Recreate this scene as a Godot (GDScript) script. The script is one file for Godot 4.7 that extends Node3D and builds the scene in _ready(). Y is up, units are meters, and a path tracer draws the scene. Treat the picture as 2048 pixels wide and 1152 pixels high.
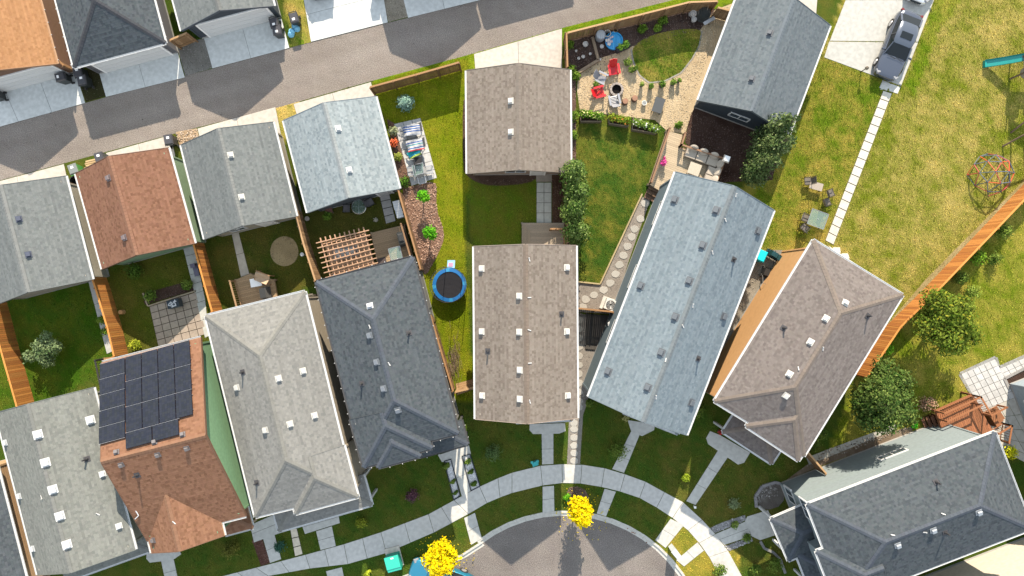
extends Node3D
# A suburban block seen straight down from a drone at 50 m.
# Places are given as ground positions in a plan (plan units, see P), heights in metres.
const EYE := 50.0
const LENS := 1365.3333
var rng := RandomNumberGenerator.new()
var taken := {}
var M := {}
var hard := []          # [polygon, bounds, tag] of everything grass does not grow on
var zones := []
var n_lo := FastNoiseLite.new()
var n_hi := FastNoiseLite.new()
var n_mid := FastNoiseLite.new()

class MB:
	var v := PackedVector3Array()
	var c := PackedColorArray()
	func tri(a: Vector3, b: Vector3, d: Vector3, col: Color) -> void:
		v.append(a); v.append(b); v.append(d)
		c.append(col); c.append(col); c.append(col)
	func trin(a: Vector3, b: Vector3, d: Vector3, col: Color, out: Vector3) -> void:
		if (d - a).cross(b - a).dot(out) < 0.0: tri(a, d, b, col)
		else: tri(a, b, d, col)
	func quad(a: Vector3, b: Vector3, d: Vector3, e: Vector3, col: Color, out: Vector3) -> void:
		trin(a, b, d, col, out); trin(a, d, e, col, out)
	func box(m: Vector3, s: Vector3, col: Color, bs := Basis(), taper := 1.0) -> void:
		var x := bs.x * s.x * 0.5
		var y := bs.y * s.y * 0.5
		var z := bs.z * s.z * 0.5
		var lo := [m - x - y - z, m + x - y - z, m + x - y + z, m - x - y + z]
		x *= taper; z *= taper
		var hi := [m - x + y - z, m + x + y - z, m + x + y + z, m - x + y + z]
		quad(hi[0], hi[1], hi[2], hi[3], col, y)
		quad(lo[0], lo[1], lo[2], lo[3], col, -y)
		for i in 4:
			var j := (i + 1) % 4
			quad(lo[i], lo[j], hi[j], hi[i], col, (lo[i] + lo[j] + hi[i] + hi[j]) * 0.25 - m)
	func beam(p: Vector3, q: Vector3, w: float, h: float, col: Color) -> void:
		var d := (q - p).normalized()
		var s := d.cross(Vector3.UP)
		if s.length() < 0.01: s = Vector3.RIGHT
		s = s.normalized()
		box((p + q) * 0.5, Vector3(w, h, p.distance_to(q)), col, Basis(s, s.cross(d) * -1.0, d))
	func tube(p: Vector3, q: Vector3, r0: float, r1: float, n: int, col: Color, cap := true) -> void:
		var d := (q - p).normalized()
		var s := d.cross(Vector3.UP if absf(d.y) < 0.95 else Vector3.RIGHT).normalized()
		var t := d.cross(s)
		for i in n:
			var a := TAU * i / n
			var b := TAU * (i + 1) / n
			var ua := s * cos(a) + t * sin(a)
			var ub := s * cos(b) + t * sin(b)
			quad(p + ua * r0, p + ub * r0, q + ub * r1, q + ua * r1, col, ua + ub)
			if cap:
				trin(q, q + ua * r1, q + ub * r1, col, d)
				trin(p, p + ua * r0, p + ub * r0, col, -d)
	func lathe(m: Vector3, prof: Array, n: int, col: Color, inward := false) -> void:
		for k in prof.size() - 1:
			var f: Vector2 = prof[k]
			var g: Vector2 = prof[k + 1]
			for i in n:
				var a := TAU * i / n
				var b := TAU * (i + 1) / n
				var ua := Vector3(cos(a), 0, sin(a))
				var ub := Vector3(cos(b), 0, sin(b))
				var o := Vector3.UP * f.y
				var e := Vector3.UP * g.y
				var out := (ua + ub) * (g.y - f.y) + Vector3.UP * (f.x - g.x)
				quad(m + ua * f.x + o, m + ub * f.x + o, m + ub * g.x + e, m + ua * g.x + e, col, -out if inward else out)
	func flat(p: PackedVector2Array, y: float, col: Color, up := Vector3.UP) -> void:
		var ix := Geometry2D.triangulate_polygon(p)
		for i in range(0, ix.size(), 3):
			trin(Vector3(p[ix[i]].x, y, p[ix[i]].y), Vector3(p[ix[i + 1]].x, y, p[ix[i + 1]].y), Vector3(p[ix[i + 2]].x, y, p[ix[i + 2]].y), col, up)
	func sides(p: PackedVector2Array, y0: float, y1: float, col: Color) -> void:
		var cw := 1.0 if Geometry2D.is_polygon_clockwise(p) else -1.0
		for i in p.size():
			var a := p[i]
			var b := p[(i + 1) % p.size()]
			var d := (b - a)
			quad(Vector3(a.x, y0, a.y), Vector3(b.x, y0, b.y), Vector3(b.x, y1, b.y), Vector3(a.x, y1, a.y), col, Vector3(-d.y, 0, d.x) * cw)
	func prism(p: PackedVector2Array, y0: float, y1: float, col: Color, bevel := 0.0) -> void:
		if bevel > 0.0:
			var q := Geometry2D.offset_polygon(p, -bevel)
			if q.size() == 1 and q[0].size() == p.size():
				var r: PackedVector2Array = q[0]
				var best := 0
				for i in r.size():
					if r[i].distance_to(p[0]) < r[best].distance_to(p[0]): best = i
				var same := Geometry2D.is_polygon_clockwise(r) == Geometry2D.is_polygon_clockwise(p)
				var t := PackedVector2Array()
				for i in r.size(): t.append(r[(best + (i if same else -i) + r.size()) % r.size()])
				for i in p.size():
					var j := (i + 1) % p.size()
					quad(Vector3(p[i].x, y1 - bevel, p[i].y), Vector3(p[j].x, y1 - bevel, p[j].y), Vector3(t[j].x, y1, t[j].y), Vector3(t[i].x, y1, t[i].y), col, Vector3.UP)
				flat(t, y1, col)
				sides(p, y0, y1 - bevel, col)
				return
		flat(p, y1, col)
		sides(p, y0, y1, col)
	func mesh() -> ArrayMesh:
		var a := []
		a.resize(Mesh.ARRAY_MAX)
		a[Mesh.ARRAY_VERTEX] = v
		a[Mesh.ARRAY_COLOR] = c
		var m := ArrayMesh.new()
		m.add_surface_from_arrays(Mesh.PRIMITIVE_TRIANGLES, a)
		return m

func P(x: float, y: float, h := 0.0) -> Vector3:
	var k := (EYE - h) / LENS
	return Vector3((x - 1024.0) * k, h, (y - 576.0) * k)
func P2(x: float, y: float, h := 0.0) -> Vector2:
	var k := (EYE - h) / LENS
	return Vector2((x - 1024.0) * k, (y - 576.0) * k)
func poly(a: Array, h := 0.0) -> PackedVector2Array:
	var r := PackedVector2Array()
	for i in range(0, a.size(), 2): r.append(P2(a[i], a[i + 1], h))
	return r
func V3(p: Vector2, y := 0.0) -> Vector3: return Vector3(p.x, y, p.y)
func smooth_poly(p: PackedVector2Array, rounds := 2) -> PackedVector2Array:
	for k in rounds:
		var r := PackedVector2Array()
		for i in p.size():
			var a := p[i]
			var b := p[(i + 1) % p.size()]
			r.append(a.lerp(b, 0.25)); r.append(a.lerp(b, 0.75))
		p = r
	return p
func block(p: PackedVector2Array, what := "") -> void:
	var b := Rect2(p[0], Vector2.ZERO)
	for q in p: b = b.expand(q)
	hard.append([p, b, what])
func blocked(q: Vector2, but := "") -> bool:
	for h in hard:
		if h[1].has_point(q) and (but == "" or h[2] != but) and Geometry2D.is_point_in_polygon(q, h[0]): return true
	return false
func vary(c: Color, amount: float) -> Color:
	var k := 1.0 + rng.randf_range(-amount, amount)
	return Color(c.r * k, c.g * k, c.b * k)
func mixc(a: Color, b: Color, t: float) -> Color: return a.lerp(b, clampf(t, 0, 1))

func numbered(called: String) -> String:
	taken[called] = taken.get(called, -1) + 1
	return called if taken[called] == 0 else "%s_%03d" % [called, taken[called]]
func tag(o, label := "", category := "", group := "", kind := ""):
	if label: o.set_meta("label", label)
	if category: o.set_meta("category", category)
	if group: o.set_meta("group", group)
	if kind: o.set_meta("kind", kind)
	return o
func thing(called: String, label: String, category: String, at := Vector3.ZERO, turn := 0.0, group := "") -> Node3D:
	var o := Node3D.new()
	o.name = numbered(called)
	add_child(o)
	o.position = at
	o.rotation.y = deg_to_rad(turn)
	tag(o, label, category, group)
	return o
func struct(called: String, label := "") -> Node3D:
	var o := Node3D.new()
	o.name = numbered(called)
	add_child(o)
	return tag(o, label, "", "", "structure")
# world = true: the mesh is given in world places, so a part is moved back by where its thing stands
func obj(called: String, m, material, parent: Node3D = self, world := true) -> MeshInstance3D:
	var o := MeshInstance3D.new()
	o.mesh = m.mesh() if m is MB else m
	o.material_override = material
	if parent == self:
		o.name = numbered(called)
		add_child(o)
	else:
		o.name = called
		parent.add_child(o, true)
		if world and not parent is MeshInstance3D: o.position = -parent.position
	return o
func dup(proto: Node3D, at: Vector3, turn: float, label: String, group := "", k := 1.0) -> Node3D:
	var r = proto
	if proto.has_meta("used"):
		r = proto.duplicate()
		r.name = numbered(String(proto.name).rstrip("0123456789").rstrip("_"))
		add_child(r)
	proto.set_meta("used", true)
	if r != proto and r.has_meta("used"): r.remove_meta("used")
	r.position = at
	r.rotation.y = deg_to_rad(turn)
	if k != 1.0: r.scale = Vector3.ONE * k
	r.set_meta("label", label)
	if group: r.set_meta("group", group)
	return r
func tidy() -> void:
	for c in get_children():
		if c.has_meta("used"): c.remove_meta("used")

# ---------------------------------------------------------------- materials
func noise_tex(freq: float, lo: float, hi: float, octaves := 4, size := 512, seed_ := 3, bump := false) -> NoiseTexture2D:
	var n := FastNoiseLite.new()
	n.noise_type = FastNoiseLite.TYPE_SIMPLEX
	n.frequency = freq
	n.fractal_octaves = octaves
	n.seed = seed_
	var t := NoiseTexture2D.new()
	t.width = size; t.height = size
	t.seamless = true
	t.noise = n
	if bump:
		t.as_normal_map = true
		t.bump_strength = hi
	else:
		var g := Gradient.new()
		g.set_color(0, Color(lo, lo, lo)); g.set_color(1, Color(hi, hi, hi))
		t.color_ramp = g
	return t
func mat(rough: float, tex = null, scale_ := 0.25, bump = null, metal := 0.0, tint := Color.WHITE) -> StandardMaterial3D:
	var m := StandardMaterial3D.new()
	m.vertex_color_use_as_albedo = true
	m.albedo_color = tint
	m.roughness = rough
	m.metallic = metal
	if tex:
		m.albedo_texture = tex
		m.uv1_triplanar = true
		m.uv1_world_triplanar = true
		m.uv1_scale = Vector3.ONE * scale_
	if bump:
		m.normal_enabled = true
		m.normal_texture = bump
		m.uv1_triplanar = true
		m.uv1_world_triplanar = true
		m.uv1_scale = Vector3.ONE * scale_
	return m
func make_materials() -> void:
	var grain := noise_tex(0.04, 0.62, 1.0, 5)
	var fine := noise_tex(0.16, 0.70, 1.0, 3, 512, 8)
	var soft := noise_tex(0.02, 0.89, 1.0, 5, 512, 11)
	var rough_n := noise_tex(0.15, 0, 3.0, 4, 512, 5, true)
	M.grass = mat(0.95, noise_tex(0.09, 0.6, 1.0, 4, 512, 21), 0.22, rough_n)
	M.asphalt = mat(0.95, noise_tex(0.1, 0.74, 1.0, 4, 512, 31), 0.17, rough_n)
	M.concrete = mat(0.9, soft, 0.21)
	M.shingle = mat(0.97, fine, 0.5)
	M.siding = mat(0.75, soft, 0.3)
	M.wood = mat(0.85, grain, 0.9)
	M.soil = mat(1.0, noise_tex(0.11, 0.35, 1.0, 4, 512, 41), 0.3, rough_n)
	M.gravel = mat(0.95, noise_tex(0.13, 0.62, 1.0, 4, 512, 61), 0.3, rough_n)
	M.stone = mat(0.9, grain, 0.8)
	M.paint = mat(0.55, soft, 0.9)
	M.plastic = mat(0.42)
	M.rubber = mat(0.9)
	M.metal = mat(0.35, null, 1.0, null, 0.7)
	M.fabric = mat(0.95, fine, 1.5)
	M.fabric.rim_enabled = true
	M.fabric.rim = 0.2
	M.leaf = mat(0.7)
	M.leaf.cull_mode = BaseMaterial3D.CULL_DISABLED
	M.leaf.backlight_enabled = true
	M.leaf.backlight = Color(0.35, 0.4, 0.2)
	M.blade = mat(0.85)
	M.blade.cull_mode = BaseMaterial3D.CULL_DISABLED
	M.carpaint = mat(0.28, null, 1.0, null, 0.45)
	M.carpaint.clearcoat_enabled = true
	M.carpaint.clearcoat = 0.8
	M.carpaint.clearcoat_roughness = 0.06
	for k in ["grass", "soil", "shingle", "leaf", "blade", "gravel", "asphalt"]: M[k].metallic_specular = 0.12
	M.glass_dark = mat(0.05)
	M.glass_dark.metallic_specular = 0.35
	M.panel = mat(0.4)
	M.panel.metallic_specular = 0.25
	M.pane = StandardMaterial3D.new()
	M.pane.transparency = BaseMaterial3D.TRANSPARENCY_ALPHA
	M.pane.albedo_color = Color(0.46, 0.56, 0.53, 0.36)
	M.pane.roughness = 0.06

# ---------------------------------------------------------------- ground
# a sheet over a polygon as a fine grid whose colour changes from place to place
func sheet(called: String, p: PackedVector2Array, y: float, material, colour: Callable, cell := 0.32, skirt := 0.12, parent: Node3D = self) -> MeshInstance3D:
	var m := MB.new()
	var b := Rect2(p[0], Vector2.ZERO)
	for q in p: b = b.expand(q)
	var nx := int(ceil(b.size.x / cell)) + 1
	var nz := int(ceil(b.size.y / cell)) + 1
	var inside := PackedByteArray()
	inside.resize((nx + 1) * (nz + 1))
	var cols := PackedColorArray()
	cols.resize((nx + 1) * (nz + 1))
	var o := b.position - Vector2(0.013, 0.017)
	for j in nz + 1:
		for i in nx + 1:
			var q := o + Vector2(i, j) * cell
			if Geometry2D.is_point_in_polygon(q, p): inside[j * (nx + 1) + i] = 1
			cols[j * (nx + 1) + i] = colour.call(q)
	for j in nz:
		for i in nx:
			var k := j * (nx + 1) + i
			var s := inside[k] + inside[k + 1] + inside[k + nx + 1] + inside[k + nx + 2]
			var q := o + Vector2(i, j) * cell
			if s == 4:
				var a := Vector3(q.x, y, q.y)
				var d := a + Vector3(cell, 0, 0)
				var e := a + Vector3(cell, 0, cell)
				var f := a + Vector3(0, 0, cell)
				m.v.append_array([a, d, e, a, e, f])
				m.c.append_array([cols[k], cols[k + 1], cols[k + nx + 2], cols[k], cols[k + nx + 2], cols[k + nx + 1]])
			else:
				var c4 := PackedVector2Array([q, q + Vector2(cell, 0), q + Vector2(cell, cell), q + Vector2(0, cell)])
				for r in Geometry2D.intersect_polygons(c4, p):
					if r.size() > 2: m.flat(r, y, cols[k])
	if skirt > 0.0: m.sides(p, y - skirt, y, colour.call(p[0]))
	return obj(called, m, material, parent)
func noisy(a: Color, b: Color, f := 1.0, amount := 1.0) -> Callable:
	return func(q: Vector2) -> Color:
		var t := 0.5 + amount * (0.7 * n_mid.get_noise_2d(q.x * f, q.y * f) + 0.5 * n_hi.get_noise_2d(q.x * f, q.y * f))
		return mixc(a, b, t)
func quad_point(q: Array, u: float, v: float) -> Vector2:
	var a := P2(q[0], q[1]).lerp(P2(q[2], q[3]), u)
	var b := P2(q[6], q[7]).lerp(P2(q[4], q[5]), u)
	return a.lerp(b, v)
# slabs in a grid over the plan quad (near, right, far, left corners in turn); each is a piece of its own
func slabs(parent: Node3D, q: Array, nx: int, ny: int, top: float, col: Color, gap := 0.025, jitter := 0.05, called := "slab", mtl = null) -> void:
	if nx * ny > 1 and top > 0.02:
		var u := MB.new()
		u.flat(PackedVector2Array([quad_point(q, 0, 0), quad_point(q, 1, 0), quad_point(q, 1, 1), quad_point(q, 0, 1)]), top - 0.016, col * 0.35)
		obj("joint_sand", u, M.soil, parent)
	for j in ny:
		for i in nx:
			var p := PackedVector2Array([quad_point(q, float(i) / nx, float(j) / ny), quad_point(q, float(i + 1) / nx, float(j) / ny), quad_point(q, float(i + 1) / nx, float(j + 1) / ny), quad_point(q, float(i) / nx, float(j + 1) / ny)])
			var r := Geometry2D.offset_polygon(p, -gap * 0.5)
			if r.is_empty(): continue
			var m := MB.new()
			m.prism(r[0], top - 0.12, top + rng.randf_range(-0.002, 0.002), vary(col, jitter), 0.006)
			obj(called, m, M.concrete if mtl == null else mtl, parent)
	block(PackedVector2Array([quad_point(q, 0, 0), quad_point(q, 1, 0), quad_point(q, 1, 1), quad_point(q, 0, 1)]))
func slab(parent: Node3D, a: Array, top: float, col: Color, called := "slab", h := 0.12, mtl = null, round_ := 0) -> void:
	var p := poly(a)
	if round_: p = smooth_poly(p, round_)
	var m := MB.new()
	m.prism(p, top - h, top, col, 0.006)
	obj(called, m, M.concrete if mtl == null else mtl, parent)
	block(p)

# loose pieces nobody could count, scattered in a polygon as one object
func scatter(called: String, p: PackedVector2Array, per_m2: float, piece: Mesh, material, y: float, size: Vector2, colour: Callable, label: String, category: String, but := "", upright := false, avoid := true) -> void:
	var b := Rect2(p[0], Vector2.ZERO)
	for q in p: b = b.expand(q)
	var xf := []
	var cs := []
	var n := int(b.get_area() * per_m2)
	for i in n:
		var q := Vector2(rng.randf_range(b.position.x, b.end.x), rng.randf_range(b.position.y, b.end.y))
		if not Geometry2D.is_point_in_polygon(q, p) or (avoid and blocked(q, but)): continue
		var s := rng.randf_range(size.x, size.y)
		var bs := Basis(Vector3.UP, rng.randf() * TAU)
		if not upright: bs = bs * Basis(Vector3.RIGHT, rng.randf_range(-0.5, 0.5)) * Basis(Vector3.BACK, rng.randf_range(-0.5, 0.5))
		xf.append(Transform3D(bs.scaled(Vector3(s, s * rng.randf_range(0.7, 1.3), s)), Vector3(q.x, y, q.y)))
		cs.append(colour.call(q))
	if xf.is_empty(): return
	var mm := MultiMesh.new()
	mm.transform_format = MultiMesh.TRANSFORM_3D
	mm.use_colors = true
	mm.mesh = piece
	mm.instance_count = xf.size()
	for i in xf.size():
		mm.set_instance_transform(i, xf[i])
		mm.set_instance_color(i, cs[i])
	var o := MultiMeshInstance3D.new()
	o.name = numbered(called)
	o.multimesh = mm
	o.material_override = material
	add_child(o)
	tag(o, label, category, "", "stuff")
func chip_mesh() -> ArrayMesh:
	var m := MB.new()
	m.box(Vector3(0, 0.25, 0), Vector3(1, 0.55, 0.75), Color.WHITE, Basis(), 0.6)
	return m.mesh()
func tuft_mesh() -> ArrayMesh:
	var m := MB.new()
	var r := RandomNumberGenerator.new()
	r.seed = 5
	for i in 7:
		var a := TAU * i / 7.0 + r.randf() * 0.6
		var d := Vector3(cos(a), 0, sin(a))
		var s := Vector3(-d.z, 0, d.x) * 0.16
		var b := d * r.randf_range(0.0, 0.3)
		m.tri(b - s, b + s, b + d * r.randf_range(0.25, 0.6) + Vector3.UP * r.randf_range(0.5, 1.0), Color.WHITE)
	return m.mesh()

# ---------------------------------------------------------------- roofs and buildings
func rect3(ax: float, ay: float, bx: float, by: float, cx: float, cy: float, h: float) -> PackedVector2Array:
	var a := P2(ax, ay, h)
	var b := P2(bx, by, h)
	var d := (b - a).normalized()
	var n := Vector2(-d.y, d.x)
	var w := (P2(cx, cy, h) - a).dot(n)
	return PackedVector2Array([a, b, b + n * w, a + n * w])
func piece(a: Array, e: float, s: Array) -> Dictionary:
	var q := rect3(a[0], a[1], a[2], a[3], a[4], a[5], e)
	var mid := (q[0] + q[2]) * 0.5
	var pl := []
	var inn := []
	for i in 4:
		var d: Vector2 = (q[(i + 1) % 4] - q[i]).normalized()
		var n := Vector2(-d.y, d.x)
		if n.dot(mid - q[i]) < 0: n = -n
		inn.append(n)
		pl.append(Vector3(n.x * s[i], n.y * s[i], e - s[i] * n.dot(q[i])))
	return {"q": q, "e": e, "s": s, "pl": pl, "inn": inn}
func plane_h(p: Vector3, q: Vector2) -> float: return p.x * q.x + p.y * q.y + p.z
func piece_h(pc: Dictionary, q: Vector2) -> float:
	var h := 1e9
	for i in 4:
		if pc.s[i] > 0: h = minf(h, plane_h(pc.pl[i], q))
	return h
func clip_half(p: PackedVector2Array, f: Vector3) -> PackedVector2Array:   # keeps f <= 0
	var r := PackedVector2Array()
	for i in p.size():
		var a := p[i]
		var b := p[(i + 1) % p.size()]
		var fa := plane_h(f, a)
		var fb := plane_h(f, b)
		if fa <= 0: r.append(a)
		if (fa < 0 and fb > 0) or (fa > 0 and fb < 0): r.append(a.lerp(b, fa / (fa - fb)))
	return r
func area(p: PackedVector2Array) -> float:
	var s := 0.0
	for i in p.size(): s += p[i].cross(p[(i + 1) % p.size()])
	return absf(s) * 0.5
func roof_faces(pcs: Array) -> Array:
	var out := []
	for k in pcs.size():
		for i in 4:
			if pcs[k].s[i] <= 0: continue
			var f: PackedVector2Array = pcs[k].q
			for j in 4:
				if j != i and pcs[k].s[j] > 0: f = clip_half(f, pcs[k].pl[i] - pcs[k].pl[j])
			if f.size() < 3 or area(f) < 0.01: continue
			var left := [f]
			for m in pcs.size():
				if m == k: continue
				var g: PackedVector2Array = pcs[m].q
				for j in 4:
					if pcs[m].s[j] > 0 and g.size() > 2:
						var d: Vector3 = pcs[k].pl[i] - pcs[m].pl[j]
						d.z += -0.002 if m > k else 0.002
						g = clip_half(g, d)
				if g.size() < 3 or area(g) < 0.005: continue
				var nx := []
				for l in left: nx.append_array(Geometry2D.clip_polygons(l, g))
				left = nx
			for l in left:
				if area(l) > 0.02: out.append({"p": l, "k": k, "i": i, "pl": pcs[k].pl[i]})
	return out
func shingle_face(m: MB, f: Dictionary, cols: Array, expo: float, thick: float) -> void:
	var g := Vector2(f.pl.x, f.pl.y)
	var s := g.length()
	var up2 := g / s
	var al := Vector2(-up2.y, up2.x)
	var st := sqrt(1 + s * s)
	var n := Vector3(-f.pl.x, 1, -f.pl.y).normalized()
	var p := PackedVector2Array()
	for q in f.p: p.append(Vector2(q.dot(al), q.dot(up2) * st))
	var lo := p[0]
	var hi := p[0]
	for q in p: lo = lo.min(q); hi = hi.max(q)
	var at := func(u: float, v: float, lift: float) -> Vector3:
		var q := al * u + up2 * (v / st)
		return Vector3(q.x, plane_h(f.pl, q), q.y) + n * lift
	var fwd := -V3(up2) 
	var v0 := lo.y - rng.randf() * 0.02
	while v0 < hi.y:
		var v1 := v0 + expo
		var row := rng.randf_range(0.93, 1.07)
		var strip := PackedVector2Array([Vector2(lo.x - 1, v0), Vector2(hi.x + 1, v0), Vector2(hi.x + 1, v1), Vector2(lo.x - 1, v1)])
		for r in Geometry2D.intersect_polygons(strip, p):
			var a := r[0].x
			var b := r[0].x
			for q in r: a = minf(a, q.x); b = maxf(b, q.x)
			var u := a - rng.randf() * 0.2
			while u < b:
				var w := rng.randf_range(0.10, 0.22)
				var t := thick
				var pick := rng.randf()
				var col: Color = vary(cols[0].lerp(cols[1], rng.randf() * 0.7) * row if pick < 0.72 else cols[0].lerp(cols[2], rng.randf_range(0.2, 0.75)) * row, 0.04)
				var c4 := PackedVector2Array([Vector2(u, v0), Vector2(u + w, v0), Vector2(u + w, v1), Vector2(u, v1)])
				var full := true
				for q in c4:
					if not Geometry2D.is_point_in_polygon(q, r): full = false
				if u > a + 0.02 and u + w < b - 0.02 and (full or r.size() == 4 and absf(r[0].y - r[1].y) < 0.001 and false):
					var x0: Vector3 = at.call(u, v0, t + 0.004)
					var x1: Vector3 = at.call(u + w, v0, t + 0.004)
					var x2: Vector3 = at.call(u + w, v1, 0.004)
					var x3: Vector3 = at.call(u, v1, 0.004)
					m.quad(x0, x1, x2, x3, col, n)
					m.quad(x0, x1, at.call(u + w, v0, 0.0), at.call(u, v0, 0.0), col, fwd)
				else:
					for d in Geometry2D.intersect_polygons(c4, r):
						var ix := Geometry2D.triangulate_polygon(d)
						for z in range(0, ix.size(), 3):
							var vs := []
							for y in 3:
								var q: Vector2 = d[ix[z + y]]
								vs.append(at.call(q.x, q.y, t * (v1 - q.y) / expo + 0.004))
							m.trin(vs[0], vs[1], vs[2], col, n)
						for z in d.size():
							var qa: Vector2 = d[z]
							var qb: Vector2 = d[(z + 1) % d.size()]
							if absf(qa.y - v0) < 0.002 and absf(qb.y - v0) < 0.002 and absf(qa.x - qb.x) > 0.01:
								m.quad(at.call(qa.x, v0, t + 0.004), at.call(qb.x, v0, t + 0.004), at.call(qb.x, v0, 0.0), at.call(qa.x, v0, 0.0), col, fwd)
				u += w
		v0 = v1
func on_line(q: Vector2, a: Vector2, b: Vector2) -> bool:
	return absf((q - a).cross((b - a).normalized())) < 0.004
# builds the roof of a group of pieces that meet, as part "roof" with its sub-parts
func roof(t: Node3D, pcs: Array, o: Dictionary) -> MeshInstance3D:
	var faces := roof_faces(pcs)
	var deck := MB.new()
	var sh := MB.new()
	var caps := MB.new()
	var guts := []
	var rakes := []
	var clips := MB.new()
	var cols: Array = o.roof
	var dark: Color = cols[0] * 0.8
	var cap_col: Color = o.get("cap", cols[cols.size() - 1])
	var trim: Color = o.get("trim", Color(0.66, 0.66, 0.65))
	var gcol: Color = o.get("gutter", trim)
	for f in faces:
		var n := Vector3(-f.pl.x, 1, -f.pl.y).normalized()
		var ix := Geometry2D.triangulate_polygon(f.p)
		for z in range(0, ix.size(), 3):
			var vs := []
			for y in 3:
				var q: Vector2 = f.p[ix[z + y]]
				vs.append(Vector3(q.x, plane_h(f.pl, q) - 0.002, q.y))
			deck.trin(vs[0], vs[1], vs[2], dark, n)
		shingle_face(sh, f, cols, o.get("expo", 0.145), o.get("thick", 0.007))
		var pc: Dictionary = pcs[f.k]
		var mid := Vector2.ZERO
		for q in f.p: mid += q / f.p.size()
		for z in f.p.size():
			var a: Vector2 = f.p[z]
			var b: Vector2 = f.p[(z + 1) % f.p.size()]
			if a.distance_to(b) < 0.05: continue
			var A := Vector3(a.x, plane_h(f.pl, a), a.y)
			var B := Vector3(b.x, plane_h(f.pl, b), b.y)
			var edge := -1
			for j in 4:
				if on_line(a, pc.q[j], pc.q[(j + 1) % 4]) and on_line(b, pc.q[j], pc.q[(j + 1) % 4]): edge = j
			if edge >= 0:
				var out := -V3(pc.inn[edge])
				if pc.s[edge] > 0:
					var dn := Vector3(0, -0.05, 0)
					var gut := MB.new()
					guts.append(gut)
					gut.beam(A + out * 0.012 + Vector3(0, -0.065, 0), B + out * 0.012 + Vector3(0, -0.065, 0), 0.02, 0.13, trim)
					gut.beam(A + out * 0.06 + Vector3(0, -0.075, 0), B + out * 0.06 + Vector3(0, -0.075, 0), 0.075, 0.03, gcol)
					gut.beam(A + out * 0.108 + dn, B + out * 0.108 + dn, 0.02, 0.08, gcol)
					if o.has("clips"):
						var L := A.distance_to(B)
						var c := 0.4
						while c < L - 0.1:
							var q := A.lerp(B, c / L) + out * 0.12
							clips.beam(q + out * 0.0, q + out * 0.06, 0.045, 0.03, Color(0.38, 0.38, 0.38))
							c += o.clips
				else:
					var rake := MB.new()
					rakes.append(rake)
					rake.beam(A + out * 0.018 + Vector3(0, -0.08, 0), B + out * 0.018 + Vector3(0, -0.08, 0), 0.034, 0.2, o.get("rake", cols[2] * 0.8))
			else:
				for j in 4:
					if j == f.i or pc.s[j] <= 0: continue
					if absf(plane_h(pc.pl[j], a) - A.y) < 0.01 and absf(plane_h(pc.pl[j], b) - B.y) < 0.01:
						var d := (b - a).normalized()
						var w := Vector2(-d.y, d.x)
						if w.dot(mid - a) < 0: w = -w
						var L := a.distance_to(b)
						var k := int(ceil(L / 0.22))
						for y in k:
							var qa := a.lerp(b, float(y) / k)
							var qb := a.lerp(b, float(y + 1) / k)
							var l0 := 0.026
							var l1 := 0.036
							var cw := vary(cap_col, 0.07)
							var e0 := qa + w * 0.16
							var e1 := qb + w * 0.16
							var v0 := Vector3(qa.x, plane_h(f.pl, qa), qa.y) + Vector3.UP * l0
							var v1 := Vector3(qb.x, plane_h(f.pl, qb), qb.y) + Vector3.UP * l1
							var v2 := Vector3(e1.x, plane_h(f.pl, e1), e1.y) + Vector3.UP * l1
							var v3 := Vector3(e0.x, plane_h(f.pl, e0), e0.y) + Vector3.UP * l0
							caps.quad(v0, v1, v2, v3, cw, Vector3.UP)
							caps.quad(v3, v2, v2 - Vector3.UP * l1, v3 - Vector3.UP * l0, cw, V3(w))
	var r := obj("roof", deck, M.shingle, t)
	tag(obj("shingles", sh, M.shingle, r), "", "", "", "stuff")
	if caps.v.size(): tag(obj("ridge_cap", caps, M.shingle, r), "", "", "", "stuff")
	for g in guts: obj("gutter", g, M.paint, r)
	for g in rakes: obj("rake_board", g, M.paint, r)
	if clips.v.size(): tag(obj("light_clip", clips, M.plastic, r), "", "", "", "stuff")
	return r
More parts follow.
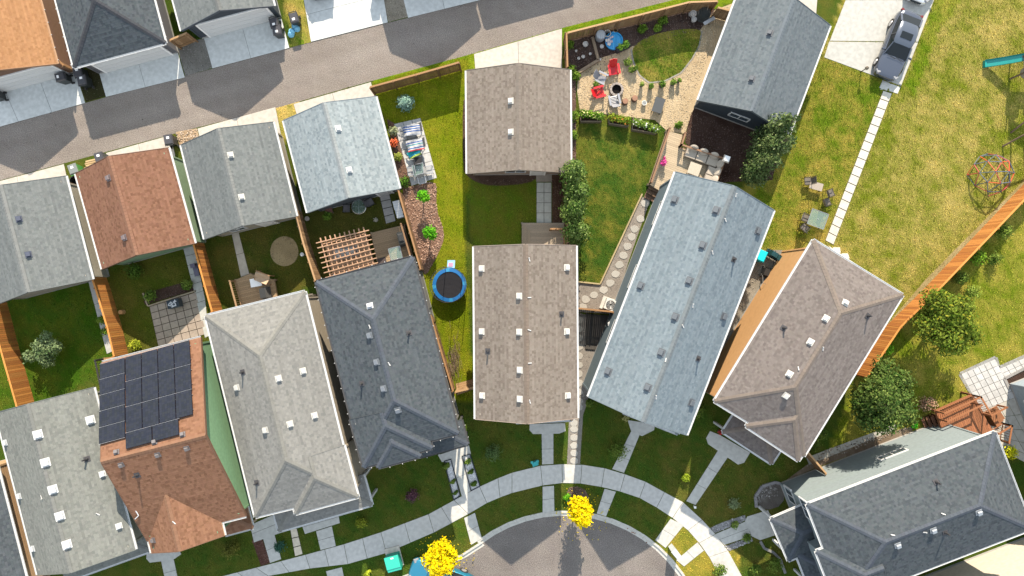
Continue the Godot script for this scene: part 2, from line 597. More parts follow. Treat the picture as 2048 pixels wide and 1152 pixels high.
# lap-sided walls under one piece; over = how far the roof stands out past them
func walls(t: Node3D, pc: Dictionary, o: Dictionary, over: float) -> void:
	var q := PackedVector2Array()
	for i in 4:
		var j := (i + 3) % 4
		q.append(pc.q[i] + pc.inn[i] * over + pc.inn[j] * over)
	pc.w = q
	var m := MB.new()
	var base := MB.new()
	var col: Color = o.wall
	var lap: float = o.get("lap", 0.2)
	for i in 4:
		var a := q[i]
		var b := q[(i + 1) % 4]
		var L := a.distance_to(b)
		var d := (b - a) / L
		var out := -V3(pc.inn[i])
		var prof := PackedVector2Array([Vector2(0, 0.2), Vector2(L, 0.2)])
		prof.append(Vector2(L, piece_h(pc, b)))
		var k := 15
		for z in range(k - 1, 0, -1):
			var h := piece_h(pc, a + d * L * z / k)
			if z == 8 or true: prof.append(Vector2(L * z / k, h))
		prof.append(Vector2(0, piece_h(pc, a)))
		var y := 0.2
		while y < 12.0:
			var strip := PackedVector2Array([Vector2(-1, y), Vector2(L + 1, y), Vector2(L + 1, y + lap), Vector2(-1, y + lap)])
			var got := Geometry2D.intersect_polygons(strip, prof)
			if got.is_empty(): break
			for r in got:
				var ix := Geometry2D.triangulate_polygon(r)
				for z in range(0, ix.size(), 3):
					var vs := []
					for w in 3:
						var p: Vector2 = r[ix[z + w]]
						vs.append(V3(a + d * p.x, p.y) + out * (0.02 * (1.0 - (p.y - y) / lap)))
					m.trin(vs[0], vs[1], vs[2], vary(col, 0.015), out)
			var l0 := 1e9
			var l1 := -1e9
			for r in got:
				for p in r:
					if p.y < y + 0.002: l0 = minf(l0, p.x); l1 = maxf(l1, p.x)
			if l1 > l0: m.quad(V3(a + d * l0, y) + out * 0.02, V3(a + d * l1, y) + out * 0.02, V3(a + d * l1, y), V3(a + d * l0, y), col, Vector3.DOWN)
			y += lap
		base.quad(V3(a, -0.1) + out * 0.03, V3(b, -0.1) + out * 0.03, V3(b, 0.2) + out * 0.03, V3(a, 0.2) + out * 0.03, Color(0.32, 0.32, 0.31), out)
		base.quad(V3(a, 0.2), V3(b, 0.2), V3(b, 0.2) + out * 0.03, V3(a, 0.2) + out * 0.03, Color(0.32, 0.32, 0.31), Vector3.UP)
		var cb: Color = o.get("corner", col)
		m.box(V3(a, (0.2 + piece_h(pc, a)) * 0.5) , Vector3(0.12, piece_h(pc, a) - 0.2, 0.12), cb, Basis(V3(d), Vector3.UP, out))
	var w := obj("wall", m, M.siding, t)
	obj("foundation", base, M.concrete, w)
	block(pc.q)
	block(q)
# windows and doors stand on wall i of a piece: t = metres along it to the opening's middle, y = sill height
func window(t: Node3D, pc: Dictionary, i: int, along: float, y: float, w: float, h: float, frame := Color(0.82, 0.82, 0.81), panes := 2, called := "window") -> void:
	var a: Vector2 = pc.w[i]
	var b: Vector2 = pc.w[(i + 1) % 4]
	var d := V3((b - a).normalized())
	var out := -V3(pc.inn[i])
	var c := V3(a) + d * along + Vector3.UP * (y + h * 0.5) + out * 0.03
	var bs := Basis(d, Vector3.UP, d.cross(Vector3.UP))
	var f := MB.new()
	var k := 0.09
	for s: float in [-1.0, 1.0]:
		f.box(c + d * s * (w - k) * 0.5, Vector3(k, h, 0.09), frame, bs)
		f.box(c + Vector3.UP * s * (h - k) * 0.5, Vector3(w - 2 * k, k, 0.086), frame, bs)
	for z in panes - 1: f.box(c + d * (w * (z + 1.0) / panes - w * 0.5), Vector3(0.06, h - 2 * k, 0.08), frame, bs)
	var fr := obj(called, f, M.paint, t)
	for z in panes:
		var g := MB.new()
		g.box(c + d * (w * (z + 0.5) / panes - w * 0.5), Vector3(w / panes - 0.1, h - 2 * k, 0.05), Color(0.05, 0.07, 0.09), bs)
		obj("pane", g, M.glass_dark, fr)
func door(t: Node3D, pc: Dictionary, i: int, along: float, w: float, h: float, col: Color, called := "door", rows := 4, lines := 4) -> void:
	var a: Vector2 = pc.w[i]
	var b: Vector2 = pc.w[(i + 1) % 4]
	var d := V3((b - a).normalized())
	var out := -V3(pc.inn[i])
	var bs := Basis(d, Vector3.UP, d.cross(Vector3.UP))
	var c := V3(a) + d * along + Vector3.UP * (h * 0.5 + 0.02) + out * 0.03
	var f := MB.new()
	for s: float in [-1.0, 1.0]: f.box(c + d * s * (w + 0.12) * 0.5, Vector3(0.12, h, 0.12), Color(0.8, 0.8, 0.8), bs)
	f.box(c + Vector3.UP * (h * 0.5 + 0.06), Vector3(w + 0.24, 0.12, 0.12), Color(0.8, 0.8, 0.8), bs)
	f.box(c, Vector3(w, h, 0.05), col * 0.9, bs)
	var o := obj(called, f, M.paint, t)
	for y in rows:
		var g := MB.new()
		g.box(c + Vector3.UP * (h * ((y + 0.5) / rows - 0.5)) + out * 0.03, Vector3(w - 0.02, h / rows - 0.03, 0.03), vary(col, 0.03), bs)
		obj("door_panel", g, M.paint, o)
	if lines == 1:
		var g := MB.new()
		g.box(c + d * (w * 0.4) + out * 0.08, Vector3(0.05, 0.12, 0.06), Color(0.5, 0.5, 0.5), bs)
		obj("handle", g, M.metal, o)
# where the line of sight of a plan point meets a roof
func on_roof(pcs: Array, x: float, y: float) -> Array:
	var h: float = pcs[0].e + 1.0
	var pl := Vector3.ZERO
	for z in 12:
		var q := P2(x, y, h)
		var best := -1e9
		for pc in pcs:
			if not Geometry2D.is_point_in_polygon(q, pc.q): continue
			for i in 4:
				if pc.s[i] > 0 and absf(plane_h(pc.pl[i], q) - piece_h(pc, q)) < 0.001 and plane_h(pc.pl[i], q) > best:
					best = plane_h(pc.pl[i], q)
					pl = pc.pl[i]
		if best > -1e8: h = best
	return [P(x, y, h), pl]
func slope_basis(pl: Vector3) -> Basis:
	var n := Vector3(-pl.x, 1, -pl.y).normalized()
	var g := Vector2(pl.x, pl.y).normalized()
	var al := Vector3(-g.y, 0, g.x)
	return Basis(al, n, al.cross(n))
# box vents: flashing, hood and louvre gap under it
func vents(r: MeshInstance3D, pcs: Array, at: Array, col: Color, big := 1.0) -> void:
	for i in range(0, at.size(), 2):
		var w := on_roof(pcs, at[i], at[i + 1])
		var bs := slope_basis(w[1])
		var m := MB.new()
		var p: Vector3 = w[0]
		m.box(p + bs.y * 0.034, Vector3(0.42 * big, 0.02, 0.4 * big), col * 0.92, bs)
		m.box(p + bs.y * 0.11, Vector3(0.24 * big, 0.1, 0.22 * big), col * 0.7, bs)
		m.box(p + bs.y * 0.17, Vector3(0.31 * big, 0.07, 0.28 * big), col, bs, 0.86)
		obj("roof_vent", m, M.paint, r)
func pipes(r: MeshInstance3D, pcs: Array, at: Array, col := Color(0.03, 0.03, 0.035)) -> void:
	for i in range(0, at.size(), 2):
		var w := on_roof(pcs, at[i], at[i + 1])
		var bs := slope_basis(w[1])
		var m := MB.new()
		var p: Vector3 = w[0]
		m.box(p + bs.y * 0.035, Vector3(0.34, 0.015, 0.36), col * 1.6, bs)
		m.tube(p, p + Vector3.UP * 0.16, 0.12, 0.07, 8, col)
		m.tube(p, p + Vector3.UP * 0.5, 0.055, 0.055, 8, col)
		obj("plumbing_vent", m, M.rubber, r)
func anchors(r: MeshInstance3D, pcs: Array, at: Array) -> void:
	for i in range(0, at.size(), 3):
		var w := on_roof(pcs, at[i], at[i + 1])
		var bs := slope_basis(w[1])
		bs = bs * Basis(Vector3.UP, deg_to_rad(at[i + 2]))
		var m := MB.new()
		m.box(w[0] + bs.y * 0.045, Vector3(0.26, 0.02, 0.06), Color(0.55, 0.55, 0.55), bs)
		m.box(w[0] + bs.y * 0.07 + bs.x * 0.1, Vector3(0.06, 0.05, 0.06), Color(0.5, 0.5, 0.5), bs)
		obj("roof_anchor", m, M.paint, r)
# a whole building: {main:[pieces], low:[[pieces of a porch roof], ...], ...}; returns [node, roof of main]
func building(called: String, label: String, category: String, group: String, o: Dictionary) -> Array:
	var q: PackedVector2Array = o.main[0].q
	var t := thing(called, label, category, V3((q[0] + q[2]) * 0.5), 0, group)
	for pc in o.main: walls(t, pc, o, o.get("over", 0.35))
	var r := roof(t, o.main, o)
	for g in o.get("low", []):
		roof(t, g, o)
		for pc in g:
			var post := MB.new()
			for i in 4:
				var c: Vector2 = pc.q[i] + pc.inn[i] * 0.25 + pc.inn[(i + 3) % 4] * 0.25
				if pc.s[i] > 0 or pc.s[(i + 3) % 4] > 0:
					var hh := piece_h(pc, c)
					post.box(V3(c, hh * 0.5), Vector3(0.16, hh - 0.02, 0.16), o.get("trim", Color(0.8, 0.8, 0.8)))
			if post.v.size(): obj("porch_post", post, M.paint, t)
			block(pc.q)
	return [t, r]

# a front door and windows on the front and back of a two storey house
func facade(t: Node3D, pc: Dictionary, front: int, back: int) -> void:
	for i in [front, back]:
		var L: float = pc.w[i].distance_to(pc.w[(i + 1) % 4])
		for f: float in [0.25, 0.75]: window(t, pc, i, L * f, 3.5, 1.5, 1.3, Color(0.58, 0.59, 0.6))
		window(t, pc, i, L * 0.7, 0.9, 1.7, 1.3, Color(0.58, 0.59, 0.6))
		door(t, pc, i, L * 0.25, 0.95, 2.1, Color(0.16, 0.12, 0.1), "door", 3, 1)
func build_houses() -> void:
	var white := Color(0.58, 0.59, 0.60)
	var grey := [Color(0.165, 0.181, 0.186), Color(0.206, 0.222, 0.224), Color(0.140, 0.155, 0.160), Color(0.181, 0.198, 0.204)]
	var pale := [Color(0.226, 0.226, 0.218), Color(0.280, 0.280, 0.270), Color(0.190, 0.194, 0.191), Color(0.253, 0.249, 0.242)]
	var ice := [Color(0.267, 0.314, 0.339), Color(0.350, 0.394, 0.416), Color(0.202, 0.244, 0.272), Color(0.304, 0.352, 0.372)]
	var slate := [Color(0.080, 0.094, 0.107), Color(0.106, 0.121, 0.134), Color(0.060, 0.071, 0.083), Color(0.092, 0.107, 0.120)]
	var blue := [Color(0.185, 0.231, 0.267), Color(0.231, 0.278, 0.314), Color(0.148, 0.188, 0.223), Color(0.209, 0.250, 0.282)]
	var taupe := [Color(0.218, 0.187, 0.163), Color(0.272, 0.239, 0.211), Color(0.170, 0.143, 0.123), Color(0.239, 0.208, 0.184)]
	var mauve := [Color(0.183, 0.161, 0.153), Color(0.228, 0.203, 0.194), Color(0.147, 0.129, 0.124), Color(0.203, 0.177, 0.170)]
	var brown := [Color(0.216, 0.116, 0.080), Color(0.264, 0.144, 0.100), Color(0.160, 0.084, 0.056), Color(0.232, 0.124, 0.084)]
	var orange := [Color(0.361, 0.194, 0.099), Color(0.413, 0.228, 0.120), Color(0.310, 0.163, 0.082), Color(0.378, 0.206, 0.107)]
	var G := "garages along the alley"
	var HG := "houses between the alley and the cul-de-sac"
	var ge := 2.7
	var gs := [0.45, 0, 0.45, 0]
	var b
	# --- garages south of the alley
	var g1 := [piece([131, 352, 185, 558.5, -64, 403], ge, gs)]
	b = building("garage", "grey shingled garage cut by the left edge of the photo", "garage", G, {"main": g1, "roof": grey, "wall": Color(0.26, 0.24, 0.2), "trim": white, "cap": Color(0.225, 0.235, 0.235)})
	door(b[0], g1[0], 3, 3.2, 4.9, 2.2, Color(0.6, 0.6, 0.6), "garage_door", 4, 4)
	vents(b[1], g1, [38, 438, 57, 509], Color(0.05, 0.06, 0.1))
	var g2 := [piece([151, 347, 204, 538, 337.5, 298.5], ge, [0.47, 0, 0.47, 0])]
	b = building("garage", "garage with reddish brown shingles and green siding", "garage", G, {"main": g2, "roof": brown, "wall": Color(0.17, 0.25, 0.165), "trim": white, "cap": Color(0.253, 0.140, 0.098)})
	door(b[0], g2[0], 3, 3.2, 4.9, 2.2, Color(0.6, 0.6, 0.6), "garage_door", 4, 4)
	vents(b[1], g2, [218, 356, 250, 475], Color(0.16, 0.13, 0.14))
	var g3 := [piece([362, 290, 409, 478, 547, 248], ge, gs)]
	b = building("garage", "mid grey shingled garage behind the yard with the round bare patch", "garage", G, {"main": g3, "roof": grey, "wall": Color(0.3, 0.27, 0.22), "trim": white, "cap": Color(0.218, 0.229, 0.229)})
	door(b[0], g3[0], 3, 3.2, 4.9, 2.2, Color(0.6, 0.6, 0.6), "garage_door", 4, 4)
	vents(b[1], g3, [461, 310, 483, 394], Color(0.5, 0.5, 0.48))
	window(b[0], g3[0], 1, 1.6, 1.0, 1.2, 0.9, white)
	door(b[0], g3[0], 1, 3.6, 0.9, 2.0, Color(0.7, 0.7, 0.7), "door", 3, 1)
	var g4 := [piece([567, 241, 615, 425, 751, 192], ge, gs)]
	b = building("garage", "pale icy grey shingled garage behind the pergola yard", "garage", G, {"main": g4, "roof": ice, "wall": Color(0.07, 0.085, 0.1), "trim": white, "cap": Color(0.295, 0.323, 0.337)})
	door(b[0], g4[0], 3, 3.2, 4.9, 2.2, Color(0.6, 0.6, 0.6), "garage_door", 4, 4)
	vents(b[1], g4, [676, 257, 698, 340], Color(0.6, 0.62, 0.63))
	door(b[0], g4[0], 1, 4.9, 0.9, 2.0, Color(0.5, 0.5, 0.5), "door", 3, 1)
	var g5 := [piece([933, 141, 934.5, 347, 1140, 142], ge, [0.4, 0, 0.4, 0])]
	b = building("garage", "taupe shingled garage at the top centre beside the alley", "garage", G, {"main": g5, "roof": taupe, "wall": Color(0.26, 0.2, 0.16), "trim": white, "cap": Color(0.231, 0.200, 0.176)})
	door(b[0], g5[0], 3, 3.2, 4.9, 2.2, Color(0.6, 0.6, 0.6), "garage_door", 4, 4)
	vents(b[1], g5, [1022, 202, 1022, 264], Color(0.55, 0.54, 0.51))
	window(b[0], g5[0], 1, 3.0, 1.1, 1.5, 0.9, white)
	door(b[0], g5[0], 1, 4.6, 0.9, 2.0, Color(0.66, 0.66, 0.66), "door", 3, 1)
	var g6 := [piece([1478, -18, 1396, 200, 1660, 52], ge, [0.5, 0, 0.5, 0])]
	b = building("garage", "slate blue shingled garage with dark gable beside the gravel yard", "garage", G, {"main": g6, "roof": blue.map(func(c): return Color(c.r * 0.76, c.g * 0.72, c.b * 0.7)), "wall": Color(0.028, 0.04, 0.055), "trim": white, "cap": Color(0.168, 0.196, 0.225), "corner": Color(0.03, 0.045, 0.06)})
	door(b[0], g6[0], 3, 3.2, 4.9, 2.2, Color(0.6, 0.6, 0.6), "garage_door", 4, 4)
	vents(b[1], g6, [1504, 158, 1540, 66], Color(0.09, 0.1, 0.12))
	window(b[0], g6[0], 1, 3.0, 1.1, 1.5, 0.8, white)
	# --- garages north of the alley
	var NG := "garages across the alley"
	var ng := [piece([62, -66, 114, 127, -122, -17], ge, [0.4, 0, 0.4, 0])]
	b = building("garage", "orange brown shingled garage in the top left corner", "garage", NG, {"main": ng, "roof": orange, "wall": Color(0.15, 0.085, 0.055), "trim": Color(0.4, 0.25, 0.15), "cap": Color(0.309, 0.176, 0.098), "clips": 0.9})
	door(b[0], ng[0], 1, 2.95, 4.9, 2.2, white, "garage_door", 4, 4)
	var n2 := [piece([98, -50, 147.5, 135, 281, -101], ge, [0.45, 0.45, 0.45, 0.45])]
	b = building("garage", "dark hip roofed garage between the orange and grey garages", "garage", NG, {"main": n2, "roof": slate, "wall": Color(0.1, 0.1, 0.11), "trim": white, "cap": Color(0.070, 0.074, 0.085), "thick": 0.009, "clips": 1.0})
	door(b[0], n2[0], 1, 2.95, 4.9, 2.2, white, "garage_door", 4, 4)
	var n3 := [piece([313, -124, 362.5, 61, 499, -173], ge, [0.4, 0, 0.4, 0])]
	b = building("garage", "grey garage with navy gable and wide white door across the alley", "garage", NG, {"main": n3, "roof": grey, "wall": Color(0.035, 0.045, 0.06), "trim": white, "rake": Color(0.05, 0.06, 0.08), "cap": Color(0.183, 0.190, 0.190)})
	door(b[0], n3[0], 1, 3.1, 4.9, 2.2, white, "garage_door", 4, 4)
	var n5 := [piece([731, -232, 780.5, -47, 917, -281], ge, [0.4, 0, 0.4, 0])]
	b = building("garage", "garage just above the photo that shades the alley beside the taupe garage", "garage", NG, {"main": n5, "roof": grey, "wall": Color(0.2, 0.2, 0.2)})
	var n6 := [piece([929, -282, 979, -97, 1112, -333], ge, [0.45, 0.45, 0.45, 0.45])]
	b = building("garage", "hip roofed garage above the photo that shades the alley at the top centre", "garage", NG, {"main": n6, "roof": slate, "wall": Color(0.2, 0.2, 0.2)})
	# --- houses, left to right
	var e := 5.6
	var hm := [piece([-8, 925, 60, 1187, -190, 972], e, [0.5, 0, 0.5, 0])]
	b = building("house", "house with dark roof and tan side wall in the bottom left corner", "house", HG, {"main": hm, "roof": slate, "wall": Color(0.34, 0.22, 0.12), "trim": white, "over": 0.3})
	var h0 := [piece([187, 775, 271, 1099, -9, 826], e, [0.5, 0, 0.5, 0])]
	var h0p := [piece([302, 1102, 135, 1162, 283, 1050], 3.1, [0.25, 0.0, 0, 0.25])]
	b = building("house", "house with sage grey roof and many white box vents", "house", HG, {"main": h0, "low": [h0p], "roof": pale.map(func(c): return Color(c.r * 0.9, c.g * 0.94, c.b * 0.92)), "wall": Color(0.3, 0.28, 0.24), "trim": white, "cap": Color(0.211, 0.218, 0.211)})
	facade(b[0], h0[0], 1, 3)
	vents(b[1], h0, [76, 869, 91, 925, 106, 979, 120, 1032, 134, 1089, 181, 840], Color(0.58, 0.6, 0.62), 1.3)
	vents(b[1], h0, [12, 885, 40, 992, 67, 1097, 238, 1052, 205, 948], Color(0.56, 0.58, 0.6), 0.95)
	pipes(b[1], h0, [174, 918])
	anchors(b[1], h0, [84, 994, 10, 196, 1028, 40])
	var h1 := [piece([204, 725, 401, 675, 288, 1084], e, [0.43, 0, 0.43, 0]), piece([303, 1106, 449, 1071, 285, 960], e, [0, 0.5, 0, 0.5])]
	var h1p := [piece([506, 1056, 450, 1071, 492, 1003], 3.1, [0.28, 0, 0, 0.28])]
	b = building("house", "green sided house with brown roof and black solar panels", "house", HG, {"main": h1, "low": [h1p], "roof": brown.map(func(c): return Color(c.r * 1.12, c.g * 1.12, c.b * 1.05)), "wall": Color(0.14, 0.26, 0.15), "trim": Color(0.5, 0.38, 0.26), "gutter": white, "cap": Color(0.260, 0.148, 0.098), "thick": 0.009, "lap": 0.16})
	facade(b[0], h1[0], 2, 0)
	vents(b[1], h1, [234, 904, 310, 884, 366, 869, 243, 929, 316, 909, 374, 896, 308, 1080], Color(0.15, 0.14, 0.145), 0.8)
	pipes(b[1], h1, [275, 950])
	anchors(b[1], h1, [348, 1045, 30])
	solar_panels(b[0], h1)
	var cd := MB.new()
	var route := [219, 880, 217.5, 925, 248, 978, 279, 1030, 272, 1037]
	for i in range(0, route.size() - 2, 2):
		cd.tube(on_roof(h1, route[i], route[i + 1])[0] + Vector3.UP * 0.1, on_roof(h1, route[i + 2], route[i + 3])[0] + Vector3.UP * 0.1, 0.035, 0.035, 6, Color(0.75, 0.75, 0.76))
	obj("conduit", cd, M.metal, b[0])
	var h2 := [piece([411, 632, 609.5, 583, 512, 1034], e, [0.42, 0.42, 0.42, 0.42]), piece([716, 994, 591, 1028, 690, 890], e, [0.42, 0.42, 0, 0.42])]
	var h2p := [piece([744, 1010, 558, 1063, 728, 949], 3.1, [0.28, 0.28, 0, 0.28])]
	b = building("house", "house with pale grey hip roof left of the dark slate house", "house", HG, {"main": h2, "low": [h2p], "roof": pale, "wall": Color(0.3, 0.265, 0.21), "trim": white, "cap": Color(0.231, 0.231, 0.218), "thick": 0.009})
	facade(b[0], h2[0], 2, 0)
	vents(b[1], h2, [557, 757, 606, 742, 580, 848, 629, 831, 532, 860, 475, 775], Color(0.5, 0.5, 0.48))
	pipes(b[1], h2, [486, 744, 514, 965])
	var h3 := [piece([632, 564, 826, 514, 723, 917], e, [0.42, 0.42, 0.42, 0.42]), piece([864.5, 896.5, 727, 935, 840, 800], e, [0.42, 0.42, 0, 0.42]), piece([841, 913, 756, 936, 825, 850], e, [0.42, 0.42, 0, 0.42])]
	var h3p := [piece([936, 889, 838, 915, 923, 840], 3.1, [0.25, 0, 0, 0.25])]
	b = building("house", "house with dark slate hip roof beside the pergola deck", "house", HG, {"main": h3, "low": [h3p], "roof": slate, "wall": Color(0.15, 0.15, 0.145), "trim": Color(0.06, 0.06, 0.065), "cap": Color(0.095, 0.11, 0.135), "thick": 0.009, "clips": 0.85})
	facade(b[0], h3[0], 2, 0)
	vents(b[1], h3, [740, 612], Color(0.5, 0.52, 0.55))
	vents(b[1], h3, [740, 671, 754, 724, 768, 777, 796, 820], Color(0.16, 0.18, 0.21))
	pipes(b[1], h3, [818, 666, 724, 767])
	anchors(b[1], h3, [740, 653, 10, 778, 728, 20])
	var h4 := [piece([948, 493, 951, 838, 1152, 491], e, [0.5, 0, 0.5, 0])]
	var h4p := [piece([1146, 840, 1032, 845, 1146, 800], 3.2, [0.28, 0, 0, 0.28])]
	b = building("house", "house with taupe roof in the middle of the row", "house", HG, {"main": h4, "low": [h4p], "roof": taupe, "wall": Color(0.3, 0.26, 0.22), "trim": white, "rake": Color(0.3, 0.24, 0.2), "cap": Color(0.211, 0.172, 0.144)})
	facade(b[0], h4[0], 1, 3)
	vents(b[1], h4, [964, 537, 1133, 535, 1039, 592, 964, 663, 1039, 664, 1133, 663, 1040, 740, 965, 791, 1040, 798, 1135, 791], Color(0.58, 0.57, 0.54))
	pipes(b[1], h4, [976, 702, 1123, 628])
	anchors(b[1], h4, [1058, 519, 20, 1058, 595, 90, 1058, 660, 70, 1059, 726, 90, 1059, 803, 20])
	var h5 := [piece([1351, 344, 1176.5, 793.5, 1548, 420], e, [0.6, 0, 0.6, 0])]
	var h5p := [piece([1356, 868, 1246, 825, 1372, 832], 3.2, [0.28, 0, 0, 0.28])]
	b = building("house", "long house with blue grey gable roof behind the sofa deck", "house", HG, {"main": h5, "low": [h5p], "roof": blue, "wall": Color(0.10, 0.14, 0.17), "trim": white, "over": 0.18, "cap": Color(0.183, 0.211, 0.231)})
	facade(b[0], h5[0], 1, 3)
	vents(b[1], h5, [1350, 400, 1433, 421, 1406, 491, 1379, 562, 1282, 572, 1351, 634, 1323, 705, 1217, 743, 1296, 775, 1515, 462, 1447, 633, 1382, 805], Color(0.1, 0.115, 0.135), 1.15)
	pipes(b[1], h5, [1467, 519, 1396, 717])
	anchors(b[1], h5, [1471, 390, 15, 1450, 440, 60, 1424, 505, 50, 1385, 611, 20, 1365, 652, 60, 1332, 720, 10, 1311, 794, 30])
	for w in [[2.4, 0.45], [7.0, 0.45], [11.0, 0.45]]: window(b[0], h5[0], 0, w[0], 3.5, 1.7, 1.3, white)
	var h6 := [piece([1627, 480, 1806, 590, 1421, 798], e, [0.42, 0.42, 0.42, 0.42]), piece([1597, 922, 1492, 853, 1636, 855], e, [0.42, 0.42, 0, 0.42])]
	var h6p := [piece([1543, 928, 1445, 864, 1570, 885], 3.1, [0.28, 0.28, 0, 0.28])]
	b = building("house", "house with mauve brown hip roof and tan side wall", "house", HG, {"main": h6, "low": [h6p], "roof": mauve, "wall": Color(0.5, 0.29, 0.13), "trim": white, "cap": Color(0.211, 0.179, 0.158), "thick": 0.009, "lap": 0.24})
	facade(b[0], h6[0], 2, 0)
	vents(b[1], h6, [1690, 606, 1652, 637, 1621, 684, 1579, 748, 1572, 791], Color(0.6, 0.59, 0.56))
	pipes(b[1], h6, [1567, 656, 1735, 632])
	anchors(b[1], h6, [1645, 697, 40, 1597, 737, 40])
	var h7 := [piece([1613.5, 1009, 1990, 864, 1688, 1203], e, [0.42, 0.42, 0.42, 0.42]), piece([1632, 1103, 1679, 1224, 1730, 1066], e, [0.42, 0.42, 0, 0.42])]
	var h7p := [piece([1541, 1038, 1577, 1122, 1640, 1000], 3.1, [0.3, 0.3, 0, 0.3]), piece([1592, 1108, 1622, 1185, 1690, 1070], 3.1, [0.3, 0.3, 0, 0.3])]
	b = building("house", "house with dark blue grey hip roof and pale blue wall, bottom right", "house", HG, {"main": h7, "low": [h7p], "roof": slate, "wall": Color(0.185, 0.225, 0.24), "trim": white, "cap": Color(0.095, 0.11, 0.135), "thick": 0.009})
	vents(b[1], h7, [1795, 1090, 1866, 1060, 1957, 1024], Color(0.3, 0.33, 0.37))
	pipes(b[1], h7, [1872, 964, 1890, 1065])
	anchors(b[1], h7, [1785, 1070, -30, 1886, 1028, -40, 1849, 1064, -30])
	window(b[0], h7[0], 0, 7.4, 2.0, 2.1, 0.7, white)
	window(b[0], h7[0], 3, 5.4, 3.4, 1.5, 1.4, white)
	window(b[0], h7[0], 3, 5.6, 0.9, 1.3, 1.3, white)
	var h8 := [piece([1700, 1311, 2300, 1079, 1772, 1497], e, [0.42, 0.42, 0.42, 0.42])]
	b = building("house", "neighbouring house with beige side wall cut by the bottom right corner", "house", HG, {"main": h8, "roof": taupe, "wall": Color(0.5, 0.44, 0.36), "trim": white, "lap": 0.24})
	var h9 := [piece([2130, 786, 2235, 1056, 2380, 690], e, [0.42, 0.42, 0.42, 0.42])]
	b = building("house", "house with slate blue wall cut by the right edge of the photo", "house", HG, {"main": h9, "roof": slate, "wall": Color(0.22, 0.27, 0.31), "trim": white})
	window(b[0], h9[0], 0, 1.9, 0.9, 1.6, 1.5, white, 1)

func solar_panels(t: Node3D, pcs: Array) -> void:
	var pl: Vector3 = pcs[0].pl[0]
	var bs := slope_basis(pl)
	var start: Vector3 = on_roof(pcs, 253.5, 716)[0]
	var right: Vector3 = on_roof(pcs, 382, 681)[0] - start
	var u := right.normalized()
	var v := bs.z if bs.z.y > 0 else -bs.z
	var put := func(u0: float, v0: float, w: float, h: float) -> void:
		var m := MB.new()
		var c := start + u * (u0 + w * 0.5) + v * (v0 + h * 0.5) + bs.y * 0.14
		var b2 := Basis(u, bs.y, u.cross(bs.y))
		m.box(c, Vector3(w - 0.028, 0.035, h - 0.028), Color(0.012, 0.014, 0.02), b2)
		var p := obj("solar_panel", m, M.panel, t)
		var cells := MB.new()
		var nx := int(round((w - 0.06) / 0.162))
		var ny := int(round((h - 0.06) / 0.162))
		for i in nx:
			for j in ny:
				cells.box(c + u * ((w - 0.06) * ((i + 0.5) / nx - 0.5)) + v * ((h - 0.06) * ((j + 0.5) / ny - 0.5)) + bs.y * 0.0185, Vector3((w - 0.06) / nx - 0.008, 0.002, (h - 0.06) / ny - 0.008), vary(Color(0.02, 0.024, 0.034), 0.12), b2)
		tag(obj("solar_cells", cells, M.panel, p), "", "", "", "stuff")
	var pw := right.length() / 4.0
	for r in 3:
		for c in 4: put.call(c * pw, r * 1.68, pw - 0.01, 1.66)
	for c in 2: put.call(c * 1.7, 3 * 1.68, 1.68, 1.02)
	for r in 5: put.call(-1.71, r * 1.06 + 0.0, 1.68, 1.04)
	var rail := MB.new()
	for r in 3:
		for s: float in [0.35, 1.3]:
			var a := start + v * (r * 1.68 + s) + bs.y * 0.07
			rail.beam(a, a + u * (pw * 4.0), 0.04, 0.04, Color(0.5, 0.5, 0.5))
	for r in 6:
		var a := start + v * (r * 1.06 - 0.008) + bs.y * 0.15 - u * 1.7
		rail.beam(a, a + u * 1.66, 0.012, 0.03, Color(0.55, 0.56, 0.58))
	for r in 4:
		var a := start + v * (r * 1.68 - 0.008) + bs.y * 0.15
		rail.beam(a, a + u * (pw * (4.0 if r < 3 else 3.2)), 0.012, 0.03, Color(0.55, 0.56, 0.58))
	obj("mounting_rail", rail, M.metal, t)

# ---------------------------------------------------------------- plants
func leaves(m: MB, lobes: Array, n: int, size: float, cols: Array, shell := 0.45) -> void:
	var total := 0.0
	for l in lobes: total += pow(l[1], 2.5)
	for l in lobes:
		var k := int(n * pow(l[1], 2.5) / total)
		for i in k:
			var d := Vector3(rng.randfn(), rng.randfn(), rng.randfn()).normalized()
			var r: float = l[1] * pow(rng.randf(), shell) * (0.86 + 0.5 * n_hi.get_noise_3d(d.x * 2.2 + l[0].x * 3, d.y * 2.2, d.z * 2.2 + l[0].z * 3))
			var sq: float = l[2] if l.size() > 2 else 1.0
			var c: Vector3 = l[0] + Vector3(d.x * r, d.y * r * sq, d.z * r)
			var t := 0.5 + 0.9 * n_mid.get_noise_3d(c.x * 2.5, c.y * 2.5, c.z * 2.5) + rng.randf_range(-0.3, 0.3)
			var col := mixc(cols[0], cols[1], t)
			if cols.size() > 2 and rng.randf() < 0.12: col = cols[2]
			col = vary(col, 0.18)
			var nrm := (d * 0.8 + Vector3(rng.randfn(), rng.randfn() + 0.7, rng.randfn()) * 0.7).normalized()
			var a := nrm.cross(Vector3(rng.randfn(), rng.randfn(), rng.randfn())).normalized()
			var b := nrm.cross(a)
			var s := size * rng.randf_range(0.6, 1.3)
			m.tri(c - a * s, c + b * s * 0.55, c + a * s, col)
			m.tri(c - a * s, c + a * s, c - b * s * 0.55, col)
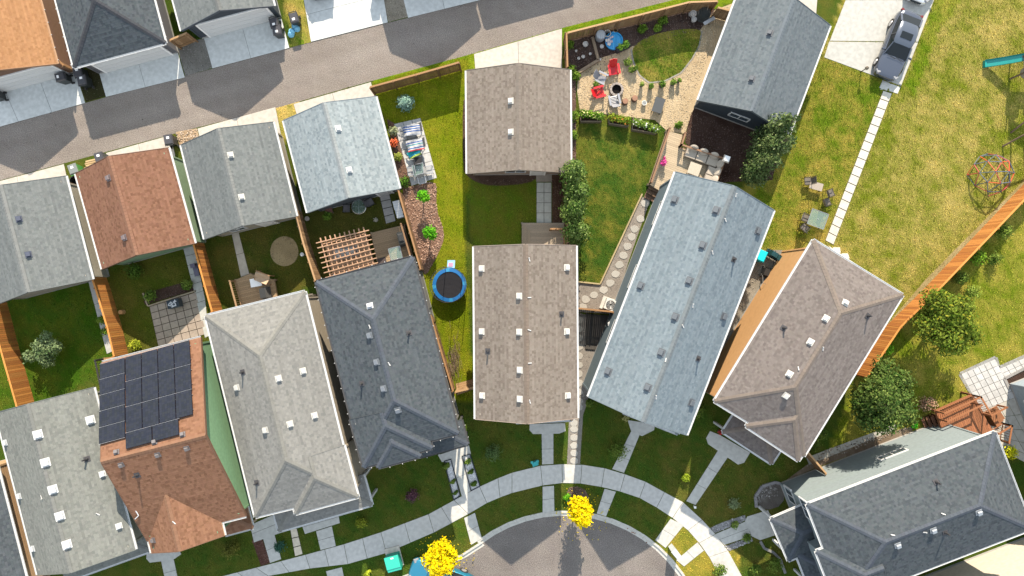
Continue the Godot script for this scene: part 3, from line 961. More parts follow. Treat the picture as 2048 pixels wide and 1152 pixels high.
# base = plan point of the trunk; lobes = [[x, y, height, radius(, squash)], ...] seen plan points
func plant(called: String, label: String, category: String, base: Array, lobes: Array, n: int, size: float, cols: Array, group := "", trunk := 0.05, bark := Color(0.11, 0.08, 0.06)) -> Node3D:
	var at := P(base[0], base[1])
	var t := thing(called, label, category, at, 0, group)
	var ls := []
	for l in lobes:
		var e := [P(l[0], l[1], l[2]), l[3]]
		if l.size() > 4: e.append(l[4])
		ls.append(e)
	var w := MB.new()
	var top: Vector3 = at
	for e in ls:
		if e[0].y > top.y: top = e[0]
	var mid := at.lerp(top, 0.45)
	mid.x = lerpf(at.x, top.x, 0.25); mid.z = lerpf(at.z, top.z, 0.25)
	w.tube(at - Vector3.UP * 0.05, mid, trunk, trunk * 0.7, 7, bark, false)
	w.tube(mid, top, trunk * 0.7, trunk * 0.2, 6, bark, false)
	for e in ls:
		var from := at.lerp(mid, 0.75)
		w.tube(from, e[0], trunk * 0.4, trunk * 0.12, 5, bark, false)
		for k in 4:
			var d := Vector3(rng.randfn(), absf(rng.randfn()), rng.randfn()).normalized()
			w.tube(e[0].lerp(from, 0.3), e[0] + d * e[1] * 0.8, trunk * 0.2, trunk * 0.06, 4, bark, false)
	var m := MB.new()
	leaves(m, ls, n, size, cols)
	obj("crown" if trunk > 0.045 else "foliage", m, M.leaf, t)
	obj("trunk" if trunk > 0.045 else "stem", w, M.wood, t)
	return t
# a tall narrow crown standing straight up from a plan point
func upright(bx: float, by: float, h: float, r: float) -> Array:
	var out := []
	for k in 7:
		var hh := 1.0 + (h - 1.0) * k / 6.0
		var f := EYE / (EYE - hh)
		var rr: float = r * [0.7, 1.0, 0.95, 0.85, 0.7, 0.52, 0.3][k]
		out.append([1024 + (bx - 1024) * f + rng.randf_range(-7, 7) * r, 576 + (by - 576) * f + rng.randf_range(-7, 7) * r, hh, rr, 1.1])
	return out
func shrub(label: String, x: float, y: float, r: float, cols: Array, group := "", called := "shrub", n := 0, size := 0.07) -> void:
	var h := r * 0.9
	plant(called, label, "plant" if called != "shrub" else "shrub", [x, y], [[x, y, h, r, 0.9], [x + 3, y - 4, h * 0.8, r * 0.6], [x - 5, y + 2, h * 0.7, r * 0.55]], n if n else int(260 + 900 * r * r), size, cols, group, 0.03)

# ---------------------------------------------------------------- fences and decks
# a board fence along plan points; every board is a piece of its own
func fence(label: String, pts: Array, cols: Array, h := 1.8, group := "wooden fences between the yards", cap := true) -> void:
	var a := poly(pts)
	var t := thing("fence", label, "fence", V3(a[0]), 0, group)
	var meshes := []
	for c in cols:
		for k in 3:
			var m := MB.new()
			m.box(Vector3(0, h * 0.5 - 0.02, 0), Vector3(0.130, h - 0.06, 0.022), vary(c, 0.2))
			meshes.append(m.mesh())
	for i in a.size() - 1:
		var p := a[i]
		var q := a[i + 1]
		var L := p.distance_to(q)
		var d := (q - p) / L
		var ang := atan2(-d.y, d.x)
		var nrm := Vector2(-d.y, d.x)
		var n := int(round(L / 0.146))
		for k in n:
			var o := MeshInstance3D.new()
			o.mesh = meshes[rng.randi() % meshes.size()]
			o.material_override = M.wood
			o.name = "board"
			t.add_child(o, true)
			var c := p + d * (L * (k + 0.5) / n) + nrm * rng.randf_range(-0.005, 0.005)
			o.position = V3(c, 0.03 + rng.randf_range(-0.01, 0.01)) - t.position
			o.rotation.y = ang
		var m := MB.new()
		for y in [0.35, h - 0.3]:
			m = MB.new()
			m.beam(V3(p + nrm * 0.035, y), V3(q + nrm * 0.035, y), 0.04, 0.09, cols[0] * 0.9)
			obj("rail", m, M.wood, t)
		if cap:
			m = MB.new()
			m.beam(V3(p, h + 0.02), V3(q, h + 0.02), 0.12, 0.035, cols[cols.size() - 1] * 1.35)
			obj("cap_rail", m, M.wood, t)
		var np := int(ceil(L / 2.4))
		for k in np + 1:
			if k == np and i < a.size() - 2: continue
			m = MB.new()
			var c := p.lerp(q, float(k) / np) + nrm * 0.07
			m.box(V3(c, (h + 0.06) * 0.5), Vector3(0.09, h + 0.06, 0.09), cols[0] * 0.85, Basis(Vector3.UP, ang))
			obj("post", m, M.wood, t)
# planks clipped to a polygon; along = direction of the planks as a plan vector
func planks(t: Node3D, p: PackedVector2Array, top: float, along: Vector2, col: Color, w := 0.145, jitter := 0.12, called := "plank") -> void:
	along = along.normalized()
	var ac := Vector2(-along.y, along.x)
	var lo := 1e9
	var hi := -1e9
	for q in p: lo = minf(lo, q.dot(ac)); hi = maxf(hi, q.dot(ac))
	var v := lo
	while v < hi:
		var c4 := PackedVector2Array([ac * (v + 0.005) - along * 99, ac * (v + w - 0.005) - along * 99, ac * (v + w - 0.005) + along * 99, ac * (v + 0.005) + along * 99])
		for r in Geometry2D.intersect_polygons(c4, p):
			if area(r) < 0.01: continue
			var m := MB.new()
			m.prism(r, top - 0.035, top, vary(col, jitter))
			obj(called, m, M.wood, t)
		v += w
	block(p)
func deck(label: String, pts: Array, h: float, along: Vector2, col: Color, group := "decks behind the houses") -> Node3D:
	var p := poly(pts, h)
	var t := thing("deck", label, "deck", V3(p[0]), 0, group)
	planks(t, p, h, along, col)
	var m := MB.new()
	for i in p.size(): m.beam(V3(p[i], h - 0.13), V3(p[(i + 1) % p.size()], h - 0.13), 0.04, 0.18, col * 0.8)
	obj("rim_joist", m, M.wood, t)
	for q in p:
		m = MB.new()
		m.box(V3(q, h * 0.5 - 0.05), Vector3(0.14, h - 0.05, 0.14), col * 0.7)
		obj("post", m, M.wood, t)
	return t
# railing on a deck edge: posts, top rail and balusters
func railing(t: Node3D, pts: Array, y: float, h: float, col: Color, balusters := true, bcol = null) -> void:
	var a := poly(pts, y)
	for i in a.size() - 1:
		var p := V3(a[i], y)
		var q := V3(a[i + 1], y)
		var m := MB.new()
		m.beam(p + Vector3.UP * h, q + Vector3.UP * h, 0.12, 0.04, col)
		obj("top_rail", m, M.wood, t)
		m = MB.new()
		m.beam(p + Vector3.UP * 0.1, q + Vector3.UP * 0.1, 0.05, 0.05, col)
		obj("bottom_rail", m, M.wood, t)
		var n := int(p.distance_to(q) / 0.16)
		if balusters:
			for k in n:
				m = MB.new()
				var c := p.lerp(q, (k + 0.5) / n)
				m.beam(c + Vector3.UP * 0.1, c + Vector3.UP * h, 0.03, 0.03, col if bcol == null else bcol)
				obj("baluster", m, M.wood, t)
		for k in 2:
			m = MB.new()
			var c := p if k == 0 else q
			m.box(c + Vector3.UP * h * 0.52, Vector3(0.1, h * 1.06, 0.1), col * 0.9)
			obj("railing_post", m, M.wood, t)
func stairs(t: Node3D, a: Array, b: Array, c: Array, y0: float, n: int, col: Color) -> void:
	# a, b = ends of the upper edge; c = foot of the flight below a
	var A := P2(a[0], a[1])
	var B := P2(b[0], b[1])
	var D := P2(c[0], c[1]) - A
	for i in n:
		var m := MB.new()
		var f0 := D * (float(i) / n)
		var f1 := D * (float(i + 1) / n)
		var y := y0 * (n - i) / (n + 1.0)
		m.prism(PackedVector2Array([A + f0, B + f0, B + f1, A + f1]), y - 0.04, y, vary(col, 0.06))
		m.prism(PackedVector2Array([A + f0, B + f0, B + f0 + D.normalized() * 0.03, A + f0 + D.normalized() * 0.03]), 0, y - 0.04, col * 0.7)
		obj("step", m, M.wood, t)
	block(PackedVector2Array([A, B, B + D, A + D]))

# ---------------------------------------------------------------- things that repeat
func proto(called: String, category: String) -> Node3D:
	var t := thing(called, "", category)
	return t
func bars(t: Node3D, called: String, list: Array, w: float, col: Color, material) -> void:
	var m := MB.new()
	for b in list: m.beam(b[0], b[1], w, w, col)
	obj(called, m, material, t, false)
func boxes(t: Node3D, called: String, list: Array, col: Color, material) -> void:
	for b in list:
		var m := MB.new()
		m.box(b[0], b[1], col, b[2] if b.size() > 2 else Basis(), b[3] if b.size() > 3 else 1.0)
		obj(called, m, material, t, false)
func make_bin(body: Color, lid: Color) -> Node3D:
	var t := proto("wheeled_bin", "bin")
	var m := MB.new()
	m.box(Vector3(0, 0.53, 0), Vector3(0.48, 0.9, 0.56), body, Basis(), 1.22)
	obj("body", m, M.plastic, t, false)
	boxes(t, "lid", [[Vector3(0, 1.02, 0.0), Vector3(0.64, 0.1, 0.76), Basis(), 0.8]], lid, M.plastic)
	boxes(t.get_child(1), "label_sticker", [[Vector3(0.02, 1.073, -0.12), Vector3(0.2, 0.006, 0.16)]], Color(0.75, 0.75, 0.75), M.plastic)
	m = MB.new()
	m.beam(Vector3(-0.28, 1.0, 0.43), Vector3(0.28, 1.0, 0.43), 0.04, 0.04, body)
	for s: float in [-1.0, 1.0]: m.beam(Vector3(0.24 * s, 0.95, 0.3), Vector3(0.24 * s, 1.0, 0.43), 0.04, 0.05, body)
	obj("handle", m, M.plastic, t, false)
	for s: float in [-1.0, 1.0]:
		m = MB.new()
		m.tube(Vector3(0.24 * s, 0.12, 0.32), Vector3(0.31 * s, 0.12, 0.32), 0.12, 0.12, 12, Color(0.02, 0.02, 0.02))
		obj("wheel", m, M.rubber, t, false)
	return t
func make_adirondack(col: Color) -> Node3D:
	var t := proto("garden_chair", "chair")
	for i in 6: boxes(t, "seat_slat", [[Vector3(0, 0.36 - i * 0.028, -0.3 + i * 0.1), Vector3(0.54, 0.022, 0.09), Basis(Vector3.RIGHT, -0.27)]], vary(col, 0.04), M.plastic)
	for i in 5: boxes(t, "back_slat", [[Vector3(-0.23 + i * 0.115, 0.6, 0.42), Vector3(0.105, 0.86 - absf(i - 2) * 0.07, 0.022), Basis(Vector3.RIGHT, 0.5)]], vary(col, 0.04), M.plastic)
	for s: float in [-1.0, 1.0]:
		boxes(t, "armrest", [[Vector3(0.35 * s, 0.58, -0.02), Vector3(0.14, 0.025, 0.74)]], col, M.plastic)
		boxes(t, "leg", [[Vector3(0.31 * s, 0.29, -0.3), Vector3(0.03, 0.58, 0.1)]], col, M.plastic)
		boxes(t, "leg", [[Vector3(0.28 * s, 0.24, 0.1), Vector3(0.03, 0.1, 0.95), Basis(Vector3.RIGHT, -0.33)], ], col, M.plastic)
	return t
func make_patio_chair(frame: Color, cloth: Color, fallen := false) -> Node3D:
	var t := proto("patio_chair", "chair")
	boxes(t, "seat", [[Vector3(0, 0.43, 0), Vector3(0.46, 0.02, 0.46)]], cloth, M.fabric)
	boxes(t, "backrest", [[Vector3(0, 0.72, 0.29), Vector3(0.46, 0.5, 0.02), Basis(Vector3.RIGHT, 0.28)]], cloth, M.fabric)
	for s: float in [-1.0, 1.0]:
		var x: float = 0.27 * s
		bars(t, "frame", [[Vector3(x, 0, -0.25), Vector3(x, 0.64, -0.25)], [Vector3(x, 0.64, -0.25), Vector3(x, 0.64, 0.24)], [Vector3(x, 0, 0.3), Vector3(x, 0.45, 0.2)], [Vector3(x, 0.45, 0.2), Vector3(x, 0.98, 0.36)], [Vector3(x, 0.43, -0.25), Vector3(x, 0.43, 0.22)]], 0.035, frame, M.metal)
	bars(t, "crossbar", [[Vector3(-0.27, 0.98, 0.36), Vector3(0.27, 0.98, 0.36)], [Vector3(-0.27, 0.43, -0.25), Vector3(0.27, 0.43, -0.25)]], 0.03, frame, M.metal)
	return t
func make_lounger() -> Node3D:
	var t := proto("lounge_chair", "chair")
	var col := Color(0.09, 0.09, 0.1)
	boxes(t, "seat", [[Vector3(0, 0.36, -0.2), Vector3(0.6, 0.03, 0.85)]], col, M.fabric)
	boxes(t, "backrest", [[Vector3(0, 0.62, 0.45), Vector3(0.6, 0.72, 0.03), Basis(Vector3.RIGHT, 0.75)]], col, M.fabric)
	for s: float in [-1.0, 1.0]:
		var x: float = 0.33 * s
		bars(t, "frame", [[Vector3(x, 0.36, -0.62), Vector3(x, 0.36, 0.22)], [Vector3(x, 0.36, 0.2), Vector3(x, 0.9, 0.72)], [Vector3(x, 0, -0.55), Vector3(x, 0.55, -0.1)], [Vector3(x, 0, 0.55), Vector3(x, 0.55, 0.05)], [Vector3(x, 0.56, -0.25), Vector3(x, 0.56, 0.3)]], 0.035, Color(0.5, 0.5, 0.52), M.metal)
	return t
func towel(label: String, x: float, y: float, h: float, turn: float, w: float, l: float, stripes: Array) -> void:
	var t := thing("towel", label, "towel", P(x, y, h), turn, "towels drying on the patio chairs")
	var n := stripes.size()
	for i in n:
		var m := MB.new()
		for k in 6:
			var x0 := -w / 2 + w * k / 6.0
			var x1 := x0 + w / 6.0
			var z0 := -l / 2 + l * i / n
			var z1 := z0 + l / n
			var f := func(xx: float, zz: float) -> Vector3:
				return Vector3(xx + 0.03 * sin(zz * 7), 0.05 * sin(zz * 9 + xx * 5) + 0.03 * cos(xx * 13) - 0.5 * maxf(0, absf(xx) - w * 0.36), zz)
			m.quad(f.call(x0, z0), f.call(x1, z0), f.call(x1, z1), f.call(x0, z1), stripes[i], Vector3.UP)
			m.quad(f.call(x0, z0) - Vector3.UP * 0.012, f.call(x1, z0) - Vector3.UP * 0.012, f.call(x1, z1) - Vector3.UP * 0.012, f.call(x0, z1) - Vector3.UP * 0.012, stripes[i], Vector3.DOWN)
		obj("stripe", m, M.fabric, t, false)
func round_thing(called: String, label: String, category: String, x: float, y: float, prof: Array, col: Color, material, group := "", y0 := 0.0, n := 18) -> Node3D:
	var m := MB.new()
	m.lathe(Vector3.ZERO, prof, n, col)
	var o := obj(called, m, material)
	o.position = P(x, y) + Vector3.UP * y0
	return tag(o, label, category, group)
func pot_plant(label: String, x: float, y: float, r: float, pot: Color, cols: Array, n := 160) -> void:
	var at := P(x, y)
	var t := thing("potted_plant", label, "plant", at, 0, "potted plants in the gravel yard")
	var m := MB.new()
	m.lathe(at, [Vector2(r * 0.6, 0), Vector2(r * 0.85, 0.32), Vector2(r * 0.75, 0.32), Vector2(r * 0.7, 0.27), Vector2(0, 0.27)], 14, pot)
	obj("pot", m, M.stone, t)
	m = MB.new()
	leaves(m, [[at + Vector3.UP * 0.5, r * 1.2, 0.8]], n, 0.07, cols)
	obj("foliage", m, M.leaf, t)
func loft(st: SurfaceTool, rows: Array, col: Color) -> void:
	for i in rows.size() - 1:
		for j in rows[i].size() - 1:
			var a = rows[i][j]
			var b = rows[i][j + 1]
			var c = rows[i + 1][j + 1]
			var d = rows[i + 1][j]
			for v in [a, b, c, a, c, d]:
				st.set_color(col)
				st.add_vertex(v)
# a saloon car, nose towards -z, 4.75 m long
func make_car(paint: Color) -> Node3D:
	var t := proto("parked_car", "car")
	var zs := [-2.36, -2.3, -2.15, -1.85, -1.45, -1.0, -0.5, 0.0, 0.5, 1.0, 1.5, 1.9, 2.2, 2.34, 2.38]
	var ws := [0.52, 0.66, 0.78, 0.86, 0.9, 0.91, 0.91, 0.91, 0.91, 0.91, 0.9, 0.87, 0.8, 0.7, 0.58]
	var hs := [0.58, 0.66, 0.72, 0.78, 0.84, 0.9, 0.93, 0.94, 0.95, 0.97, 1.0, 1.01, 0.99, 0.94, 0.82]
	var rows := []
	for i in zs.size():
		var w: float = ws[i]
		var h: float = hs[i]
		var z: float = zs[i]
		var r := []
		for p in [[-0.9, 0.2], [-1.0, 0.4], [-1.0, 0.62], [-0.97, 0.84], [-0.86, 0.965], [-0.6, 0.995], [-0.3, 1.0], [0.0, 1.012], [0.3, 1.0], [0.6, 0.995], [0.86, 0.965], [0.97, 0.84], [1.0, 0.62], [1.0, 0.4], [0.9, 0.2]]:
			r.append(Vector3(p[0] * w, maxf(p[1] * h, 0.2), z))
		rows.append(r)
	var st := SurfaceTool.new()
	st.begin(Mesh.PRIMITIVE_TRIANGLES)
	var cap := []
	for p in rows[0]: cap.append(Vector3(p.x * 0.1, 0.42, -2.38))
	var capb := []
	for p in rows[-1]: capb.append(Vector3(p.x * 0.1, 0.5, 2.4))
	loft(st, [cap] + rows + [capb], paint)
	st.index(); st.generate_normals()
	obj("body", st.commit(), M.carpaint, t, false)
	# roof and pillars
	st = SurfaceTool.new()
	st.begin(Mesh.PRIMITIVE_TRIANGLES)
	var cab := []
	for s in [[-0.22, 1.29, 0.63], [-0.02, 1.40, 0.68], [0.35, 1.45, 0.705], [0.75, 1.445, 0.705], [1.1, 1.40, 0.68], [1.36, 1.32, 0.64]]:
		var r := []
		for p in [[-1.0, -0.07], [-0.93, -0.015], [-0.6, 0.0], [0, 0.012], [0.6, 0.0], [0.93, -0.015], [1.0, -0.07]]: r.append(Vector3(p[0] * s[2], s[1] + p[1], s[0]))
		cab.append(r)
	loft(st, cab, paint * 1.15)
	st.index(); st.generate_normals()
	obj("roof", st.commit(), M.carpaint, t, false)
	var dark := Color(0.012, 0.016, 0.022)
	var g := MB.new()
	g.quad(Vector3(-0.78, 0.925, -0.92), Vector3(0.78, 0.925, -0.92), Vector3(0.62, 1.29, -0.2), Vector3(-0.62, 1.29, -0.2), dark, Vector3(0, 1, -1))
	obj("windscreen", g, M.glass_dark, t, false)
	g = MB.new()
	g.quad(Vector3(-0.72, 1.015, 2.0), Vector3(0.72, 1.015, 2.0), Vector3(0.63, 1.32, 1.35), Vector3(-0.63, 1.32, 1.35), dark, Vector3(0, 1, 1))
	obj("rear_window", g, M.glass_dark, t, false)
	for s: float in [-1.0, 1.0]:
		g = MB.new()
		var b0 := Vector3(0.8 * s, 0.92, -0.95)
		var b1 := Vector3(0.8 * s, 1.0, 1.8)
		var pts := [Vector3(0.65 * s, 1.3, -0.15), Vector3(0.705 * s, 1.375, 0.35), Vector3(0.69 * s, 1.345, 1.0), Vector3(0.64 * s, 1.26, 1.4)]
		var o := Vector3(s, 0.4, 0)
		g.trin(b0, Vector3(0.84 * s, 0.94, 0.3), pts[0], dark, o)
		g.quad(pts[0], Vector3(0.84 * s, 0.94, 0.3), Vector3(0.84 * s, 0.94, 0.36), pts[1], dark, o)
		g.quad(pts[1], Vector3(0.84 * s, 0.94, 0.42), Vector3(0.84 * s, 0.97, 1.3), pts[2], dark, o)
		g.trin(pts[2], b1, pts[3], dark, o)
		g.trin(pts[2], Vector3(0.84 * s, 0.97, 1.3), b1, dark, o)
		obj("side_window", g, M.glass_dark, t, false)
		g = MB.new()
		g.beam(Vector3(0.8 * s, 0.92, -0.95), Vector3(0.64 * s, 1.3, -0.2), 0.06, 0.05, paint)
		g.beam(Vector3(0.76 * s, 1.0, 2.05), Vector3(0.64 * s, 1.32, 1.34), 0.12, 0.05, paint)
		g.beam(Vector3(0.845 * s, 0.93, 0.38), Vector3(0.705 * s, 1.385, 0.38), 0.07, 0.04, dark * 2.0)
		obj("pillar", g, M.carpaint, t, false)
		g = MB.new()
		g.box(Vector3(0.98 * s, 0.98, -0.72), Vector3(0.22, 0.13, 0.1), paint, Basis(Vector3.UP, 0.2 * s), 0.8)
		g.beam(Vector3(0.8 * s, 0.93, -0.72), Vector3(0.92 * s, 0.95, -0.72), 0.06, 0.05, dark * 2.0)
		obj("wing_mirror", g, M.carpaint, t, false)
		g = MB.new()
		g.box(Vector3(0.64 * s, 0.665, -2.1), Vector3(0.3, 0.1, 0.4), Color(0.2, 0.21, 0.23), Basis(Vector3.UP, 0.55 * s) * Basis(Vector3.RIGHT, 0.25), 0.75)
		obj("headlight", g, M.glass_dark, t, false)
		g = MB.new()
		g.box(Vector3(0.62 * s, 0.86, 2.27), Vector3(0.34, 0.14, 0.14), Color(0.14, 0.008, 0.008), Basis(Vector3.UP, -0.4 * s))
		obj("tail_light", g, M.plastic, t, false)
		for z in [-1.42, 1.42]:
			g = MB.new()
			g.tube(Vector3(0.72 * s, 0.33, z), Vector3(0.93 * s, 0.33, z), 0.33, 0.33, 20, Color(0.02, 0.02, 0.02))
			var wh := obj("wheel", g, M.rubber, t, false)
			g = MB.new()
			g.tube(Vector3(0.9 * s, 0.33, z), Vector3(0.94 * s, 0.33, z), 0.22, 0.2, 12, Color(0.5, 0.5, 0.52))
			obj("rim", g, M.metal, wh, false)
	g = MB.new()
	g.box(Vector3(0, 1.462, 0.4), Vector3(0.8, 0.012, 0.46), dark)
	obj("sunroof", g, M.glass_dark, t, false)
	g = MB.new()
	for s in [-0.35, 0.25]: g.beam(Vector3(s - 0.3, 0.955, -1.06), Vector3(s + 0.3, 0.985, -0.98), 0.03, 0.02, dark)
	obj("wiper", g, M.rubber, t, false)
	g = MB.new()
	g.box(Vector3(0, 0.45, -2.35), Vector3(0.8, 0.2, 0.08), dark * 1.5)
	obj("grille", g, M.plastic, t, false)
	g = MB.new()
	g.box(Vector3(0, 0.6, 2.4), Vector3(0.52, 0.12, 0.03), Color(0.6, 0.6, 0.6))
	obj("number_plate", g, M.paint, t, false)
	return t

# ---------------------------------------------------------------- the site
const CONC := Color(0.43, 0.43, 0.41)
const CONC_N := Color(0.50, 0.52, 0.52)
const WALK := Color(0.46, 0.455, 0.44)
func zone_of(q: Vector2) -> Dictionary:
	for z in zones:
		if z.b.has_point(q) and Geometry2D.is_point_in_polygon(q, z.p): return z
	return zones[zones.size() - 1]
func zone(pts: Array, a: Color, b: Color, f := 1.0, bias := 0.5) -> void:
	var p := poly(pts)
	var bb := Rect2(p[0], Vector2.ZERO)
	for q in p: bb = bb.expand(q)
	zones.append({"p": p, "b": bb, "a": a, "c": b, "f": f, "bias": bias})
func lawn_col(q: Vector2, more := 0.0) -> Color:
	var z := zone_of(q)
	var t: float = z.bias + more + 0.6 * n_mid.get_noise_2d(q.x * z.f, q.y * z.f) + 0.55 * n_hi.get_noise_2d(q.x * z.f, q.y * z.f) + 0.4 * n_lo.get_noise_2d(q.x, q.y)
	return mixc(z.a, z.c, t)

func alley_col(q: Vector2) -> Color:
	var a := q.x * 0.965 - q.y * 0.26
	var b := q.x * 0.26 + q.y * 0.965
	var t := 0.5 + 0.55 * n_mid.get_noise_2d(a * 0.12, b * 2.2) + 0.4 * n_lo.get_noise_2d(q.x * 2.0, q.y * 2.0) + 0.25 * n_hi.get_noise_2d(q.x, q.y)
	return mixc(Color(0.225, 0.195, 0.175), Color(0.31, 0.275, 0.25), t)
func build_ground() -> void:
	var green := Color(0.055, 0.10, 0.012)
	zones.clear()
	zone([745, 165, 935, 110, 936, 360, 930, 490, 948, 800, 905, 800, 872, 640, 840, 540, 795, 380, 765, 240], Color(0.165, 0.222, 0.010), Color(0.29, 0.275, 0.024), 1.3, 0.35)
	zone([930, 342, 1130, 342, 1130, 492, 945, 492], Color(0.105, 0.184, 0.014), Color(0.165, 0.168, 0.024), 1.0)
	zone([1130, 215, 1340, 258, 1290, 395, 1200, 568, 1150, 566], Color(0.055, 0.12, 0.016), Color(0.27, 0.24, 0.045), 1.6, 0.3)
	zone([1440, 420, 1560, 300, 1655, 90, 1700, -40, 1730, -40, 1690, 120, 1770, 175, 1660, 480, 1600, 500, 1480, 560], Color(0.12, 0.19, 0.012), Color(0.4, 0.31, 0.07), 1.0, 0.42)
	zone([1810, 170, 1870, 0, 1930, -40, 1950, -40, 1880, 60, 1830, 190], Color(0.14, 0.22, 0.012), Color(0.36, 0.32, 0.06), 1.0, 0.3)
	zone([1560, 320, 1640, 110, 1700, -40, 2150, -40, 2150, 300, 1712, 752, 1600, 640, 1480, 560, 1500, 400], Color(0.165, 0.205, 0.016), Color(0.44, 0.36, 0.11), 1.0, 0.47)
	zone([2150, 300, 1712, 752, 1640, 945, 1900, 880, 2150, 760], Color(0.145, 0.20, 0.014), Color(0.42, 0.35, 0.075), 1.0, 0.4)
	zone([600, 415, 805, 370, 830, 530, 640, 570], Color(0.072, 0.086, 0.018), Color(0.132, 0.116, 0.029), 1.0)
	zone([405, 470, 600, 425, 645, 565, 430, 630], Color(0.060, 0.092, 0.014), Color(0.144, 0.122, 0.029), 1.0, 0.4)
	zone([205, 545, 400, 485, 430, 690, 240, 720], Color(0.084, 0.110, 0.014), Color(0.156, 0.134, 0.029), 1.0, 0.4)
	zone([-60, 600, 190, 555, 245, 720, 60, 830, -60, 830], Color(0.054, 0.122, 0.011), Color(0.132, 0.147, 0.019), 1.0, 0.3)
	zone([563, -30, 605, -30, 625, 88, 585, 97], Color(0.150, 0.245, 0.018), Color(0.510, 0.383, 0.108), 1.0, 0.5)
	zone([545, 205, 592, 195, 610, 260, 560, 290], Color(0.180, 0.229, 0.024), Color(0.630, 0.459, 0.144), 1.0, 0.65)
	zone([735, 100, 950, 100, 1130, 40, 1460, -60, 1460, 10, 1130, 90, 950, 140, 745, 195], Color(0.14, 0.25, 0.012), Color(0.3, 0.34, 0.024), 1.0, 0.3)
	zone([1370, 1020, 1480, 1110, 1480, 1180, 1330, 1180, 1300, 1110], Color(0.150, 0.199, 0.024), Color(0.450, 0.337, 0.060), 1.0, 0.5)
	zone([1250, 860, 1640, 930, 1560, 1160, 1400, 1060], Color(0.068, 0.112, 0.016), Color(0.165, 0.14, 0.034), 1.3, 0.4)
	zone([-999, -999, 3000, -999, 3000, 3000, -999, 3000], Color(0.06, 0.115, 0.016), Color(0.135, 0.135, 0.027), 1.3, 0.4)
	# the wide ground under and beyond the block
	var m := MB.new()
	m.flat(PackedVector2Array([Vector2(-400, -400), Vector2(400, -400), Vector2(400, 400), Vector2(-400, 400)]), -0.16, Color(0.13, 0.14, 0.05))
	tag(obj("ground", m, M.soil), "wide ground reaching beyond the block", "", "", "structure")
	var north := [-200, 305, 16, 249, 212, 194, 425, 137, 622, 84, 776, 45, 962, 0, 1160, -52, 1500, -140]
	var south := [1600, -75, 1338, 2, 1124, 56, 947, 107, 743, 162, 549, 217, 395, 255, 275, 287, 0, 361, -200, 415]
	tag(sheet("alley", poly(north + south), -0.02, M.asphalt, alley_col, 0.4), "grey asphalt alley between two rows of garages", "", "", "structure")
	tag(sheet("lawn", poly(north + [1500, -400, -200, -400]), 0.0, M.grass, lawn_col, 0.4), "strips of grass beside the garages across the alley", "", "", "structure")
	scatter("loose_stones", poly(north + south), 0.12, chip_mesh(), M.stone, -0.03, Vector2(0.04, 0.09), func(_q): return vary(Color(0.06, 0.055, 0.05), 0.4), "small dark stones and leaves on the alley", "stones", "", false, false)
	block(poly(north + south))
	# kerb line of the turning circle
	var kerb := [640, 1235, 760, 1170, 812, 1149, 870, 1131, 922, 1109, 962, 1083]
	for k in range(0, 15):
		var a := deg_to_rad(232.0 + k * 7.2)
		kerb.append_array([1130 + cos(a) * 287, 1308 + sin(a) * 287])
	kerb.append_array([1420, 1330])
	var outer := poly(kerb)
	var inner := PackedVector2Array()
	var lip := PackedVector2Array()
	var cen := P2(1130, 1308)
	for q in outer:
		inner.append(q + (cen - q).normalized() * 0.42)
		lip.append(q + (cen - q).normalized() * 0.16)
	var back := poly([1420, 1400, 560, 1400])
	tag(sheet("road", inner + back, -0.12, M.asphalt, noisy(Color(0.19, 0.17, 0.16), Color(0.255, 0.23, 0.215), 0.6), 0.5), "dark asphalt turning circle at the bottom centre", "", "", "structure")
	var ks := struct("kerb", "pale concrete kerb and gutter round the turning circle")
	for i in outer.size() - 1:
		for s in 2:
			var f0 := s * 0.5
			var f1 := s * 0.5 + 0.496
			var o0 := outer[i].lerp(outer[i + 1], f0)
			var o1 := outer[i].lerp(outer[i + 1], f1)
			var l0 := lip[i].lerp(lip[i + 1], f0)
			var l1 := lip[i].lerp(lip[i + 1], f1)
			var i0 := inner[i].lerp(inner[i + 1], f0)
			var i1 := inner[i].lerp(inner[i + 1], f1)
			var b := MB.new()
			var col := vary(Color(0.44, 0.43, 0.4), 0.05)
			b.quad(V3(o0, 0.012), V3(o1, 0.012), V3(l1, 0.005), V3(l0, 0.005), col, Vector3.UP)
			b.quad(V3(l0, 0.005), V3(l1, 0.005), V3(l1.lerp(i1, 0.25), -0.1), V3(l0.lerp(i0, 0.25), -0.1), col, Vector3.UP)
			b.quad(V3(l0.lerp(i0, 0.25), -0.1), V3(l1.lerp(i1, 0.25), -0.1), V3(i1, -0.113), V3(i0, -0.113), col, Vector3.UP)
			b.quad(V3(o0, 0.012), V3(l0, 0.005), V3(l0, -0.15), V3(o0, -0.15), col, V3(o0 - o1))
			b.quad(V3(o0, 0.012), V3(o1, 0.012), V3(o1, -0.15), V3(o0, -0.15), col, V3(outer[i] - cen))
			obj("kerb_stone", b, M.concrete, ks)
	block(outer + back)
	var rim := PackedVector2Array()
	for i in range(outer.size() - 1, -1, -1): rim.append(outer[i])
	var south2 := poly(south)
	var edge := PackedVector2Array()
	for i in range(south2.size() - 1, -1, -1): edge.append(south2[i])
	tag(sheet("lawn", edge + poly([2700, -200, 2700, 1500, 1420, 1400]) + rim + poly([560, 1400, -400, 1500, -400, 450]), 0.0, M.grass, lawn_col, 0.3), "lawns of the block between the alley and the turning circle", "", "", "structure")

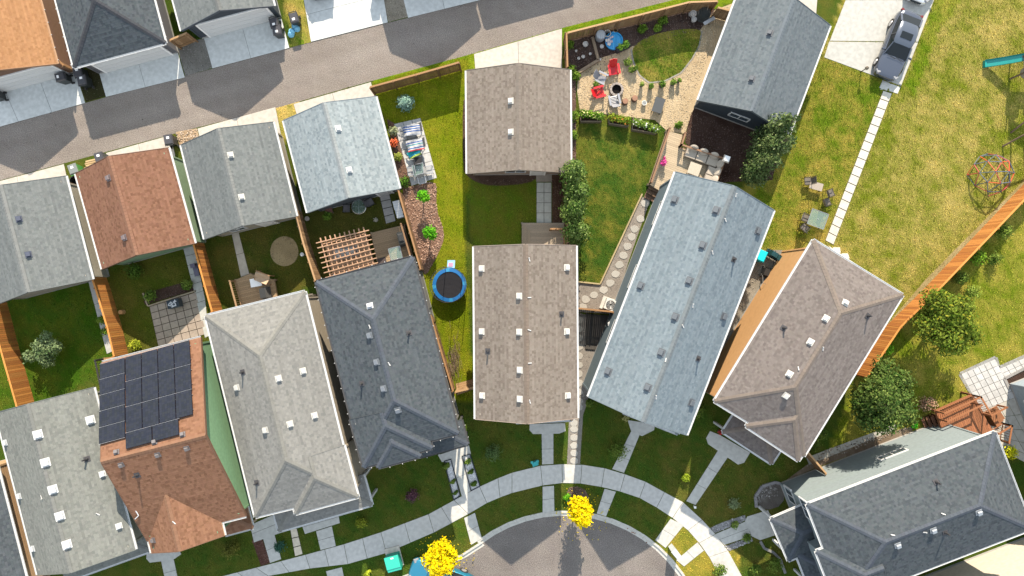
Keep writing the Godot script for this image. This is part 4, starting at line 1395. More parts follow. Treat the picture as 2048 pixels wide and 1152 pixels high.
func build_paving() -> void:
	# pavement round the turning circle, panel by panel
	var outer := poly([300, 1190, 400, 1163, 512, 1135, 611, 1109, 688, 1088, 762, 1064, 857, 1028, 908, 1000, 959, 973, 996, 956, 1024, 945, 1081, 931, 1124, 928, 1164, 929, 1209, 936, 1250, 948, 1291, 963, 1329, 984, 1366, 1004, 1404, 1039, 1431, 1068, 1456, 1101, 1484, 1152, 1500, 1190])
	var inner := poly([320, 1230, 425, 1186, 537, 1152, 620, 1137, 696, 1128, 773, 1106, 868, 1065, 937, 1028, 974, 1006, 1000, 995, 1024, 986, 1085, 971, 1125, 966, 1161, 967, 1203, 974, 1240, 983, 1279, 996, 1313, 1015, 1345, 1036, 1376, 1061, 1398, 1086, 1418, 1114, 1446, 1165, 1460, 1200])
	var pv := struct("pavement", "curved concrete pavement of panels round the turning circle")
	for i in outer.size() - 1:
		var L := (outer[i].distance_to(outer[i + 1]) + inner[i].distance_to(inner[i + 1])) * 0.5
		var k := maxi(1, int(round(L / 1.6)))
		for j in k:
			var f0 := float(j) / k
			var f1 := float(j + 1) / k
			var p := PackedVector2Array([outer[i].lerp(outer[i + 1], f0), outer[i].lerp(outer[i + 1], f1), inner[i].lerp(inner[i + 1], f1), inner[i].lerp(inner[i + 1], f0)])
			block(p)
			var r := Geometry2D.offset_polygon(p, -0.014)
			var m := MB.new()
			m.prism(r[0], -0.1, 0.03 + rng.randf_range(-0.002, 0.002), vary(WALK, 0.05), 0.006)
			obj("panel", m, M.concrete, pv)
	# driveways across the alley
	var dn := CONC_N
	var list := [
		[[-60, 202, 152, 146, 171, 206, -30, 262], 3, 1, "driveway of the orange brown garage, top left"],
		[[195, 134, 352, 92, 370, 155, 212, 194], 2, 1, "driveway of the dark hip roofed garage"],
		[[408, 77, 563, 37, 579, 96, 425, 137], 2, 1, "driveway of the navy gabled garage"],
		[[603, -25, 757, -65, 776, 45, 622, 84], 1, 2, "sunlit driveway without a garage in view"],
		[[797, -40, 950, -80, 962, 0, 816, 36], 2, 1, "driveway at the top edge beside the gravel strip"]]
	for d in list:
		var s := struct("driveway", d[3])
		slabs(s, d[0], d[1], d[2], 0.022, dn, 0.02, 0.03, "slab")
	list = [
		[[-60, 378, 128, 328, 138, 372, -50, 425], 2, "apron behind the leftmost garage"],
		[[212, 306, 342, 270, 352, 318, 222, 352], 2, "apron behind the reddish brown garage"],
		[[395, 257, 551, 214, 562, 268, 408, 312], 2, "apron behind the mid grey garage"],
		[[587, 208, 742, 164, 754, 212, 602, 258], 2, "sunlit apron behind the icy grey garage"],
		[[948, 108, 1124, 57, 1124, 160, 952, 160], 2, "sunlit apron behind the taupe garage"],
		[[1560, -75, 1640, -70, 1632, 32, 1560, 20], 1, "apron behind the slate blue garage"]]
	for d in list:
		var s := struct("driveway", d[2])
		slabs(s, d[0], d[1], 1, 0.022, Color(0.43, 0.40, 0.36), 0.02, 0.03, "slab")
	var s := struct("driveway", "wide concrete pad with the dark saloon car")
	slabs(s, [1691, 0, 1868, 0, 1836, 84, 1659, 82], 1, 1, 0.025, CONC * 0.9, 0.02, 0.02)
	slabs(s, [1732, -110, 1908, -100, 1869, -1, 1692, -1], 1, 1, 0.025, CONC * 0.9, 0.02, 0.02)
	slabs(s, [1658, 83, 1836, 85, 1802, 172, 1648, 115], 1, 1, 0.025, CONC * 0.9, 0.02, 0.02)
	# front walks
	var walks := [
		["walk from the green sided house to the lawn", [[294, 1105, 356, 1096, 363, 1108, 350, 1117, 325, 1122, 300, 1125, 293, 1117], [322, 1121, 347, 1114, 358, 1165, 333, 1172]]],
		["walk left of the pale grey hip roofed house", [[500, 1050, 545, 1030, 560, 1066, 508, 1085], [526, 1076, 548, 1064, 563, 1118, 540, 1126]]],
		["walk right of the stepping slabs, by the pale grey house", [[600, 1040, 676, 1020, 680, 1046, 610, 1068], [632, 1062, 664, 1052, 672, 1092, 641, 1100]]],
		["stub of walk between pavement and road, lower left", [[652, 1142, 684, 1134, 696, 1190, 664, 1190]]],
		["walk between the two white gravel planters", [[876, 910, 938, 890, 942, 908, 928, 915, 884, 924], [902, 918, 927, 912, 944, 980, 924, 994]]],
		["stub of walk below the white gravel planters", [[928, 1036, 950, 1025, 964, 1077, 942, 1090]]],
		["walk of the taupe roofed house", [[1059, 848, 1130, 846, 1131, 862, 1118, 867, 1066, 868, 1059, 860], [1083, 867, 1107, 867, 1107, 928, 1084, 929]]],
		["stub of walk below the taupe roofed house", [[1085, 973, 1108, 971, 1109, 1022, 1085, 1026]]],
		["walk of the long blue grey house", [[1255, 840, 1310, 848, 1308, 860, 1284, 872, 1262, 862], [1262, 862, 1280, 868, 1248, 946, 1224, 938]]],
		["stub of walk right of the yellow tree", [[1209, 977, 1232, 983, 1212, 1033, 1193, 1027]]],
		["walk of the mauve roofed house", [[1420, 862, 1440, 870, 1500, 905, 1488, 925, 1476, 929, 1416, 888, 1412, 876], [1436, 900, 1456, 914, 1391, 1010, 1372, 1002]]],
		["stub of walk left of the grey pedestal", [[1341, 1037, 1368, 1050, 1331, 1096, 1310, 1080]]],
		["stub of walk right of the grey pedestal", [[1395, 1084, 1408, 1101, 1368, 1133, 1352, 1120]]],
		["walk up to the porch of the bottom right house", [[1430, 1068, 1492, 1042, 1502, 1072, 1448, 1090], [1494, 1033, 1536, 1020, 1556, 1068, 1520, 1080, 1503, 1072, 1490, 1042]]],
	]
	for w in walks:
		var st := struct("path", w[0])
		for a in w[1]:
			if a.size() == 8 and a != w[1][0]:
				slabs(st, a, 1, 2 if absf(a[5] - a[3]) < 75 else 3, 0.03, CONC, 0.02, 0.03)
			elif a.size() == 8:
				slabs(st, a, 1, 2, 0.03, CONC, 0.02, 0.03)
			else: slab(st, a, 0.042, CONC)
	# narrow back yard paths
	var st := struct("path", "concrete side path beside the fence behind the leftmost garage")
	slabs(st, [176, 560, 190, 556, 232, 700, 214, 708], 1, 3, 0.03, CONC * 0.9)
	st = struct("path", "slab path beside the patio with the covered cart")
	slabs(st, [366, 494, 388, 488, 411, 600, 394, 606], 1, 6, 0.03, CONC * 0.9)
	slabs(st, [394, 606, 411, 600, 418, 672, 410, 676], 1, 2, 0.03, CONC * 0.9)
	st = struct("path", "narrow path from the mid grey garage to the small deck")
	slabs(st, [463, 466, 477, 462, 499, 548, 482, 554], 1, 2, 0.03, Color(0.4, 0.36, 0.3))
	st = struct("path", "four large slabs behind the icy grey garage")
	slabs(st, [758, 388, 778, 384, 792, 442, 772, 448], 1, 4, 0.03, Color(0.3, 0.29, 0.28), 0.05)
	st = struct("path", "double row of square slabs behind the taupe garage")
	slabs(st, [1072, 348, 1104, 348, 1104, 364, 1072, 364], 1, 1, 0.05, Color(0.28, 0.24, 0.2), 0.03)
	slabs(st, [1073, 365, 1103, 365, 1103, 446, 1073, 446], 2, 4, 0.03, Color(0.42, 0.42, 0.38), 0.03, 0.06)
	st = struct("path", "row of sunlit square slabs leading from the car to the mauve roofed house")
	slabs(st, [1758, 180, 1777, 165, 1786, 172, 1779, 178], 1, 1, 0.03, CONC)
	slabs(st, [1765, 160, 1779, 166, 1774, 182, 1758, 176], 1, 1, 0.035, CONC * 1.1)
	slabs(st, [1780, 167, 1801, 174, 1795, 188, 1777, 182], 1, 1, 0.035, CONC * 1.1)
	slabs(st, [1766, 181, 1784, 187, 1667, 490, 1650, 481], 1, 18, 0.035, Color(0.5, 0.48, 0.42), 0.06, 0.03)
	slabs(st, [1648, 486, 1662, 494, 1716, 530, 1706, 538], 1, 1, 0.035, Color(0.58, 0.56, 0.5), 0.06)
	slabs(st, [1664, 494, 1680, 494, 1682, 506, 1668, 508], 1, 1, 0.036, Color(0.58, 0.56, 0.5), 0.06)
	slabs(st, [1682, 506, 1696, 506, 1700, 518, 1684, 520], 1, 1, 0.037, Color(0.58, 0.56, 0.5), 0.06)
	st = struct("path", "three pale slabs set in the grass by the pale grey house porch")
	slabs(st, [580, 1058, 594, 1056, 606, 1108, 590, 1113], 1, 3, 0.03, Color(0.56, 0.5, 0.4), 0.06)
	# patios
	st = struct("patio", "square patio of weathered pavers behind the green sided house")
	slabs(st, [299, 613, 392, 584, 414, 668, 317, 694], 6, 6, 0.03, Color(0.29, 0.235, 0.195), 0.04, 0.07, "paver")
	st = struct("patio", "long narrow patio of pale slabs with striped towels")
	slabs(st, [788, 248, 841, 236, 874, 356, 823, 372], 3, 7, 0.03, Color(0.46, 0.46, 0.46), 0.03, 0.1, "paver")
	st = struct("patio", "pale stone patio and walk beside the red brown deck")
	slabs(st, [1922, 748, 1990, 718, 2030, 795, 1962, 822], 6, 6, 0.03, Color(0.44, 0.44, 0.435), 0.03, 0.09, "paver")
	slabs(st, [1998, 738, 2140, 676, 2148, 694, 2010, 756], 11, 2, 0.034, Color(0.43, 0.43, 0.425), 0.03, 0.09, "paver")
	slabs(st, [1962, 822, 2030, 795, 2120, 960, 2010, 905], 4, 5, 0.02, Color(0.42, 0.4, 0.36), 0.025, 0.05, "paver")
	# stepping stones
	st = struct("stepping_stone_path", "round pale stepping stones set in gravel beside the long house")
	var y := 0.05
	for q in [1290, 407, 1281, 438, 1269, 458, 1263, 474, 1255, 493, 1247, 511, 1239, 530, 1231, 548, 1220, 566, 1207, 580, 1188, 590, 1171, 599, 1166, 614].size() / 2:
		var l := [1290, 407, 1281, 438, 1269, 458, 1263, 474, 1255, 493, 1247, 511, 1239, 530, 1231, 548, 1220, 566, 1207, 580, 1188, 590, 1171, 599, 1166, 614]
		stone(st, l[q * 2], l[q * 2 + 1], 8.5)
	st = struct("stepping_stone_path", "column of round stepping stones right of the taupe roofed house")
	for q in [640, 658, 676, 694, 712, 730, 748, 766, 784, 802, 814, 829, 846, 858, 875, 891, 906, 921]: stone(st, 1148 if q > 815 else 1158, q, 8.0)
func stone(st: Node3D, x: float, y: float, r: float) -> void:
	var p := PackedVector2Array()
	var a0 := rng.randf() * TAU
	for k in 11:
		var a := a0 + TAU * k / 11
		var rr := r * rng.randf_range(0.86, 1.06)
		p.append(P2(x + cos(a) * rr * 1.05, y + sin(a) * rr * 0.9))
	var m := MB.new()
	m.prism(p, -0.05, 0.045, vary(Color(0.5, 0.48, 0.44), 0.06), 0.012)
	obj("stepping_stone", m, M.stone, st)

func bed(called: String, label: String, pts: Array, y: float, material, a: Color, b: Color, chips := 0.0, ccol = null, size := Vector2(0.05, 0.1), rounds := 0, what := "", over := false) -> void:
	var p := poly(pts)
	if rounds: p = smooth_poly(p, rounds)
	tag(sheet(called, p, y, material, noisy(a, b, 1.2), 0.3, 0.06), label, "", "", "structure")
	if chips > 0.0:
		var cc: Color = b if ccol == null else ccol
		scatter("loose_" + ("chips" if called.begins_with("mulch") else "stones"), p, chips, chip_mesh(), M.stone, y - 0.01, size, func(_q): return vary(mixc(a, cc, rng.randf()), 0.3), "loose " + ("bark chips" if called.begins_with("mulch") else "stones") + " on the " + label, "bark chips" if called.begins_with("mulch") else "gravel", what if over else "")
	if what != "" or true: block(p, what)
func build_beds() -> void:
	var bark := Color(0.15, 0.085, 0.06)
	var bark2 := Color(0.30, 0.17, 0.12)
	bed("mulch_bed", "kidney shaped bark bed with two bright green young trees", [800, 380, 824, 372, 872, 361, 873, 385, 873, 420, 887, 458, 888, 478, 882, 496, 868, 524, 852, 552, 843, 540, 822, 460], 0.012, M.soil, Color(0.30, 0.175, 0.125), Color(0.52, 0.33, 0.24), 70, Color(0.62, 0.42, 0.32), Vector2(0.05, 0.13), 1)
	bed("mulch_bed", "narrow bark bed between the icy grey garage and the towel patio", [774, 238, 788, 246, 823, 371, 800, 380], 0.010, M.soil, Color(0.2, 0.12, 0.085), Color(0.36, 0.22, 0.16), 50)
	bed("mulch_bed", "curved bark bed under the back wall of the taupe garage", [925, 200, 934, 200, 934, 344, 1072, 344, 1072, 362, 1030, 370, 985, 372, 955, 366, 934, 352, 926, 340], 0.010, M.soil, Color(0.12, 0.075, 0.055), Color(0.2, 0.13, 0.1), 50, null, Vector2(0.05, 0.1), 1)
	bed("mulch_bed", "bark strip between the square slabs and the fence", [1104, 348, 1127, 348, 1127, 452, 1104, 452], 0.011, M.soil, Color(0.11, 0.06, 0.04), Color(0.2, 0.12, 0.08), 50)
	bed("mulch_bed", "bark strip under the column of trees by the fence", [1129, 150, 1152, 150, 1152, 345, 1140, 490, 1130, 490], 0.012, M.soil, Color(0.17, 0.10, 0.075), Color(0.32, 0.21, 0.17), 50, Color(0.4, 0.28, 0.22))
	bed("mulch_bed", "dark bark bed below the slate blue garage", [1382, 205, 1400, 208, 1560, 262, 1545, 360, 1440, 365, 1370, 285], 0.010, M.soil, Color(0.085, 0.05, 0.04), Color(0.17, 0.11, 0.09), 45)
	bed("mulch_bed", "dark planting bed along the fence above the half moon lawn", [1131, 80, 1270, 42, 1370, 20, 1430, 18, 1440, 40, 1400, 60, 1260, 95, 1200, 150, 1131, 140], 0.008, M.soil, Color(0.09, 0.06, 0.05), Color(0.2, 0.14, 0.12), 40)
	var hm := poly([1262, 98, 1285, 78, 1330, 62, 1398, 56, 1404, 72, 1396, 95, 1382, 120, 1362, 145, 1335, 160, 1300, 166, 1280, 152, 1268, 125])
	hm = smooth_poly(hm, 2)
	block(hm, "tan")
	bed("gravel_bed", "tan gravel round the fire pit and the half moon lawn", [1430, 20, 1470, 5, 1452, 60, 1400, 190, 1382, 230, 1370, 268, 1334, 262, 1310, 240, 1160, 222, 1154, 180, 1156, 152, 1195, 118, 1252, 100, 1265, 92, 1320, 70, 1400, 60], 0.014, M.gravel, Color(0.56, 0.43, 0.27), Color(0.70, 0.56, 0.37), 170, Color(0.82, 0.69, 0.5), Vector2(0.03, 0.075), 0, "tan")
	tag(sheet("lawn", hm, 0.03, M.grass, noisy(Color(0.07, 0.15, 0.012), Color(0.36, 0.29, 0.07), 1.0, 0.9), 0.3), "half moon lawn inside the tan gravel", "", "", "structure")
	zones.insert(0, {"p": hm, "b": Rect2(P2(1255, 50), P2(1410, 170) - P2(1255, 50)), "a": Color(0.07, 0.16, 0.01), "c": Color(0.34, 0.28, 0.06), "f": 1.0, "bias": 0.35})
	grass_in(hm, 130, 0.03, "short grass of the half moon lawn", "tan")
	bed("gravel_bed", "grey pea gravel round the stepping stones", [1281, 392, 1300, 400, 1258, 520, 1225, 628, 1154, 624, 1153, 565, 1200, 568], 0.012, M.gravel, Color(0.30, 0.265, 0.235), Color(0.4, 0.36, 0.32), 60, Color(0.5, 0.46, 0.42), Vector2(0.03, 0.07))
	bed("gravel_bed", "grey gravel strip right of the taupe roofed house", [1148, 624, 1220, 640, 1190, 760, 1166, 830, 1160, 928, 1134, 928, 1138, 840, 1146, 820], 0.014, M.gravel, Color(0.28, 0.255, 0.23), Color(0.38, 0.35, 0.32), 60, Color(0.46, 0.43, 0.4), Vector2(0.03, 0.07))
	bed("gravel_bed", "grey gravel between the long house and the tan wall", [1500, 520, 1530, 500, 1565, 500, 1440, 740, 1410, 760], 0.012, M.gravel, Color(0.3, 0.27, 0.22), Color(0.42, 0.38, 0.32), 45)
	bed("gravel_bed", "gravel strip between the dark hip roofed and navy gabled garages", [352, 88, 408, 77, 425, 136, 371, 152], 0.008, M.gravel, Color(0.2, 0.19, 0.17), Color(0.3, 0.29, 0.27), 60)
	bed("gravel_bed", "gravel strip at the top edge beside the sunlit driveway", [764, -10, 809, -20, 816, 34, 777, 44], 0.008, M.gravel, Color(0.26, 0.23, 0.18), Color(0.4, 0.36, 0.3), 60)
	bed("gravel_bed", "orange pebbles behind the mid grey garage", [352, 264, 394, 257, 400, 282, 360, 294], 0.012, M.gravel, Color(0.45, 0.32, 0.2), Color(0.62, 0.46, 0.32), 110, Color(0.75, 0.62, 0.5), Vector2(0.05, 0.13))
	bed("soil_patch", "dark earth with bins between two garages across the alley", [152, 145, 195, 134, 212, 192, 172, 204], 0.006, M.soil, Color(0.05, 0.06, 0.025), Color(0.09, 0.08, 0.04), 10)
	bed("soil_patch", "round bare patch in the yard with the small deck", [540, 500, 545, 485, 556, 475, 570, 472, 584, 476, 594, 488, 598, 505, 592, 522, 580, 531, 565, 533, 550, 526, 542, 514], 0.012, M.gravel, Color(0.36, 0.27, 0.15), Color(0.5, 0.39, 0.22), 35, Color(0.45, 0.36, 0.2), Vector2(0.03, 0.08), 1)
	bed("mulch_bed", "planter bed above the weathered paver patio", [284, 588, 384, 560, 390, 580, 290, 610], 0.012, M.soil, Color(0.08, 0.05, 0.035), Color(0.16, 0.1, 0.08), 40)
	bed("gravel_bed", "white gravel planter left of the walk", [889, 922, 902, 918, 920, 990, 908, 1000], 0.02, M.stone, Color(0.7, 0.71, 0.74), Color(0.85, 0.85, 0.87), 120, Color(0.9, 0.9, 0.92), Vector2(0.04, 0.09))
	bed("gravel_bed", "white gravel planter right of the walk", [924, 912, 940, 908, 960, 972, 942, 981], 0.02, M.stone, Color(0.7, 0.71, 0.74), Color(0.85, 0.85, 0.87), 120, Color(0.9, 0.9, 0.92), Vector2(0.04, 0.09))
	bed("mulch_bed", "bark circle under the yellow tree on the verge", [1134, 978, 1148, 972, 1166, 976, 1176, 988, 1178, 1004, 1168, 1016, 1148, 1020, 1132, 1008], 0.012, M.soil, Color(0.17, 0.12, 0.09), Color(0.28, 0.2, 0.15), 60, null, Vector2(0.04, 0.1), 1)
	bed("gravel_bed", "grey stone strip above the walk of the bottom right house", [1420, 1056, 1446, 1044, 1490, 1030, 1492, 1040, 1430, 1066], 0.014, M.gravel, Color(0.26, 0.25, 0.26), Color(0.42, 0.42, 0.43), 110, Color(0.55, 0.55, 0.57), Vector2(0.06, 0.14))
	bed("gravel_bed", "grey stone strip below the walk of the bottom right house", [1450, 1092, 1502, 1074, 1506, 1082, 1458, 1102], 0.014, M.gravel, Color(0.26, 0.25, 0.26), Color(0.42, 0.42, 0.43), 110, Color(0.55, 0.55, 0.57), Vector2(0.06, 0.14))
	bed("gravel_bed", "stony bed beside the porch of the bottom right house", [1512, 990, 1528, 972, 1552, 966, 1572, 972, 1566, 1010, 1530, 1022, 1515, 1008], 0.014, M.gravel, Color(0.12, 0.1, 0.09), Color(0.26, 0.24, 0.22), 80, Color(0.5, 0.48, 0.46), Vector2(0.05, 0.14), 1)
	bed("gravel_bed", "stony side strip along the pale blue wall", [1620, 925, 1650, 900, 1760, 868, 1830, 852, 1820, 868, 1640, 932, 1570, 962], 0.012, M.gravel, Color(0.18, 0.13, 0.09), Color(0.34, 0.27, 0.2), 60, Color(0.55, 0.48, 0.4), Vector2(0.05, 0.14))
	var st := struct("path", "concrete strip between the mauve roofed house and the stony side strip")
	slabs(st, [1612, 915, 1790, 848, 1794, 858, 1618, 930], 8, 1, 0.03, Color(0.36, 0.35, 0.31), 0.02)
	bed("mulch_bed", "bark bed with flowers beside the left porch walk of the pale grey house", [504, 1080, 522, 1070, 541, 1126, 522, 1132], 0.012, M.soil, Color(0.13, 0.06, 0.05), Color(0.24, 0.13, 0.1), 50)
	bed("mulch_bed", "dark bed by the slate blue wall at the right edge", [2008, 742, 2120, 690, 2130, 740, 2016, 772], 0.012, M.soil, Color(0.07, 0.05, 0.04), Color(0.14, 0.09, 0.07), 40)
	bed("soil_patch", "dry straw strip along the orange fence", [2090, 318, 2096, 330, 1716, 742, 1700, 736, 1850, 560], 0.006, M.grass, Color(0.34, 0.28, 0.12), Color(0.48, 0.4, 0.22), 25, Color(0.5, 0.42, 0.22), Vector2(0.03, 0.07))
	# timber and stone edgings
	edging("pale timber edging along the green lawn and the stepping stones", [1284, 388, 1200, 568, 1152, 563], 0.1, 0.16, Color(0.5, 0.4, 0.22))
	edging("timber frame of the raised bed in the gravel yard's corner", [1184, 76, 1196, 122, 1154, 148, 1131, 146], 0.2, 0.3, Color(0.3, 0.22, 0.15))
	edging("pale timber edge round the bed above the weathered patio", [288, 586, 298, 612, 392, 582], 0.09, 0.2, Color(0.42, 0.33, 0.24))
	edging("curved stone edge of the half moon lawn", [1262, 98, 1266, 122, 1278, 150, 1298, 166, 1330, 162, 1362, 146, 1384, 118, 1398, 92, 1404, 62], 0.1, 0.06, Color(0.36, 0.34, 0.31))
	edging("stone block edge round the stony porch bed", [1512, 1014, 1510, 992, 1524, 972, 1550, 964, 1572, 970], 0.2, 0.16, Color(0.3, 0.29, 0.3), 0.3)
	edging("grey paver border of the pale stone patio", [1964, 824, 1920, 748, 1991, 715, 1997, 736, 2140, 672], 0.26, 0.045, Color(0.34, 0.34, 0.34), 0.4)
	edging("stone border of the dark bed at the right edge", [2120, 700, 2008, 757, 2018, 778], 0.2, 0.1, Color(0.34, 0.33, 0.32), 0.4)
	edging("curved stone edge below the bottom right porch", [1520, 1082, 1528, 1096, 1546, 1104, 1560, 1118, 1570, 1146], 0.18, 0.12, Color(0.24, 0.24, 0.24), 0.3)
	edging("dark frame of the right white gravel planter", [924, 912, 940, 908, 960, 972, 942, 981, 924, 912], 0.06, 0.12, Color(0.04, 0.05, 0.07))
	edging("dark frame of the left white gravel planter", [889, 922, 902, 918, 920, 990, 908, 1000, 889, 922], 0.06, 0.12, Color(0.04, 0.05, 0.07))
func edging(label: String, pts: Array, w: float, h: float, col: Color, each := 1.4) -> void:
	var a := poly(pts)
	var t := thing("edging", label, "edging", V3(a[0]))
	for i in a.size() - 1:
		var L := a[i].distance_to(a[i + 1])
		var n := maxi(1, int(round(L / each)))
		for k in n:
			var m := MB.new()
			var d := (a[i + 1] - a[i]) / L
			m.beam(V3(a[i].lerp(a[i + 1], float(k) / n) + d * 0.004, h * 0.5 - 0.02), V3(a[i].lerp(a[i + 1], float(k + 1) / n) - d * 0.004, h * 0.5 - 0.02), w, h, vary(col, 0.1))
			obj("block" if each < 1.0 else "timber", m, M.stone if each < 1.0 else M.wood, t)
func grass_in(p: PackedVector2Array, per: float, y: float, label: String, but := "") -> void:
	scatter("grass", p, per, tuft_mesh(), M.blade, y - 0.01, Vector2(0.05, 0.095), func(q): return vary(lawn_col(q, rng.randf_range(-0.35, 0.35)) * 1.3, 0.4), label, "grass", but, true)

# ---------------------------------------------------------------- fences, decks, things
func build_fences() -> void:
	var orange := [Color(0.50, 0.19, 0.035), Color(0.42, 0.15, 0.028), Color(0.55, 0.23, 0.05)]
	var brown := [Color(0.27, 0.145, 0.06), Color(0.22, 0.115, 0.05), Color(0.30, 0.165, 0.075)]
	var weather := [Color(0.36, 0.21, 0.1), Color(0.30, 0.175, 0.085), Color(0.4, 0.25, 0.13)]
	fence("long orange board fence running diagonally behind the climbing dome", [1708, 748, 1773, 651, 1848, 577, 1960, 460, 2095, 318], orange.map(func(c): return c * 1.05))
	fence("orange stained fence left of the yard with the silvery shrub", [-4, 575, 15, 606, 40, 700, 70, 806], orange)
	fence("orange fence between the leftmost yard and the weathered patio yard", [204, 528, 221, 576, 244, 652, 257, 708], orange)
	fence("orange fence between the weathered patio and the round bare patch", [404, 470, 432, 572, 446, 622], orange)
	fence("weathered fence between the round bare patch and the pergola yard", [604, 424, 622, 490, 645, 562], weather, 1.8)
	fence("fence between the pergola yard and the kidney shaped bark bed", [805, 388, 828, 470, 848, 540], brown, 1.8)
	fence("brown fence along the alley above the blue spruce", [750, 189, 838, 165, 922, 141], brown)
	fence("brown fence along the alley above the half moon lawn", [1131, 84, 1186, 70, 1276, 48, 1366, 25, 1420, 23], weather)
	fence("fence beside the taupe garage at the gravel yard's left edge", [1129, 84, 1131, 150], brown)
	fence("orange brown fence right of the square slabs behind the taupe garage", [1129, 346, 1131, 490], weather, 1.8)
	fence("slatted gate at the top of the gravel yard", [1422, 34, 1452, 42], weather, 1.7)
	fence("short wooden fence left of the dark hip roofed garage", [124, 112, 158, 146], brown, 1.7)
	fence("low wooden fence between the dark hip roofed and navy gabled garages", [362, 96, 395, 82], weather, 1.6)
	fence("gate between the taupe and the dark slate house", [914, 777, 952, 768], weather, 1.7)
	fence("thin fence along the side of the dark slate house", [866, 628, 910, 776], brown, 1.6)
	fence("fence with dark boardwalk between the taupe and the long house", [1150, 615, 1220, 622], brown, 1.7)
	fence("brown fence from the mauve roofed house to the pale blue wall", [1592, 890, 1630, 934], weather, 1.8)
	fence("dark gate in the gap between the pale grey and dark slate houses", [612, 592, 640, 588], [Color(0.16, 0.14, 0.11), Color(0.14, 0.12, 0.1)], 1.8)
	fence("wooden fence in the gap beside the leftmost garage", [146, 372, 160, 370], brown, 1.7)

func build_decks() -> void:
	var wood := Color(0.42, 0.29, 0.18)
	# pergola yard
	var d := deck("weathered deck beside the pergola", [742, 466, 808, 450, 826, 514, 756, 532], 0.45, Vector2(0.97, -0.24), Color(0.42, 0.30, 0.185))
	railing(d, [806, 450, 824, 512], 0.45, 0.95, Color(0.3, 0.17, 0.09))
	pergola()
	d = deck("pinkish wooden platform under the pergola", [650, 492, 732, 470, 752, 540, 668, 560], 0.25, Vector2(0.97, -0.24), Color(0.55, 0.34, 0.2))
	# small deck yard
	d = deck("small deck with table and hammock", [470, 560, 500, 548, 548, 560, 556, 606, 484, 616], 0.5, Vector2(0.97, -0.24), Color(0.45, 0.31, 0.18))
	railing(d, [470, 562, 484, 614], 0.5, 0.95, Color(0.4, 0.25, 0.13))
	# solar house landing
	d = deck("small landing with black railing behind the green sided house", [206, 718, 232, 712, 244, 790, 222, 795], 0.6, Vector2(0.97, -0.24), Color(0.45, 0.27, 0.12))
	railing(d, [206, 718, 222, 795], 0.6, 0.95, Color(0.03, 0.03, 0.03))
	# taupe house back deck: boards mitred in an L round a sunken centre
	d = deck("stepped deck behind the taupe roofed house", [1044, 446, 1128, 446, 1128, 505, 1044, 505], 0.3, Vector2(1, 0), Color(0.44, 0.36, 0.27))
	var m := MB.new()
	for k in 4:
		m = MB.new()
		var x := 1046.0 + k * 4
		m.beam(V3(P2(x, 449 + k * 4), 0.32), V3(P2(x, 505), 0.32), 0.125, 0.03, vary(Color(0.4, 0.32, 0.23), 0.08))
		obj("border_plank", m, M.wood, d)
	railing(d, [1100, 460, 1127, 460, 1127, 500], 0.3, 1.0, Color(0.42, 0.24, 0.12))
	# sofa deck
	d = deck("pale deck with the corner sofa and pink flowers", [1334, 262, 1366, 270, 1358, 294, 1444, 322, 1418, 390, 1350, 372, 1336, 392, 1298, 368], 0.6, Vector2(0.94, 0.34), Color(0.56, 0.45, 0.31))
	railing(d, [1334, 262, 1298, 368], 0.6, 0.95, Color(0.34, 0.19, 0.11))
	railing(d, [1366, 270, 1358, 294, 1444, 322, 1418, 390], 0.6, 0.8, Color(0.34, 0.19, 0.11))
	stairs(d, [1297, 370], [1325, 384], [1287, 395], 0.6, 3, Color(0.17, 0.10, 0.06))
	# red brown deck
	d = deck("red brown deck with stairs beside the pale blue wall", [1872, 822, 1944, 790, 1990, 868, 1976, 905, 1860, 905, 1885, 862], 1.2, Vector2(0.35, 0.93), Color(0.40, 0.155, 0.065))
	railing(d, [1872, 822, 1944, 790, 1966, 828], 1.2, 0.95, Color(0.38, 0.15, 0.06))
	railing(d, [1878, 838, 1946, 806], 1.2, 0.95, Color(0.38, 0.15, 0.06), false)
	stairs(d, [1862, 826], [1876, 858], [1838, 836], 1.1, 4, Color(0.22, 0.10, 0.055))
	stairs(d, [1962, 826], [1978, 850], [1990, 812], 1.1, 4, Color(0.36, 0.15, 0.065))
	railing(d, [1964, 826, 1994, 810], 0.6, 1.0, Color(0.38, 0.15, 0.06))
	railing(d, [1978, 862, 2004, 846, 1998, 880], 0.8, 1.0, Color(0.38, 0.15, 0.06))
	d = deck("dark boardwalk at the side door of the long house", [1174, 628, 1222, 632, 1200, 700, 1172, 698], 0.12, Vector2(0.02, 1), Color(0.09, 0.08, 0.075))
	# narrow landing in the gap of the dark slate house
	d = deck("boards of the gate threshold beside the dark slate house", [912, 768, 948, 758, 948, 778, 914, 790], 0.06, Vector2(0.97, -0.24), Color(0.5, 0.32, 0.16))
